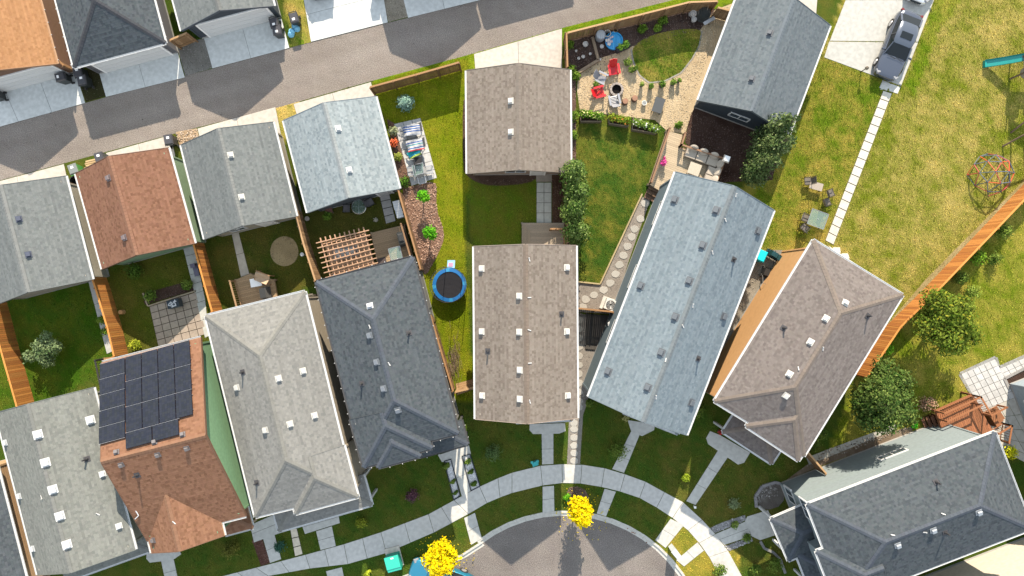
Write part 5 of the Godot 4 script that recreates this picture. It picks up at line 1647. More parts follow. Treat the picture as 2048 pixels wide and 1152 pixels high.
func pergola() -> void:
	var h := 2.4
	var q := [643, 484, 729, 463, 747, 528, 661, 553]
	var t := thing("pergola", "wooden lattice pergola over a covered sofa", "pergola", V3(P2(690, 510, h)))
	var c := [P2(q[0], q[1], h), P2(q[2], q[3], h), P2(q[4], q[5], h), P2(q[6], q[7], h)]
	var col := Color(0.56, 0.34, 0.215)
	for i in 10:
		var f := i / 9.0
		var a: Vector2 = c[0].lerp(c[1], f)
		var b: Vector2 = c[3].lerp(c[2], f)
		var m := MB.new()
		var e := (b - a).normalized() * 0.3
		m.beam(V3(a - e, h), V3(b + e, h), 0.07, 0.14, vary(col, 0.07))
		obj("rafter", m, M.wood, t)
	for i in 8:
		var f := i / 7.0
		var a: Vector2 = c[0].lerp(c[3], f)
		var b: Vector2 = c[1].lerp(c[2], f)
		var m := MB.new()
		var e := (b - a).normalized() * 0.35
		m.beam(V3(a - e, h + 0.12), V3(b + e, h + 0.12), 0.065, 0.09, vary(col, 0.07))
		obj("purlin", m, M.wood, t)
	for f in [0.06, 0.94]:
		var m := MB.new()
		var a: Vector2 = c[0].lerp(c[3], f)
		var b: Vector2 = c[1].lerp(c[2], f)
		m.beam(V3(a, h - 0.16), V3(b, h - 0.16), 0.09, 0.2, col * 0.9)
		obj("beam", m, M.wood, t)
		for g in [0.05, 0.95]:
			m = MB.new()
			m.box(V3(a.lerp(b, g), h * 0.5 - 0.1), Vector3(0.14, h - 0.2, 0.14), col * 0.85)
			obj("post", m, M.wood, t)
	var s := thing("covered_sofa", "sofa under a pale grey sheet below the pergola", "sofa", P(692, 506, 0.25))
	s.rotation.y = deg_to_rad(12)
	boxes(s, "base", [[Vector3(0, 0.2, 0), Vector3(1.7, 0.36, 0.7)]], Color(0.12, 0.1, 0.09), M.plastic)
	var m := MB.new()
	for i in 12:
		for j in 6:
			var f := func(a: int, b: int) -> Vector3:
				var edge := 0.25 if a == 0 or a == 12 or b == 0 or b == 6 else 0.0
				return Vector3(-0.9 + a * 0.15, 0.44 - edge + 0.09 * sin(a * 1.9 + b) * cos(b * 2.3), -0.4 + b * 0.135 + 0.03 * sin(a * 3.0))
			m.quad(f.call(i, j), f.call(i + 1, j), f.call(i + 1, j + 1), f.call(i, j + 1), Color(0.55, 0.53, 0.5), Vector3.UP)
	obj("sheet", m, M.fabric, s, false)

func build_things() -> void:
	var black := Color(0.022, 0.024, 0.027)
	var bin := make_bin(black, Color(0.045, 0.047, 0.052))
	var bg := "wheeled bins along the alley"
	for b in [[138, 162, 105, "black wheeled bin beside the orange brown garage's door"], [6, 196, 105, "black wheeled bin at the photo's left edge, across the alley"], [172, 152, 15, "upper black bin in the grass left of the dark hip roofed garage"], [180, 168, 10, "lower black bin in the grass left of the dark hip roofed garage"], [557, 56, 195, "upper black bin at the right of the navy gabled garage"], [563, 70, 190, "lower black bin at the right of the navy gabled garage"], [596, 46, 195, "black bin in the grass beside the blue bag heap"], [214, 320, 15, "large black bin at the corner of the reddish brown garage"], [350, 285, 10, "dark bin between the reddish brown and mid grey garages"]]:
		dup(bin, P(b[0], b[1]), b[2], b[3], bg)
	dup(make_bin(Color(0.05, 0.2, 0.05), Color(0.16, 0.18, 0.18)), P(163, 343), 20, "green bin with a grey lid left of the reddish brown garage", bg)
	var ob := thing("open_bin", "open black tub in the gap beside the leftmost garage", "bin", P(164, 366), 15)
	var m := MB.new()
	m.lathe(Vector3.ZERO, [Vector2(0.3, 0), Vector2(0.38, 0.9), Vector2(0.33, 0.9), Vector2(0.28, 0.2), Vector2(0, 0.2)], 12, black)
	obj("tub", m, M.plastic, ob, false)
	# bags, pallets
	var bags := thing("rubbish_bags", "heap of blue bags in the grass beside the bins", "bags", P(589, 62))
	for k in 4:
		m = MB.new()
		var r := 0.22 + 0.06 * rng.randf()
		m.lathe(Vector3(rng.randf_range(-0.25, 0.25), 0, -0.3 + k * 0.2), [Vector2(r * 0.8, 0), Vector2(r, r * 0.6), Vector2(r * 0.7, r * 1.3), Vector2(0.05, r * 1.6), Vector2(0, r * 1.7)], 9, vary(Color(0.16, 0.42, 0.6), 0.3))
		obj("bag", m, M.plastic, bags, false)
	var lum := thing("timber_pile", "stack of loose pale timber behind the reddish brown garage", "timber", P(194, 331))
	lum.rotation.y = deg_to_rad(14)
	for k in 6:
		m = MB.new()
		m.box(Vector3(rng.randf_range(-0.1, 0.1), 0.06 + k * 0.05, -0.45 + k * 0.17), Vector3(1.5, 0.045, 0.12), vary(Color(0.6, 0.42, 0.22), 0.15))
		obj("board", m, M.wood, lum, false)
	m = MB.new()
	m.box(Vector3(0.3, 0.4, 0.4), Vector3(0.9, 0.05, 0.3), Color(0.6, 0.63, 0.66))
	obj("blue_panel", m, M.plastic, lum, false)
	# cars
	var car := make_car(Color(0.07, 0.082, 0.112))
	dup(car, P(1785, 98) + Vector3.UP * 0.03, 158.5, "dark slate blue saloon car parked on the concrete pad", "parked cars", 1.05)
	var wc := make_car(Color(0.75, 0.76, 0.78))
	dup(wc, P(1847, -51) + Vector3.UP * 0.03, 158.5, "white car cut by the top edge of the photo", "parked cars")
	var bc := make_car(Color(0.012, 0.17, 0.28))
	dup(bc, P(884, 1150) + Vector3.DOWN * 0.12, 72, "teal blue car half under the yellow tree at the kerb", "parked cars")
	dup(car, P(632, -66) + Vector3.UP * 0.02, 14, "car parked above the photo's top edge on the sunlit driveway", "parked cars")
	dup(bin, P(754, -14), 10, "bin above the photo's top edge that shades the sunlit driveway", bg)
	# lamp by the pad
	m = MB.new()
	m.tube(Vector3.ZERO, Vector3(0, 0.85, 0), 0.035, 0.03, 8, black)
	m.lathe(Vector3(0, 0.82, 0), [Vector2(0.05, 0), Vector2(0.13, 0.04), Vector2(0.13, 0.12), Vector2(0.04, 0.2), Vector2(0, 0.21)], 10, Color(0.16, 0.13, 0.1))
	var l := obj("garden_lamp", m, M.metal)
	l.position = P(1721, 144)
	tag(l, "short dark lamp post at the corner of the concrete pad", "lamp")
	# transformer and pedestal
	var tr := thing("transformer_cabinet", "teal green utility cabinet on a concrete pad by the pavement", "utility box", P(790, 1118), 15)
	boxes(tr, "pad", [[Vector3(0, 0.04, -0.18), Vector3(1.1, 0.14, 1.45)]], Color(0.5, 0.47, 0.42), M.concrete)
	boxes(tr, "cabinet", [[Vector3(0, 0.5, 0.0), Vector3(0.98, 0.78, 1.05)]], Color(0.02, 0.36, 0.27), M.paint)
	boxes(tr, "lid", [[Vector3(0, 0.93, -0.12), Vector3(1.02, 0.05, 0.86), Basis(Vector3.RIGHT, -0.03)], [Vector3(0, 0.86, 0.42), Vector3(1.02, 0.05, 0.3), Basis(Vector3.RIGHT, 0.35)]], Color(0.025, 0.42, 0.32), M.paint)
	boxes(tr, "warning_label", [[Vector3(0.05, 0.962, -0.42), Vector3(0.22, 0.006, 0.1)]], Color(0.75, 0.75, 0.75), M.paint)
	var pd := thing("utility_pedestal", "grey utility pedestal on the verge by the turning circle", "utility box", P(1345, 1096), 40)
	boxes(pd, "cabinet", [[Vector3(0, 0.6, 0), Vector3(0.34, 1.2, 0.62)]], Color(0.4, 0.44, 0.46), M.paint)
	boxes(pd, "lid", [[Vector3(0, 1.22, 0), Vector3(0.4, 0.08, 0.68), Basis(), 0.85]], Color(0.48, 0.52, 0.55), M.paint)
	var bx := thing("bag", "turquoise bag on the lawn by the curved pavement", "bag", P(1070, 926), 10)
	boxes(bx, "body", [[Vector3(0, 0.15, 0), Vector3(0.5, 0.3, 0.38), Basis(Vector3.UP, 0.2), 0.8]], Color(0.05, 0.42, 0.45), M.fabric)
	boxes(bx, "flap", [[Vector3(-0.2, 0.28, -0.15), Vector3(0.2, 0.04, 0.16), Basis(Vector3.BACK, 0.5)], [Vector3(0.2, 0.28, -0.15), Vector3(0.2, 0.04, 0.16), Basis(Vector3.BACK, -0.5)]], Color(0.06, 0.48, 0.5), M.fabric)
	var mk := thing("marker_post", "small white marker post beside the mauve house's walk", "post", P(1388, 1012))
	boxes(mk, "post", [[Vector3(0, 0.15, 0), Vector3(0.1, 0.3, 0.1), Basis(), 0.9]], Color(0.7, 0.7, 0.7), M.paint)
	boxes(mk, "cap", [[Vector3(0, 0.32, 0), Vector3(0.16, 0.04, 0.16)]], Color(0.75, 0.75, 0.75), M.paint)
	# air conditioner
	var ac := thing("air_conditioner", "pale air conditioner on a pad beside the long house", "air conditioner", P(1218, 609), -20)
	boxes(ac, "pad", [[Vector3(-0.1, 0.04, 0), Vector3(1.0, 0.1, 0.95)]], Color(0.5, 0.48, 0.45), M.concrete)
	boxes(ac, "housing", [[Vector3(0, 0.45, 0), Vector3(0.78, 0.74, 0.78)]], Color(0.58, 0.58, 0.56), M.paint)
	m = MB.new()
	m.lathe(Vector3(0, 0.822, 0), [Vector2(0.33, 0.0), Vector2(0.33, 0.03), Vector2(0.29, 0.03), Vector2(0.29, 0.005), Vector2(0, 0.005)], 20, Color(0.12, 0.12, 0.12))
	for k in 5: m.box(Vector3(0, 0.835, 0), Vector3(0.56, 0.008, 0.07), Color(0.3, 0.31, 0.31), Basis(Vector3.UP, k * 0.63))
	for k in 3: m.lathe(Vector3(0, 0.845, 0), [Vector2(0.1 + k * 0.09, 0.0), Vector2(0.115 + k * 0.09, 0.012), Vector2(0.13 + k * 0.09, 0.0)], 18, Color(0.5, 0.5, 0.5))
	obj("fan", m, M.metal, ac, false)
	# trampoline
	trampoline()
	dome()
	playset()
	# garden chairs round the fire pit
	fire_pit()
	var red := make_adirondack(Color(0.5, 0.008, 0.018))
	dup(red, P(1226, 143), 190, "red plastic garden chair above the fire pit", "garden chairs round the fire pit")
	dup(red, P(1197, 188), -75, "red plastic garden chair left of the fire pit", "garden chairs round the fire pit")
	var gc := make_adirondack(Color(0.24, 0.25, 0.28))
	dup(gc, P(1201, 160), -115, "grey garden chair between the two red chairs", "garden chairs round the fire pit")
	dup(gc, P(1227, 204), 12, "pale grey garden chair below the fire pit", "garden chairs round the fire pit")
	for q in [[1249, 205, "stacked cut log left of the other one, right of the fire pit"], [1268, 199, "cut log right of the other one, beside the white pot"]]:
		var t := thing("log_stool", q[2], "log", P(q[0], q[1]), 20, "log stools by the fire pit")
		m = MB.new()
		m.lathe(Vector3.ZERO, [Vector2(0.24, 0), Vector2(0.22, 0.38), Vector2(0.2, 0.4)], 11, Color(0.16, 0.09, 0.06))
		obj("bark", m, M.wood, t, false)
		m = MB.new()
		m.lathe(Vector3(0, 0.0, 0), [Vector2(0.2, 0.4), Vector2(0, 0.41)], 11, Color(0.36, 0.19, 0.12))
		obj("cut_face", m, M.wood, t, false)
	var tb := thing("low_table", "dark rectangular table on the tan gravel", "table", P(1314, 214), -18)
	boxes(tb, "tabletop", [[Vector3(0, 0.52, 0), Vector3(0.72, 0.05, 1.1)]], Color(0.05, 0.052, 0.056), M.plastic)
	for sx in [-1, 1]:
		for sz in [-1, 1]: boxes(tb, "leg", [[Vector3(0.3 * sx, 0.25, 0.48 * sz), Vector3(0.06, 0.5, 0.06)]], black, M.plastic)
	round_thing("bucket", "small white bucket between the logs and the dark table", "bucket", 1287, 208, [Vector2(0.14, 0), Vector2(0.18, 0.34), Vector2(0.16, 0.34), Vector2(0.13, 0.06), Vector2(0, 0.06)], Color(0.68, 0.68, 0.66), M.plastic)
	round_thing("water_barrel", "grey barrel with ridged lid beside the blue pool", "barrel", 1199, 77, [Vector2(0.3, 0), Vector2(0.36, 0.3), Vector2(0.36, 0.75), Vector2(0.33, 0.84), Vector2(0.33, 0.8), Vector2(0.2, 0.82), Vector2(0, 0.81)], Color(0.26, 0.29, 0.32), M.plastic)
	round_thing("planter", "white round planter filled with dark soil by the barrel", "planter", 1213, 71, [Vector2(0.2, 0), Vector2(0.27, 0.45), Vector2(0.22, 0.46), Vector2(0.21, 0.4)], Color(0.65, 0.6, 0.55), M.stone)
	round_thing("planter", "small tan planter above the blue pool", "planter", 1230, 63, [Vector2(0.13, 0), Vector2(0.17, 0.3), Vector2(0.13, 0.3), Vector2(0.12, 0.25)], Color(0.3, 0.22, 0.14), M.stone)
	pool()
	for q in [[1170, 91, 0.2, "large white pot in the raised bed"], [1166, 115, 0.13, "white pot in the middle of the raised bed, upper one"], [1157, 118, 0.11, "white pot low in the raised bed, left one"], [1180, 109, 0.1, "pale pot at the raised bed's right side"], [1152, 103, 0.09, "small tan pot at the left of the raised bed"], [1200, 120, 0.09, "pale pot outside the raised bed's corner"], [1203, 95, 0.15, "pale pot beside the timber of the raised bed"], [1384, 31, 0.24, "white pot, lowest of the cluster by the fence corner"], [1380, 30, 0.16, "white pot at the left of the cluster by the fence corner"], [1388, 24, 0.18, "white pot at the top of the cluster by the fence corner"], [1386, 42, 0.2, "white pot below the cluster by the fence corner"]]:
		round_thing("flower_pot", q[3], "pot", q[0], q[1], [Vector2(q[2] * 0.7, 0), Vector2(q[2], q[2] * 1.7), Vector2(q[2] * 0.85, q[2] * 1.7), Vector2(q[2] * 0.8, q[2] * 1.4), Vector2(0, q[2] * 1.4)], Color(0.6, 0.58, 0.56), M.stone, "pots in the gravel yard")
	var sw := thing("barbecue", "black covered barbecue in the corner of the gravel yard", "barbecue", P(1404, 34), 30)
	m = MB.new()
	m.lathe(Vector3.ZERO, [Vector2(0.45, 0), Vector2(0.5, 0.4), Vector2(0.42, 0.85), Vector2(0.2, 1.02), Vector2(0, 1.05)], 9, black)
	obj("cover", m, M.fabric, sw, false)
	boxes(sw, "shelf", [[Vector3(0.1, 0.5, 0.6), Vector3(0.9, 0.06, 0.25)]], Color(0.35, 0.36, 0.38), M.plastic)
	m = MB.new()
	m.beam(Vector3(0.1, 1.0, 0), Vector3(0.75, 1.1, -0.75), 0.05, 0.05, Color(0.25, 0.2, 0.16))
	obj("handle", m, M.wood, sw, false)
	planters()
	sofa_set()
	dining()
	yard_e()
	yard_d()
	small_yards()

func trampoline() -> void:
	var t := thing("trampoline", "round trampoline with blue pad and black mat", "trampoline", P(901, 570))
	var m := MB.new()
	m.lathe(Vector3.ZERO, [Vector2(1.0, 0.9), Vector2(0, 0.86)], 28, Color(0.006, 0.007, 0.010))
	obj("mat", m, M.rubber, t, false)
	m = MB.new()
	for k in 28:
		var a := TAU * k / 28
		var b := TAU * (k + 1) / 28
		var col := Color(0.006, 0.10, 0.29) if k % 7 != 6 else Color(0.02, 0.18, 0.36)
		var u := Vector3(cos(a), 0, sin(a))
		var w := Vector3(cos(b), 0, sin(b))
		m.quad(u * 0.96 + Vector3.UP * 0.93, w * 0.96 + Vector3.UP * 0.93, w * 1.22 + Vector3.UP * 0.91, u * 1.22 + Vector3.UP * 0.91, vary(col, 0.08), Vector3.UP)
		m.quad(u * 1.22 + Vector3.UP * 0.91, w * 1.22 + Vector3.UP * 0.91, w * 1.23 + Vector3.UP * 0.75, u * 1.23 + Vector3.UP * 0.75, col, u)
	obj("pad", m, M.plastic, t, false)
	for k in 6:
		var a := TAU * (k + 0.3) / 6
		var u := Vector3(cos(a), 0, sin(a))
		m = MB.new()
		m.tube(u * 1.15, u * 1.15 + Vector3.UP * 0.85, 0.025, 0.025, 6, Color(0.3, 0.31, 0.33))
		obj("leg", m, M.metal, t, false)
		m = MB.new()
		m.tube(u * 1.26, u * 1.26 + Vector3.UP * 2.5, 0.022, 0.022, 6, Color(0.02, 0.02, 0.025))
		obj("net_pole", m, M.metal, t, false)
	m = MB.new()
	for k in 24:
		var a := TAU * k / 24
		var b := TAU * (k + 1) / 24
		m.tube(Vector3(cos(a), 0, sin(a)) * 1.24 + Vector3.UP * 2.45, Vector3(cos(b), 0, sin(b)) * 1.24 + Vector3.UP * 2.45, 0.012, 0.012, 4, Color(0.03, 0.03, 0.04))
		for y in 6: m.beam(Vector3(cos(a), 0, sin(a)) * 1.24 + Vector3.UP * (1.15 + y * 0.22), Vector3(cos(b), 0, sin(b)) * 1.24 + Vector3.UP * (1.15 + y * 0.22), 0.004, 0.004, Color(0.03, 0.03, 0.04))
	obj("net", m, M.rubber, t, false)
	m = MB.new()
	m.box(Vector3(0.1, 0.62, -1.5), Vector3(0.55, 0.04, 0.7), Color(0.02, 0.16, 0.3), Basis(Vector3.RIGHT, -0.6))
	obj("step", m, M.plastic, t, false)
	m = MB.new()
	m.box(Vector3(0.08, 0.68, -1.46), Vector3(0.3, 0.05, 0.3), Color(0.35, 0.015, 0.11), Basis(Vector3.RIGHT, -0.6))
	obj("toy", m, M.plastic, t, false)

func dome() -> void:
	var t := thing("climbing_dome", "geodesic climbing dome of orange red and grey blue bars on dry grass", "climbing frame", P(1976, 350))
	var R := 1.55
	var phi := (1 + sqrt(5.0)) / 2
	var ico := []
	for a in [-1, 1]:
		for b in [-phi, phi]:
			ico.append(Vector3(0, a, b).normalized()); ico.append(Vector3(a, b, 0).normalized()); ico.append(Vector3(b, 0, a).normalized())
	var rot := Basis(Vector3.RIGHT, atan(1 / phi))
	var pts := []
	var edges := {}
	var add := func(v: Vector3) -> int:
		for i in pts.size():
			if pts[i].distance_to(v) < 0.02: return i
		pts.append(v)
		return pts.size() - 1
	for i in 12:
		for j in 12:
			for k in 12:
				if i < j and j < k and ico[i].distance_to(ico[j]) < 1.1 and ico[j].distance_to(ico[k]) < 1.1 and ico[i].distance_to(ico[k]) < 1.1:
					var v := [ico[i], ico[j], ico[k]]
					var mid := []
					for n in 3: mid.append(((v[n] + v[(n + 1) % 3]) * 0.5).normalized())
					for n in 3:
						for e in [[v[n], mid[n]], [mid[n], v[(n + 1) % 3]], [mid[n], mid[(n + 1) % 3]]]:
							var x: int = add.call(e[0])
							var y: int = add.call(e[1])
							edges[Vector2i(mini(x, y), maxi(x, y))] = true
	var cols := [Color(0.5, 0.075, 0.02), Color(0.09, 0.115, 0.17), Color(0.08, 0.11, 0.12), Color(0.42, 0.06, 0.06)]
	var k := 0
	for e: Vector2i in edges:
		var a: Vector3 = rot * pts[e.x] * R
		var b: Vector3 = rot * pts[e.y] * R
		if a.y < -0.1 or b.y < -0.1: continue
		a.y = maxf(a.y, 0.0); b.y = maxf(b.y, 0.0)
		var m := MB.new()
		m.tube(a, b, 0.03, 0.03, 6, cols[(e.x * 3 + e.y) % 4] if (a.y + b.y) > 0.2 else cols[1 + k % 2])
		obj("bar", m, M.paint, t, false)
		k += 1
	for p in pts:
		var a: Vector3 = rot * p * R
		if a.y < -0.1: continue
		a.y = maxf(a.y, 0)
		var m := MB.new()
		m.box(a, Vector3(0.07, 0.07, 0.07), Color(0.05, 0.05, 0.06))
		obj("joint", m, M.plastic, t, false)

func playset() -> void:
	var t := thing("playset", "play tower with teal slide, cut by the right edge", "playset", P(2035, 140))
	var w := Color(0.2, 0.14, 0.1)
	for sx in [-0.55, 0.75]:
		for sz in [-0.55, 0.65]:
			var m := MB.new()
			m.box(Vector3(sx, 1.2, sz), Vector3(0.1, 2.4, 0.1), w)
			obj("post", m, M.wood, t, false)
	for k in 9:
		var m := MB.new()
		m.box(Vector3(0.1, 1.4, -0.55 + k * 0.14), Vector3(1.4, 0.03, 0.13), vary(Color(0.2, 0.18, 0.17), 0.08))
		obj("platform_board", m, M.wood, t, false)
	var m := MB.new()
	m.lathe(Vector3(-0.15, 1.0, 0.55), [Vector2(0.42, 0.0), Vector2(0.46, 0.7), Vector2(0.0, 0.72)], 12, Color(0.22, 0.2, 0.19))
	obj("rock_wall", m, M.plastic, t, false)
	m = MB.new()
	m.beam(Vector3(-0.6, 2.3, 4.9), Vector3(3.5, 2.6, 3.0), 0.09, 0.09, Color(0.3, 0.28, 0.26))
	m.beam(Vector3(-0.6, 2.3, 4.9), Vector3(-1.1, 0, 5.6), 0.09, 0.09, w)
	m.beam(Vector3(0.7, 2.4, 0.6), Vector3(0.9, 2.5, 4.2), 0.09, 0.12, w)
	m.beam(Vector3(-0.2, 2.2, 3.6), Vector3(-0.5, 0.0, 4.6), 0.09, 0.09, w)
	obj("swing_beam", m, M.wood, t, false)
	m = MB.new()
	m.box(Vector3(0.4, 2.9, 0.05), Vector3(1.5, 0.06, 1.5), Color(0.1, 0.2, 0.16), Basis(Vector3.BACK, 0.3))
	obj("roof_panel", m, M.plastic, t, false)
	# slide: a trough falling to the left
	m = MB.new()
	var teal := Color(0.0, 0.20, 0.19)
	var n := 12
	for k in n:
		var f0 := float(k) / n
		var f1 := float(k + 1) / n
		var pt := func(f: float, s: float) -> Vector3:
			var y: float = 0.22 + 1.15 * pow(f, 1.25)
			var prof: float = 0.16 if absf(s) > 0.9 else 0.0
			return Vector3(-2.55 + 2.1 * f, y + prof, -0.38 - 0.1 * f + 0.27 * s)
		var ss := [-1.0, -0.86, 0.86, 1.0]
		for z in 3:
			m.quad(pt.call(f0, ss[z]), pt.call(f1, ss[z]), pt.call(f1, ss[z + 1]), pt.call(f0, ss[z + 1]), vary(teal, 0.04), Vector3.UP)
		for s: float in [-1.0, 1.0]: m.quad(pt.call(f0, s), pt.call(f1, s), pt.call(f1, s) - Vector3.UP * 0.24, pt.call(f0, s) - Vector3.UP * 0.24, teal, Vector3(0, 0, s))
	obj("slide", m, M.plastic, t, false)
	m = MB.new()
	m.box(Vector3(-2.5, 0.14, -0.38), Vector3(0.12, 0.28, 0.5), Color(0.0, 0.22, 0.21))
	obj("slide_foot", m, M.plastic, t, false)

func fire_pit() -> void:
	var t := thing("fire_pit", "round stone fire pit with dark ash in the tan gravel", "fire pit", P(1232, 181))
	for r in 3:
		for k in 12:
			var a := TAU * (k + 0.5 * (r % 2)) / 12
			var m := MB.new()
			m.box(Vector3(cos(a) * 0.42, 0.06 + r * 0.115, sin(a) * 0.42), Vector3(0.17, 0.11, 0.22), vary(Color(0.38, 0.33, 0.3), 0.12), Basis(Vector3.UP, -a), 0.93)
			obj("stone", m, M.stone, t, false)
	var m := MB.new()
	m.lathe(Vector3.ZERO, [Vector2(0.36, 0.3), Vector2(0.3, 0.28), Vector2(0.28, 0.14), Vector2(0, 0.12)], 16, Color(0.03, 0.026, 0.025))
	obj("ash", m, M.soil, t, false)
func pool() -> void:
	var t := thing("paddling_pool", "round blue paddling pool with folded cloths on it", "pool", P(1227, 84))
	var m := MB.new()
	m.lathe(Vector3.ZERO, [Vector2(0.62, 0), Vector2(0.66, 0.28), Vector2(0.58, 0.3), Vector2(0.55, 0.22), Vector2(0, 0.2)], 22, Color(0.015, 0.24, 0.52))
	obj("rim", m, M.plastic, t, false)
	for k in 6:
		m = MB.new()
		m.box(Vector3(-0.35 + rng.randf_range(-0.15, 0.15), 0.34 + k * 0.012, -0.2 + k * 0.1), Vector3(rng.randf_range(0.2, 0.4), 0.025, rng.randf_range(0.12, 0.24)), [Color(0.55, 0.45, 0.5), Color(0.3, 0.35, 0.5), Color(0.62, 0.58, 0.55)][k % 3], Basis(Vector3.UP, rng.randf() * 3))
		obj("cloth", m, M.fabric, t, false)
func planters() -> void:
	var g1 := [Color(0.06, 0.15, 0.015), Color(0.16, 0.27, 0.03), Color(0.7, 0.65, 0.3)]
	var frame := Color(0.26, 0.2, 0.14)
	var i := 0
	for q in [[1160, 222, 1204, 232, 1201, 246, 1160, 246, "left raised planter with yellow green flowers above the green lawn"], [1216, 230, 1256, 240, 1254, 256, 1216, 250, "middle raised planter with orange flowers above the green lawn"], [1264, 238, 1316, 260, 1310, 270, 1262, 262, "right raised planter with white flowers above the green lawn"]]:
		var p := poly(q.slice(0, 8))
		var t := thing("raised_planter", q[8], "planter", V3(p[0]), 0, "raised planters above the green lawn")
		for k in 4:
			var m := MB.new()
			m.beam(V3(p[k], 0.28), V3(p[(k + 1) % 4], 0.28), 0.05, 0.56, vary(frame, 0.1))
			obj("side", m, M.wood, t)
		var m := MB.new()
		m.flat(p, 0.5, Color(0.06, 0.04, 0.03))
		obj("soil", m, M.soil, t)
		m = MB.new()
		for k in 5:
			var c := p[0].lerp(p[1], (k + 0.5) / 5).lerp(p[3].lerp(p[2], (k + 0.5) / 5), 0.4)
			var cl: Array = g1
			if i == 1: cl = [Color(0.08, 0.15, 0.015), Color(0.22, 0.27, 0.03), Color(0.6, 0.2, 0.06)]
			if i == 2: cl = [Color(0.06, 0.15, 0.015), Color(0.2, 0.28, 0.05), Color(0.75, 0.75, 0.7)]
			leaves(m, [[V3(c, 0.72), 0.36, 0.8]], 170, 0.07, cl)
		obj("plants", m, M.leaf, t)
		block(p)
		i += 1
	var t := thing("raised_planter", "dark box planter with leafy greens by the blue pool", "planter", P(1244, 98), 25)
	boxes(t, "box", [[Vector3(0, 0.3, 0), Vector3(1.05, 0.6, 0.36)]], Color(0.05, 0.05, 0.055), M.wood)
	var m := MB.new()
	leaves(m, [[Vector3(-0.25, 0.75, 0), 0.3], [Vector3(0.2, 0.75, 0.0), 0.34]], 300, 0.07, [Color(0.08, 0.2, 0.02), Color(0.2, 0.34, 0.05)])
	obj("plants", m, M.leaf, t, false)
	var c := [Color(0.07, 0.14, 0.02), Color(0.18, 0.24, 0.05)]
	for q in [[1254, 128, 0.3, "leafy potted plant at the left tip of the half moon lawn"], [1262, 142, 0.26, "second potted plant along the half moon lawn's left edge"], [1300, 176, 0.22, "potted plant below the half moon lawn, left one"], [1322, 172, 0.26, "potted plant below the half moon lawn, tallest one"], [1344, 168, 0.24, "yellowish potted plant below the half moon lawn"], [1282, 172, 0.16, "small potted plant left of the row below the half moon lawn"], [1356, 164, 0.14, "small potted plant at the right end of the row"], [1270, 140, 0.15, "small pot beside the two leafy pots"], [1254, 240, 0.16, "dark round potted plant at the end of the middle planter"], [1190, 172, 0.2, "bushy pot beside the red chair on the left"]]:
		pot_plant(q[3], q[0], q[1], q[2], Color(0.1, 0.09, 0.08), c)
func sofa_set() -> void:
	var y := 0.6
	var t := thing("corner_sofa", "beige corner sofa with round cushions on the pale deck", "sofa", P(1402, 316, y), -20)
	var beige := Color(0.5, 0.44, 0.37)
	boxes(t, "base", [[Vector3(0, 0.19, 0), Vector3(2.5, 0.32, 0.75)], [Vector3(1.0, 0.19, 1.0), Vector3(0.75, 0.32, 1.3)]], Color(0.3, 0.25, 0.2), M.wood)
	for k in 3: boxes(t, "seat_cushion", [[Vector3(-0.85 + k * 0.8, 0.42, 0.06), Vector3(0.77, 0.16, 0.68), Basis(), 0.94]], vary(beige, 0.04), M.fabric)
	for k in 2: boxes(t, "seat_cushion", [[Vector3(1.0, 0.42, 0.75 + k * 0.62), Vector3(0.7, 0.16, 0.58), Basis(), 0.94]], vary(beige, 0.04), M.fabric)
	for q in [[-0.85, -0.3, 0], [-0.1, -0.3, 0], [0.7, -0.3, 0], [1.3, 0.1, 1], [1.3, 0.7, 1], [1.3, 1.3, 1]]:
		var m := MB.new()
		m.lathe(Vector3.ZERO, [Vector2(0.05, -0.12), Vector2(0.26, -0.09), Vector2(0.34, 0.0), Vector2(0.26, 0.09), Vector2(0.0, 0.12)], 14, vary(beige * 1.1, 0.04))
		var o := obj("round_cushion", m, M.fabric, t, false)
		o.position = Vector3(q[0], 0.68, q[1])
		o.rotation = Vector3(1.0, 0, 0) if q[2] == 0 else Vector3(0.0, 0, 1.0)
	var cf := thing("coffee_table", "white square coffee table in front of the corner sofa", "table", P(1386, 340, y), -20)
	boxes(cf, "tabletop", [[Vector3(0, 0.4, 0), Vector3(0.85, 0.05, 0.85)]], Color(0.62, 0.55, 0.45), M.wood)
	for sx in [-1, 1]:
		for sz in [-1, 1]: boxes(cf, "leg", [[Vector3(0.36 * sx, 0.19, 0.36 * sz), Vector3(0.06, 0.38, 0.06)]], Color(0.5, 0.44, 0.36), M.wood)
	var pk := thing("potted_flowers", "pot of bright pink flowers at the deck's railing", "plant", P(1325, 326, y))
	var m := MB.new()
	m.lathe(Vector3.ZERO, [Vector2(0.14, 0), Vector2(0.2, 0.3), Vector2(0.16, 0.3), Vector2(0.15, 0.25), Vector2(0, 0.25)], 12, Color(0.2, 0.06, 0.05))
	obj("pot", m, M.stone, pk, false)
	m = MB.new()
	leaves(m, [[Vector3(0, 0.48, 0.05), 0.3], [Vector3(0.05, 0.42, -0.3), 0.16]], 320, 0.055, [Color(0.6, 0.02, 0.2), Color(0.75, 0.1, 0.4), Color(0.1, 0.2, 0.03)])
	obj("blossom", m, M.leaf, pk, false)
	var ht := thing("patio_heater", "square white topped heater beside the sofa deck", "heater", P(1436, 328, 0.0), -20)
	boxes(ht, "base", [[Vector3(0, 0.25, 0), Vector3(0.45, 0.5, 0.45)]], Color(0.06, 0.06, 0.06), M.metal)
	m = MB.new()
	m.tube(Vector3(0, 0.5, 0), Vector3(0, 2.0, 0), 0.04, 0.04, 8, Color(0.1, 0.1, 0.1))
	obj("pole", m, M.metal, ht, false)
	boxes(ht, "hood", [[Vector3(0, 2.05, 0), Vector3(0.5, 0.16, 0.5), Basis(), 0.75]], Color(0.72, 0.72, 0.72), M.metal)
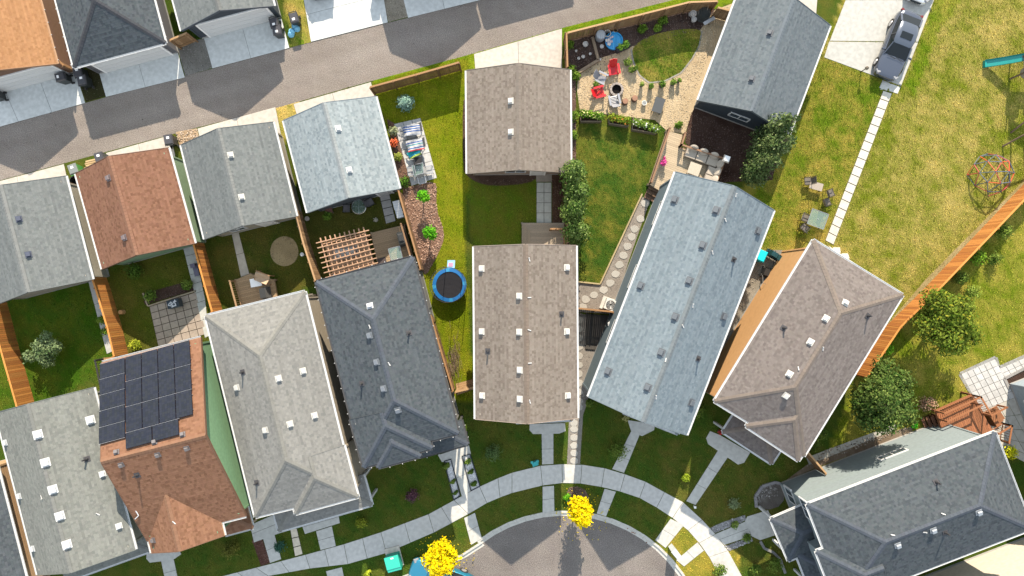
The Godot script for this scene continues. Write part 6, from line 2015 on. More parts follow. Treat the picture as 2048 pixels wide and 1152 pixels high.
func glass_table(label: String, x: float, y: float, turn: float, w: float, d: float, h := 0.72) -> void:
	var t := thing("glass_table", label, "table", P(x, y), turn, "glass patio tables")
	var m := MB.new()
	m.box(Vector3(0, h, 0), Vector3(w, 0.012, d), Color.WHITE)
	var g := obj("tabletop", m, M.pane, t, false)
	g.set_meta("label", "pale glass table top")
	bars(t, "frame", [[Vector3(-w / 2, h, -d / 2), Vector3(w / 2, h, -d / 2)], [Vector3(-w / 2, h, d / 2), Vector3(w / 2, h, d / 2)], [Vector3(-w / 2, h, -d / 2), Vector3(-w / 2, h, d / 2)], [Vector3(w / 2, h, -d / 2), Vector3(w / 2, h, d / 2)]], 0.035, Color(0.3, 0.3, 0.31), M.metal)
	for sx in [-1, 1]:
		for sz in [-1, 1]: bars(t, "leg", [[Vector3(sx * (w / 2 - 0.06), 0, sz * (d / 2 - 0.06)), Vector3(sx * (w / 2 - 0.1), h - 0.02, sz * (d / 2 - 0.1))]], 0.035, Color(0.25, 0.25, 0.26), M.metal)
	m = MB.new()
	m.lathe(Vector3(0, h + 0.007, 0), [Vector2(0.04, 0), Vector2(0.03, 0.02), Vector2(0, 0.02)], 10, Color(0.5, 0.5, 0.5))
	obj("parasol_ring", m, M.metal, t, false)
func dining() -> void:
	var ch := make_patio_chair(Color(0.09, 0.075, 0.06), Color(0.17, 0.15, 0.13))
	var g := "dark metal patio chairs on the lawn and decks"
	glass_table("square glass table on the lawn above the mauve roofed house", 1627, 440, -20, 1.25, 1.15)
	for q in [[1605, 437, -110, "patio chair pushed against the left of the lawn's glass table"], [1604, 457, -40, "patio chair at the lower left of the lawn's glass table"], [1611, 364, 95, "black upright patio chair furthest up the lawn"], [1655, 388, -70, "patio chair beside the slab path, upper one"], [1648, 406, -70, "patio chair beside the slab path, lower one"]]: dup(ch, P(q[0], q[1]), q[2], q[3], g)
	var t := thing("side_table", "low sandy side table between the patio chairs on the lawn", "table", P(1627, 374), -15)
	boxes(t, "tabletop", [[Vector3(0, 0.45, 0), Vector3(0.95, 0.04, 0.55)]], Color(0.4, 0.35, 0.3), M.fabric)
	for sx in [-1, 1]:
		for sz in [-1, 1]: bars(t, "leg", [[Vector3(sx * 0.4, 0, sz * 0.22), Vector3(sx * 0.44, 0.44, sz * 0.25)]], 0.035, Color(0.1, 0.08, 0.07), M.metal)
	ch.set_meta("keep", true)
	# bright cloth heap and pushchair between the long house and the tan wall
	var bb := thing("bin", "bright turquoise box beside the tan wall", "box", P(1514, 512), -25)
	boxes(bb, "box", [[Vector3(0, 0.4, 0), Vector3(0.7, 0.8, 0.75)]], Color(0.0, 0.42, 0.5), M.plastic)
	boxes(bb, "lid", [[Vector3(0, 0.83, 0), Vector3(0.76, 0.06, 0.8), Basis(), 0.85]], Color(0.0, 0.5, 0.58), M.plastic)
	var bk := thing("barbecue", "dark teal barbecue and clutter at the corner of the tan wall", "barbecue", P(1540, 510), -30)
	boxes(bk, "cart", [[Vector3(0, 0.4, 0), Vector3(1.0, 0.1, 0.5)], [Vector3(0, 0.8, 0), Vector3(0.65, 0.3, 0.5), Basis(), 0.7], [Vector3(0.5, 0.75, 0), Vector3(0.35, 0.04, 0.4)]], Color(0.03, 0.10, 0.12), M.metal)
	for sx in [-1, 1]:
		for sz in [-1, 1]: bars(bk, "leg", [[Vector3(sx * 0.42, 0, sz * 0.2), Vector3(sx * 0.42, 0.8, sz * 0.2)]], 0.04, Color(0.02, 0.02, 0.02), M.metal)
	var mw := thing("lawn_mower", "black machine beside the long house's right wall", "mower", P(1530, 545), -20)
	boxes(mw, "body", [[Vector3(0, 0.3, 0), Vector3(0.55, 0.3, 0.7), Basis(), 0.7]], Color(0.02, 0.02, 0.02), M.plastic)
	for sx in [-1, 1]:
		for sz in [-1, 1]:
			var m := MB.new()
			m.tube(Vector3(sx * 0.24, 0.13, sz * 0.3), Vector3(sx * 0.32, 0.13, sz * 0.3), 0.13, 0.13, 10, Color(0.03, 0.03, 0.03))
			obj("wheel", m, M.rubber, mw, false)
	bars(mw, "handle", [[Vector3(-0.22, 0.35, 0.3), Vector3(-0.2, 0.95, 0.9)], [Vector3(0.22, 0.35, 0.3), Vector3(0.2, 0.95, 0.9)], [Vector3(-0.2, 0.95, 0.9), Vector3(0.2, 0.95, 0.9)]], 0.03, Color(0.3, 0.3, 0.3), M.metal)
func yard_e() -> void:
	var lo := make_lounger()
	var w := Color(0.5, 0.5, 0.52)
	var b := Color(0.03, 0.10, 0.32)
	var r := Color(0.55, 0.03, 0.05)
	var tq := Color(0.02, 0.4, 0.45)
	dup(lo, P(828, 262), 100, "upper lounge chair under the blue striped towel", "lounge chairs on the slab patio")
	dup(lo, P(834, 292), 100, "lower lounge chair under the red striped towel", "lounge chairs on the slab patio")
	towel("white towel with blue stripes, topmost on the patio", 824, 260, 0.8, 8, 1.3, 0.75, [w, b, w, b, w, b, w, w, Color(0.3, 0.33, 0.4)])
	towel("white towel with red and navy stripes in the middle of the patio", 830, 290, 0.8, 12, 1.2, 0.8, [w, w, b, w, Color(0.05, 0.25, 0.3), w, w, b, w, r])
	towel("turquoise and lime towel above the black chair", 828, 307, 0.6, 25, 0.9, 0.5, [tq, tq, Color(0.05, 0.5, 0.7), Color(0.35, 0.5, 0.1)])
	glass_table("pale glass table at the lower end of the slab patio", 840, 343, 15, 0.85, 0.85)
	var ch := make_patio_chair(Color(0.42, 0.42, 0.43), Color(0.4, 0.41, 0.42))
	dup(ch, P(824, 345), 100, "pale metal chair left of the slab patio's glass table", "pale patio chairs at the slab patio")
	dup(ch, P(846, 362), 195, "pale metal chair below the slab patio's glass table", "pale patio chairs at the slab patio")
	dup(ch, P(860, 342), 280, "pale metal chair right of the slab patio's glass table", "pale patio chairs at the slab patio")
	var bcv := make_patio_chair(Color(0.05, 0.05, 0.05), Color(0.03, 0.03, 0.032))
	dup(bcv, P(838, 324), 5, "black chair above the slab patio's glass table")
func yard_d() -> void:
	var t := thing("round_table", "round glass table in the shade behind the icy grey garage", "table", P(722, 416))
	var m := MB.new()
	m.lathe(Vector3.ZERO, [Vector2(0.5, 0.71), Vector2(0.5, 0.72), Vector2(0, 0.72)], 26, Color.WHITE)
	obj("tabletop", m, M.pane, t, false)
	m = MB.new()
	m.lathe(Vector3.ZERO, [Vector2(0.5, 0.69), Vector2(0.535, 0.71), Vector2(0.5, 0.735)], 26, Color(0.5, 0.5, 0.5))
	m.beam(Vector3(-0.5, 0.69, 0), Vector3(0.5, 0.69, 0), 0.03, 0.03, Color(0.4, 0.4, 0.4))
	m.beam(Vector3(0, 0.69, -0.5), Vector3(0, 0.69, 0.5), 0.03, 0.03, Color(0.4, 0.4, 0.4))
	obj("rim", m, M.metal, t, false)
	for k in 4:
		var a := TAU * (k + 0.5) / 4
		bars(t, "leg", [[Vector3(cos(a), 0, sin(a)) * 0.42, Vector3(cos(a) * 0.36, 0.7, sin(a) * 0.36)]], 0.03, Color(0.3, 0.3, 0.3), M.metal)
	var ch := make_patio_chair(Color(0.06, 0.06, 0.07), Color(0.16, 0.15, 0.16))
	dup(ch, P(742, 406), -60, "dark chair right of the round glass table", "dark chairs in the pergola yard")
	dup(ch, P(696, 418), 90, "dark chair left of the round glass table", "dark chairs in the pergola yard")
	var bx := thing("storage_box", "white slatted storage box beside the four slabs, upper one", "box", P(796, 412), 14, "white storage boxes in the pergola yard")
	boxes(bx, "box", [[Vector3(0, 0.25, 0), Vector3(0.46, 0.5, 0.66)]], Color(0.55, 0.57, 0.6), M.plastic)
	for k in 4: boxes(bx, "lid_slat", [[Vector3(0, 0.52, -0.25 + k * 0.165), Vector3(0.5, 0.04, 0.14)]], Color(0.66, 0.68, 0.7), M.plastic)
	dup(bx, bx.position, 14, "white slatted storage box beside the four slabs, upper one")
	dup(bx, P(801, 428), 14, "white slatted storage box beside the four slabs, lower one", "white storage boxes in the pergola yard")
	var bq := thing("barbecue", "barbecue under a black cover on the deck beside the pergola", "barbecue", P(806, 478, 0.45), 14)
	m = MB.new()
	m.box(Vector3(0, 0.5, 0), Vector3(0.6, 1.0, 1.1), Color(0.03, 0.032, 0.035), Basis(), 0.75)
	obj("cover", m, M.fabric, bq, false)
	boxes(bq, "lid_bulge", [[Vector3(0, 1.04, 0), Vector3(0.42, 0.14, 0.7), Basis(), 0.6]], Color(0.035, 0.037, 0.04), M.fabric)
	glass_table("square patio table on the deck beside the pergola", 796, 508, 14, 0.85, 0.85, 1.15)
	var mt := thing("doormat", "dark doormat at the house edge of the pergola deck", "mat", P(764, 522, 0.46), 14)
	boxes(mt, "mat", [[Vector3(0, 0.012, 0), Vector3(0.55, 0.02, 0.4)]], Color(0.09, 0.07, 0.07), M.fabric)
	boxes(mt, "border", [[Vector3(0, 0.008, 0), Vector3(0.62, 0.014, 0.47)]], Color(0.05, 0.04, 0.04), M.fabric)
	var fg := thing("garden_ornament", "small white garden ornament on the dark lawn of the pergola yard", "ornament", P(752, 440))
	m = MB.new()
	for k in 5: m.beam(Vector3.ZERO, Vector3(cos(k * 1.25) * 0.16, 0.28, sin(k * 1.25) * 0.16), 0.04, 0.04, Color(0.62, 0.6, 0.52))
	m.lathe(Vector3.ZERO, [Vector2(0.16, 0), Vector2(0.12, 0.1), Vector2(0, 0.12)], 8, Color(0.5, 0.47, 0.4))
	obj("stand", m, M.stone, fg, false)
	round_thing("flower_pot", "white ring pot at the top of the weathered fence", "pot", 616, 438, [Vector2(0.12, 0), Vector2(0.17, 0.26), Vector2(0.13, 0.27), Vector2(0.12, 0.2), Vector2(0, 0.2)], Color(0.55, 0.52, 0.48), M.stone)
	var fo := thing("folding_seat", "folded red brown seat by the icy grey garage wall", "chair", P(660, 423), 15)
	boxes(fo, "seat", [[Vector3(0, 0.3, 0), Vector3(0.5, 0.05, 0.45)]], Color(0.2, 0.09, 0.07), M.wood)
	bars(fo, "leg", [[Vector3(-0.22, 0, -0.2), Vector3(-0.22, 0.3, 0.2)], [Vector3(0.22, 0, -0.2), Vector3(0.22, 0.3, 0.2)], [Vector3(-0.22, 0, 0.2), Vector3(-0.22, 0.3, -0.2)], [Vector3(0.22, 0, 0.2), Vector3(0.22, 0.3, -0.2)]], 0.03, Color(0.1, 0.1, 0.1), M.metal)
func small_yards() -> void:
	# covered cart on the weathered patio
	var t := thing("covered_cart", "dark cart draped with pale rags on the weathered patio", "cart", P(355, 607), 14)
	boxes(t, "cart", [[Vector3(0, 0.4, 0), Vector3(0.85, 0.6, 0.6)]], Color(0.03, 0.04, 0.055), M.fabric)
	var m := MB.new()
	for k in 9: m.box(Vector3(rng.randf_range(-0.3, 0.2), 0.72 + rng.randf() * 0.03, rng.randf_range(-0.2, 0.2)), Vector3(0.26, 0.03, 0.07), vary(Color(0.55, 0.56, 0.6), 0.2), Basis(Vector3.UP, rng.randf() * 3))
	obj("rags", m, M.fabric, t, false)
	for s: float in [-1.0, 1.0]:
		m = MB.new()
		m.tube(Vector3(0.3 * s, 0.1, -0.3), Vector3(0.3 * s, 0.1, 0.3), 0.1, 0.1, 8, Color(0.02, 0.02, 0.02))
		obj("wheel", m, M.rubber, t, false)
	round_thing("wood_stump", "round pale stump beside the orange fence", "stump", 247, 624, [Vector2(0.17, 0), Vector2(0.16, 0.4), Vector2(0, 0.41)], Color(0.5, 0.28, 0.12), M.wood)
	var ch := thing("side_cart", "dark narrow cart on the slab path by the orange fence", "cart", P(396, 540), 14)
	boxes(ch, "frame", [[Vector3(0, 0.35, 0), Vector3(0.35, 0.06, 0.9)], [Vector3(0, 0.7, -0.3), Vector3(0.35, 0.06, 0.3)]], Color(0.07, 0.06, 0.1), M.plastic)
	bars(ch, "leg", [[Vector3(-0.15, 0, -0.4), Vector3(-0.15, 0.7, -0.4)], [Vector3(0.15, 0, -0.4), Vector3(0.15, 0.7, -0.4)], [Vector3(-0.15, 0, 0.4), Vector3(-0.15, 0.35, 0.4)], [Vector3(0.15, 0, 0.4), Vector3(0.15, 0.35, 0.4)]], 0.04, Color(0.1, 0.1, 0.11), M.metal)
	# small deck: table, hammock, shroud
	var tb := thing("white_table", "white tabletop on the small deck", "table", P(519, 565, 0.5), 10)
	boxes(tb, "tabletop", [[Vector3(0, 0.7, 0), Vector3(0.8, 0.04, 0.6)]], Color(0.66, 0.67, 0.68), M.plastic)
	for sx in [-1, 1]:
		for sz in [-1, 1]: boxes(tb, "leg", [[Vector3(0.34 * sx, 0.34, 0.24 * sz), Vector3(0.05, 0.68, 0.05)]], Color(0.3, 0.3, 0.3), M.metal)
	var hm := thing("hammock_chair", "tan canvas swing seat on the small deck", "chair", P(532, 556, 0.5), -20)
	m = MB.new()
	for i in 6:
		for j in 4:
			var f := func(a: int, b: int) -> Vector3: return Vector3(-0.5 + a * 0.17, 0.9 + 0.12 * sin(b * 1.4 + a * 0.4), -0.35 + b * 0.17)
			m.quad(f.call(i, j), f.call(i + 1, j), f.call(i + 1, j + 1), f.call(i, j + 1), Color(0.5, 0.36, 0.24), Vector3.UP)
	obj("canvas", m, M.fabric, hm, false)
	bars(hm, "frame", [[Vector3(-0.5, 0, -0.35), Vector3(-0.5, 1.0, -0.35)], [Vector3(0.52, 0, -0.35), Vector3(0.52, 1.0, -0.35)], [Vector3(-0.5, 1.0, -0.35), Vector3(0.52, 1.0, -0.35)], [Vector3(0.52, 0, 0.35), Vector3(0.52, 0.95, 0.2)], [Vector3(-0.5, 0, 0.35), Vector3(-0.5, 0.95, 0.2)]], 0.06, Color(0.36, 0.2, 0.1), M.wood)
	var cv := thing("barbecue", "black covered grill on the small deck by the pale grey roof", "barbecue", P(535, 586, 0.5), 10)
	boxes(cv, "cover", [[Vector3(0, 0.5, 0), Vector3(0.55, 1.0, 0.9), Basis(), 0.75]], Color(0.035, 0.037, 0.042), M.fabric)
	boxes(cv, "shelf", [[Vector3(0, 0.6, 0.55), Vector3(0.4, 0.04, 0.25)]], Color(0.05, 0.05, 0.05), M.metal)
	round_thing("wind_ornament", "small pale disc on a post by the weathered fence", "ornament", 612, 510, [Vector2(0.03, 0), Vector2(0.03, 0.9), Vector2(0.14, 0.92), Vector2(0.14, 0.97), Vector2(0, 1.0)], Color(0.5, 0.5, 0.5), M.paint)
	# red flowers by the mauve house porch
	pot_plant("pot of red flowers at the mauve house's porch", 1437, 862, 0.16, Color(0.08, 0.07, 0.07), [Color(0.5, 0.03, 0.03), Color(0.3, 0.05, 0.04)], 120)
	# chairs of the front porch, meters on the walls
	var mb := thing("utility_meter", "white meter box on the side wall of the long house", "meter", P(1220, 648, 1.4), -21)
	boxes(mb, "box", [[Vector3(0, 0, 0), Vector3(0.25, 0.4, 0.3)]], Color(0.6, 0.6, 0.62), M.paint)
	m = MB.new()
	m.tube(Vector3(-0.12, 0, 0), Vector3(-0.18, 0, 0), 0.09, 0.09, 12, Color(0.6, 0.62, 0.62))
	obj("dial", m, M.metal, mb, false)
	var gm := thing("gas_meter", "grey gas meter at the foot of the pale blue wall", "meter", P(1702, 916, 0.0), 21)
	boxes(gm, "body", [[Vector3(0, 0.6, 0), Vector3(0.4, 0.35, 0.3)], [Vector3(0.35, 0.5, 0), Vector3(0.25, 0.25, 0.2)]], Color(0.45, 0.47, 0.5), M.metal)
	bars(gm, "pipe", [[Vector3(-0.35, 0, 0), Vector3(-0.35, 0.85, 0)], [Vector3(-0.35, 0.82, 0), Vector3(0.1, 0.82, 0)], [Vector3(0.1, 0.82, 0), Vector3(0.1, 0.7, 0)]], 0.045, Color(0.5, 0.5, 0.52), M.metal)

func build_plants() -> void:
	var leaf := [Color(0.05, 0.10, 0.018), Color(0.14, 0.19, 0.035)]
	var poplar := [Color(0.035, 0.08, 0.016), Color(0.11, 0.16, 0.04), Color(0.2, 0.26, 0.09)]
	var yellow := [Color(0.52, 0.36, 0.004), Color(0.72, 0.56, 0.008), Color(0.34, 0.31, 0.01)]
	plant("tree", "bright yellow tree on the verge at the top of the turning circle", "tree", [1150, 990], [[1154, 1006, 1.9, 0.62], [1160, 1014, 2.6, 0.85], [1172, 1024, 2.8, 0.6], [1148, 1026, 2.9, 0.55], [1163, 1026, 3.5, 0.85], [1168, 1040, 4.3, 0.62], [1158, 1038, 4.0, 0.5], [1168, 1040, 5.1, 0.45], [1169, 1044, 5.8, 0.3]], 2600, 0.12, yellow, "yellow street trees", 0.07)
	plant("tree", "bright yellow tree over the teal blue car", "tree", [888, 1074], [[884, 1094, 2.0, 0.75], [880, 1108, 2.8, 1.0], [860, 1122, 3.0, 0.75], [900, 1118, 3.1, 0.8], [878, 1124, 3.8, 0.95], [892, 1100, 3.4, 0.6], [874, 1140, 4.6, 0.7], [896, 1138, 4.2, 0.5], [872, 1142, 5.4, 0.4]], 3200, 0.12, yellow, "yellow street trees", 0.08)
	plant("tree", "large loose green tree by the pale stone patio", "tree", [1860, 632], [[1890, 622, 3.4, 1.5], [1858, 652, 3.2, 1.2], [1918, 650, 3.2, 1.3], [1892, 678, 3.4, 1.3], [1870, 600, 3.6, 1.0], [1925, 610, 3.0, 0.9], [1912, 690, 2.6, 0.9], [1944, 672, 2.4, 0.8]], 11000, 0.1, [Color(0.055, 0.10, 0.012), Color(0.14, 0.18, 0.028), Color(0.2, 0.2, 0.025)], "trees beyond the orange fence", 0.12)
	plant("tree", "large dark green tree above the pale blue wall", "tree", [1740, 782], [[1765, 780, 4.0, 1.5], [1736, 796, 3.5, 1.3], [1796, 806, 3.5, 1.3], [1768, 834, 4.2, 1.4], [1736, 840, 3.2, 1.0], [1802, 762, 3.4, 1.0], [1768, 738, 3.2, 1.0], [1814, 832, 3.0, 0.9], [1772, 800, 5.2, 1.0], [1722, 820, 2.6, 0.8]], 12500, 0.1, [Color(0.03, 0.065, 0.014), Color(0.085, 0.125, 0.032), Color(0.14, 0.18, 0.05)], "trees beyond the orange fence", 0.12)
	plant("tree", "silvery green shrubby tree in the leftmost yard", "tree", [110, 692], [[86, 706, 1.5, 0.8], [60, 712, 1.3, 0.55], [106, 694, 1.6, 0.7], [78, 690, 1.7, 0.6], [95, 722, 1.3, 0.6], [92, 672, 1.8, 0.45]], 2600, 0.09, [Color(0.06, 0.10, 0.04), Color(0.18, 0.23, 0.115)], "", 0.06)
	plant("tree", "blue spruce on the shaded lawn below the alley fence", "tree", [812, 208], [[811, 206, 0.5, 0.72, 0.7], [810, 205, 1.1, 0.52], [809, 204, 1.7, 0.3]], 1500, 0.075, [Color(0.10, 0.19, 0.15), Color(0.26, 0.38, 0.32)], "", 0.06)
	for q in [[846, 398, 847, 392, 0.5, "upper bright green young tree in the kidney bed"], [859, 472, 860, 466, 0.58, "lower bright green young tree in the kidney bed"]]:
		plant("tree", q[5], "tree", [q[0] + 3, q[1] - 2], [[q[2], q[3], 1.5, q[4]], [q[2] + 6, q[3] + 5, 1.4, q[4] * 0.6], [q[2] - 6, q[3] - 4, 1.6, q[4] * 0.6]], 900, 0.08, [Color(0.05, 0.22, 0.012), Color(0.13, 0.38, 0.02)], "young trees in the kidney bed", 0.05)
	# columns of trees
	for q in [[1141, 362, 6.0, 1.05, "first and topmost tree of the column right of the taupe garage"], [1143, 397, 5.6, 1.1, "second tree of the column beside the green lawn"], [1143, 433, 5.8, 1.1, "third tree of the column beside the green lawn"], [1145, 466, 5.2, 1.0, "lowest tree of the column beside the green lawn"]]:
		plant("tree", q[4], "tree", [q[0], q[1]], upright(q[0], q[1], q[2], q[3]), 2600, 0.1, poplar, "column of trees beside the green lawn", 0.07)
	for q in [[1514, 283, 7.2, 1.05, "topmost of the grey green trees right of the slate blue garage"], [1503, 318, 7.4, 1.1, "middle of the grey green trees right of the slate blue garage"], [1490, 352, 6.4, 1.1, "lowest of the grey green trees above the long house"]]:
		plant("tree", q[4], "tree", [q[0], q[1]], upright(q[0], q[1], q[2], q[3]), 3200, 0.1, [Color(0.032, 0.06, 0.02), Color(0.1, 0.135, 0.05), Color(0.18, 0.22, 0.1)], "grey green trees by the slate blue garage", 0.08)
	# shrubs and small plants
	shrub("bright green bush between the two large trees by the orange fence", 1776, 700, 0.5, [Color(0.09, 0.25, 0.015), Color(0.2, 0.42, 0.03)])
	shrub("green vine shrub at the fence below the climbing dome", 1958, 516, 0.7, [Color(0.08, 0.18, 0.015), Color(0.18, 0.3, 0.03)], "shrubs beyond the orange fence")
	shrub("leafy shrub left of the lower vine by the orange fence", 1990, 518, 0.6, leaf, "shrubs beyond the orange fence")
	shrub("loose pale shrub by the upper part of the orange fence", 2008, 462, 0.8, [Color(0.09, 0.15, 0.02), Color(0.2, 0.26, 0.05)], "shrubs beyond the orange fence")
	shrub("dark shrub just above the large loose tree", 1922, 556, 0.6, leaf, "shrubs beyond the orange fence")
	shrub("leafy shrub at the top of the large loose tree", 1945, 585, 0.7, [Color(0.09, 0.15, 0.02), Color(0.2, 0.26, 0.05)], "shrubs beyond the orange fence")
	shrub("small yellow shrub at the red brown deck's right edge", 2022, 905, 0.6, [Color(0.4, 0.42, 0.01), Color(0.6, 0.58, 0.03)])
	shrub("pale tan flowering shrub beside the red brown deck", 1856, 808, 0.7, [Color(0.3, 0.17, 0.11), Color(0.5, 0.34, 0.24), Color(0.1, 0.16, 0.03)])
	shrub("tiny bright green plant on the pale blue house's wall top", 1830, 852, 0.2, [Color(0.05, 0.4, 0.02), Color(0.15, 0.6, 0.05)])
	shrub("dark bush left of the large dark green tree's foot", 1642, 868, 0.6, leaf)
	shrub("shrub at the mauve house's corner by the concrete strip", 1630, 890, 0.5, leaf)
	shrub("silver shrub beside the towel patio", 786, 262, 0.42, [Color(0.16, 0.19, 0.09), Color(0.33, 0.36, 0.22)])
	shrub("red orange flowers below the silver shrub", 788, 286, 0.38, [Color(0.5, 0.09, 0.03), Color(0.62, 0.2, 0.12)])
	shrub("yellow green shrub below the red orange flowers", 796, 314, 0.34, [Color(0.17, 0.22, 0.03), Color(0.35, 0.38, 0.1)])
	shrub("round dark green shrub at the lower corner of the towel patio", 808, 364, 0.5, [Color(0.05, 0.12, 0.015), Color(0.1, 0.2, 0.03)])
	shrub("small bush behind the icy grey garage", 655, 432, 0.4, [Color(0.05, 0.11, 0.015), Color(0.12, 0.2, 0.03)])
	shrub("dark bush under the reddish brown garage's back wall", 268, 542, 0.7, [Color(0.035, 0.07, 0.012), Color(0.07, 0.12, 0.02)])
	shrub("fine leafed bush left of the weathered patio's bed", 300, 592, 0.55, leaf)
	shrub("leafy bush at the right of the weathered patio's bed", 374, 570, 0.5, leaf)
	shrub("yellow green bush at the back of the green sided house", 270, 690, 0.5, [Color(0.14, 0.18, 0.015), Color(0.3, 0.32, 0.03)])
	shrub("narrow green plants along the fence by the leftmost yard's path", 203, 640, 0.4, [Color(0.08, 0.15, 0.02), Color(0.2, 0.26, 0.04)])
	shrub("second clump along the fence by the leftmost yard's path", 210, 662, 0.35, [Color(0.08, 0.15, 0.02), Color(0.2, 0.26, 0.04)])
	for q in [[1140, 90, 0.35, "dark bush in the raised bed's top left corner"], [1142, 140, 0.45, "bush at the lower left of the raised bed"], [1152, 152, 0.4, "bush below the raised bed by the taupe garage"], [1146, 232, 0.5, "bush left of the left raised planter"], [1146, 270, 0.4, "bush by the bark strip beside the taupe garage's wall"], [1285, 58, 0.4, "round green bush in the bed along the alley fence"], [1326, 40, 0.42, "yellow green bush in the bed along the alley fence"], [1316, 56, 0.35, "dark bush in the bed along the alley fence"], [1358, 250, 0.3, "bush at the top of the sofa deck"]]:
		shrub(q[3], q[0], q[1], q[2], [Color(0.06, 0.12, 0.015), Color(0.16, 0.24, 0.035)], "bushes in the gravel yard")
	for q in [[985, 906, 0.75, [Color(0.05, 0.09, 0.03), Color(0.11, 0.16, 0.06)], "loose green bush on the taupe house's front lawn"], [1236, 903, 0.8, leaf, "dark green bush beside the long house's walk"], [824, 992, 0.6, [Color(0.07, 0.035, 0.05), Color(0.15, 0.07, 0.09)], "dark purple bush on the dark slate house's front lawn"], [722, 1046, 0.5, [Color(0.12, 0.15, 0.02), Color(0.24, 0.27, 0.03)], "yellow green bush on the front lawn by the pale grey house"], [1372, 956, 0.35, [Color(0.16, 0.22, 0.02), Color(0.3, 0.38, 0.03)], "thin yellow green sapling by the mauve house's walk"], [1468, 1008, 0.5, [Color(0.11, 0.15, 0.07), Color(0.22, 0.26, 0.14)], "grey green bush on the mauve house's lawn"], [460, 1100, 0.8, [Color(0.07, 0.08, 0.02), Color(0.14, 0.14, 0.03)], "loose bush on the green sided house's front lawn"], [559, 1094, 0.5, [Color(0.02, 0.07, 0.05), Color(0.06, 0.13, 0.09)], "dark teal bush beside the left porch walk"], [735, 1147, 0.22, [Color(0.2, 0.26, 0.02), Color(0.4, 0.45, 0.04)], "small yellow green plant by the lower pavement"], [1440, 1142, 0.6, leaf, "loose plant on the verge at the bottom right"], [1470, 1050, 0.32, [Color(0.09, 0.15, 0.03), Color(0.2, 0.26, 0.06)], "spiky plant above the walk of the bottom right house"], [1494, 1076, 0.36, [Color(0.07, 0.12, 0.02), Color(0.16, 0.22, 0.05)], "spiky plant below the walk of the bottom right house"], [1550, 1130, 0.7, leaf, "bush below the bottom right house's porch"], [1512, 1140, 0.5, leaf, "small bush at the bottom edge left of the porch"], [1180, 805, 0.35, leaf, "dark bush at the long house's front corner"], [1252, 836, 0.25, [Color(0.2, 0.2, 0.06), Color(0.35, 0.33, 0.14)], "straw coloured plant by the long house's walk"], [1396, 824, 0.6, leaf, "dark bush between the long house and the mauve house"], [893, 932, 0.26, leaf, "leafy plant at the top of the left white planter"], [906, 964, 0.16, leaf, "small plant in the middle of the left white planter"], [936, 924, 0.24, [Color(0.1, 0.17, 0.03), Color(0.2, 0.28, 0.05)], "leafy plant at the top of the right white planter"], [942, 944, 0.16, leaf, "small plant in the middle of the right white planter"], [948, 968, 0.2, leaf, "plant at the foot of the right white planter"], [911, 986, 0.14, leaf, "tiny plant at the foot of the left white planter"], [1134, 995, 0.3, [Color(0.05, 0.2, 0.01), Color(0.12, 0.32, 0.02)], "bright grass clump beside the yellow tree's bark circle"]]:
		shrub(q[4], q[0], q[1], q[2], q[3])
	var t := thing("twig_pile", "heap of dry twigs beside the dark slate house", "twigs", P(908, 722))
	var m := MB.new()
	for k in 160:
		var c := Vector3(rng.randfn() * 0.22, rng.randf() * 0.25, rng.randfn() * 0.7)
		var d := Vector3(rng.randf_range(-0.3, 0.3), rng.randf_range(-0.1, 0.1), 1).normalized() * 0.3
		m.beam(c - d, c + d, 0.015, 0.015, vary(Color(0.2, 0.14, 0.09), 0.3))
	obj("twigs", m, M.wood, t, false)

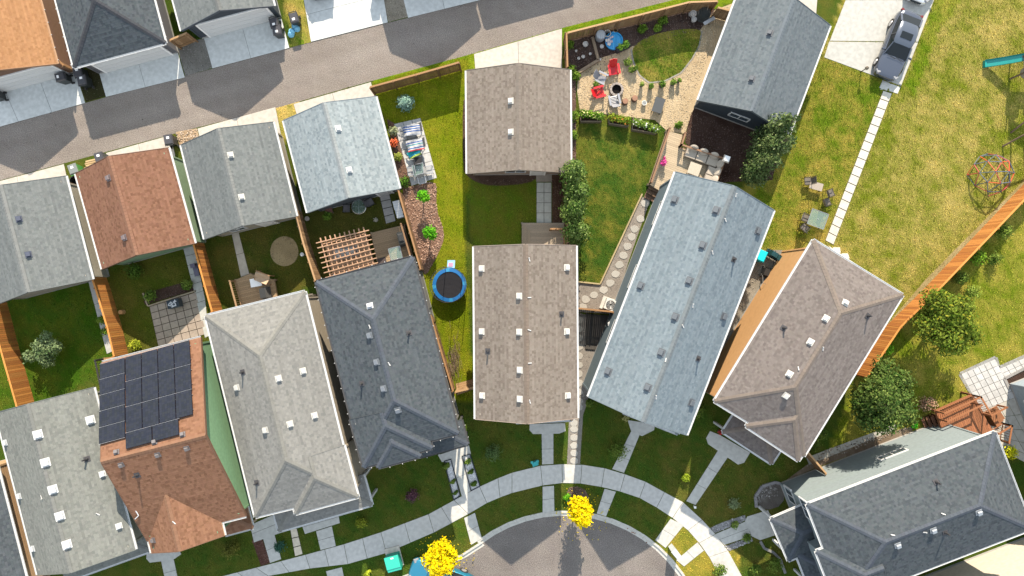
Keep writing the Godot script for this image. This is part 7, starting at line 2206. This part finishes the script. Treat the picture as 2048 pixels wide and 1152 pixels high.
func build_grass() -> void:
	scatter("fallen_leaves", smooth_poly(poly([1110, 985, 1165, 965, 1215, 990, 1225, 1070, 1160, 1090, 1105, 1070]), 1), 5, chip_mesh(), M.leaf, 0.03, Vector2(0.05, 0.09), func(_q): return vary(Color(0.55, 0.42, 0.02), 0.4), "fallen yellow leaves round the yellow tree at the top of the circle", "leaves", "", false, false)
	scatter("fallen_leaves", smooth_poly(poly([830, 1080, 890, 1060, 950, 1080, 950, 1150, 830, 1160]), 1), 5, chip_mesh(), M.leaf, 0.03, Vector2(0.05, 0.09), func(_q): return vary(Color(0.55, 0.42, 0.02), 0.4), "fallen yellow leaves under the tree over the teal car", "leaves", "", false, false)
	scatter("fallen_leaves", poly([1225, 1040, 1240, 1036, 1280, 1062, 1318, 1092, 1310, 1100, 1262, 1068]), 9, chip_mesh(), M.leaf, -0.1, Vector2(0.05, 0.1), func(_q): return vary(Color(0.3, 0.12, 0.07), 0.4), "reddish leaves in the gutter right of the turning circle", "leaves", "", false, false)
	grass_in(poly([745, 165, 935, 110, 936, 345, 948, 800, 905, 800, 800, 380]), 60, 0.0, "bright green lawn between the icy grey and taupe garages")
	grass_in(poly([930, 342, 1130, 342, 1130, 492, 945, 492]), 50, 0.0, "short grass behind the taupe garage")
	grass_in(poly([1130, 215, 1340, 258, 1290, 395, 1200, 568, 1150, 566]), 60, 0.0, "deep green lawn beside the stepping stones")
	grass_in(poly([1560, 320, 1640, 110, 1700, -20, 2080, -20, 2080, 330, 1712, 752, 1600, 640, 1480, 560, 1500, 400]), 110, 0.0, "dry yellow green lawn round the climbing dome")
	grass_in(poly([2080, 330, 1712, 752, 1640, 945, 1900, 880, 2080, 760]), 60, 0.0, "patchy lawn beyond the orange fence")
	grass_in(poly([600, 415, 805, 370, 830, 530, 640, 570]), 45, 0.0, "shaded grass of the pergola yard")
	grass_in(poly([405, 470, 600, 425, 645, 565, 430, 630]), 45, 0.0, "shaded grass round the bare patch")
	grass_in(poly([205, 545, 400, 485, 430, 690, 240, 720]), 45, 0.0, "shaded grass left of the weathered patio")
	grass_in(poly([-20, 600, 190, 555, 245, 790, 60, 850, -20, 850]), 45, 0.0, "shaded grass of the leftmost yard")
	grass_in(poly([300, 1080, 700, 990, 950, 800, 1480, 800, 1600, 920, 1560, 1160, 300, 1180]), 45, 0.0, "front lawns and verges round the turning circle")
	grass_in(poly([540, 290, 540, 205, 745, 165, 930, 110, 1130, 45, 1420, -30, 1420, 20, 1130, 90, 940, 150, 745, 195, 590, 240]), 50, 0.0, "grass verges along the alley")
	grass_in(poly([-20, 150, 0, 250, 220, 200, 640, 100, 640, -20, 560, -20, 350, 60]), 40, 0.0, "grass among the driveways across the alley")

func _ready() -> void:
	rng.seed = 20240
	var cam := Camera3D.new()
	cam.name = "camera"
	cam.fov = 2.0 * rad_to_deg(atan(576.0 / LENS))
	cam.far = 900.0
	cam.position = Vector3(0, EYE, 0)
	cam.rotation = Vector3(-PI / 2, 0, 0)
	add_child(cam)
	cam.current = true
	var env := Environment.new()
	env.background_mode = Environment.BG_SKY
	var sky := Sky.new()
	var ps := ProceduralSkyMaterial.new()
	ps.sky_top_color = Color(0.74, 0.79, 0.84)
	ps.sky_horizon_color = Color(0.93, 0.93, 0.92)
	ps.sky_curve = 0.22
	ps.ground_bottom_color = Color(0.3, 0.3, 0.26)
	ps.ground_horizon_color = Color(0.7, 0.72, 0.72)
	ps.sun_angle_max = 1.0
	ps.energy_multiplier = 0.95
	sky.sky_material = ps
	env.sky = sky
	env.tonemap_mode = Environment.TONE_MAPPER_LINEAR
	env.tonemap_exposure = 2.2
	env.ssao_enabled = true
	env.ssil_enabled = true
	env.sdfgi_enabled = true
	var we := WorldEnvironment.new()
	we.name = "world_environment"
	we.environment = env
	add_child(we)
	var sun := DirectionalLight3D.new()
	sun.name = "sun"
	sun.light_color = Color(1.0, 0.94, 0.85)
	sun.light_energy = 1.6
	sun.light_angular_distance = 0.5
	sun.shadow_enabled = true
	var el := deg_to_rad(32.0)
	var to := Vector3(-0.085 * cos(el), -sin(el), cos(el))
	sun.basis = Basis.looking_at(to, Vector3.UP)
	sun.position = Vector3(3, 40, -40)
	add_child(sun)
	n_lo.frequency = 0.08; n_lo.seed = 4
	n_mid.frequency = 0.35; n_mid.seed = 9; n_mid.fractal_octaves = 4
	n_hi.frequency = 1.1; n_hi.seed = 17
	make_materials()
	build_ground()
	build_houses()
	build_paving()
	build_beds()
	build_fences()
	build_decks()
	build_things()
	build_plants()
	build_grass()
	tidy()
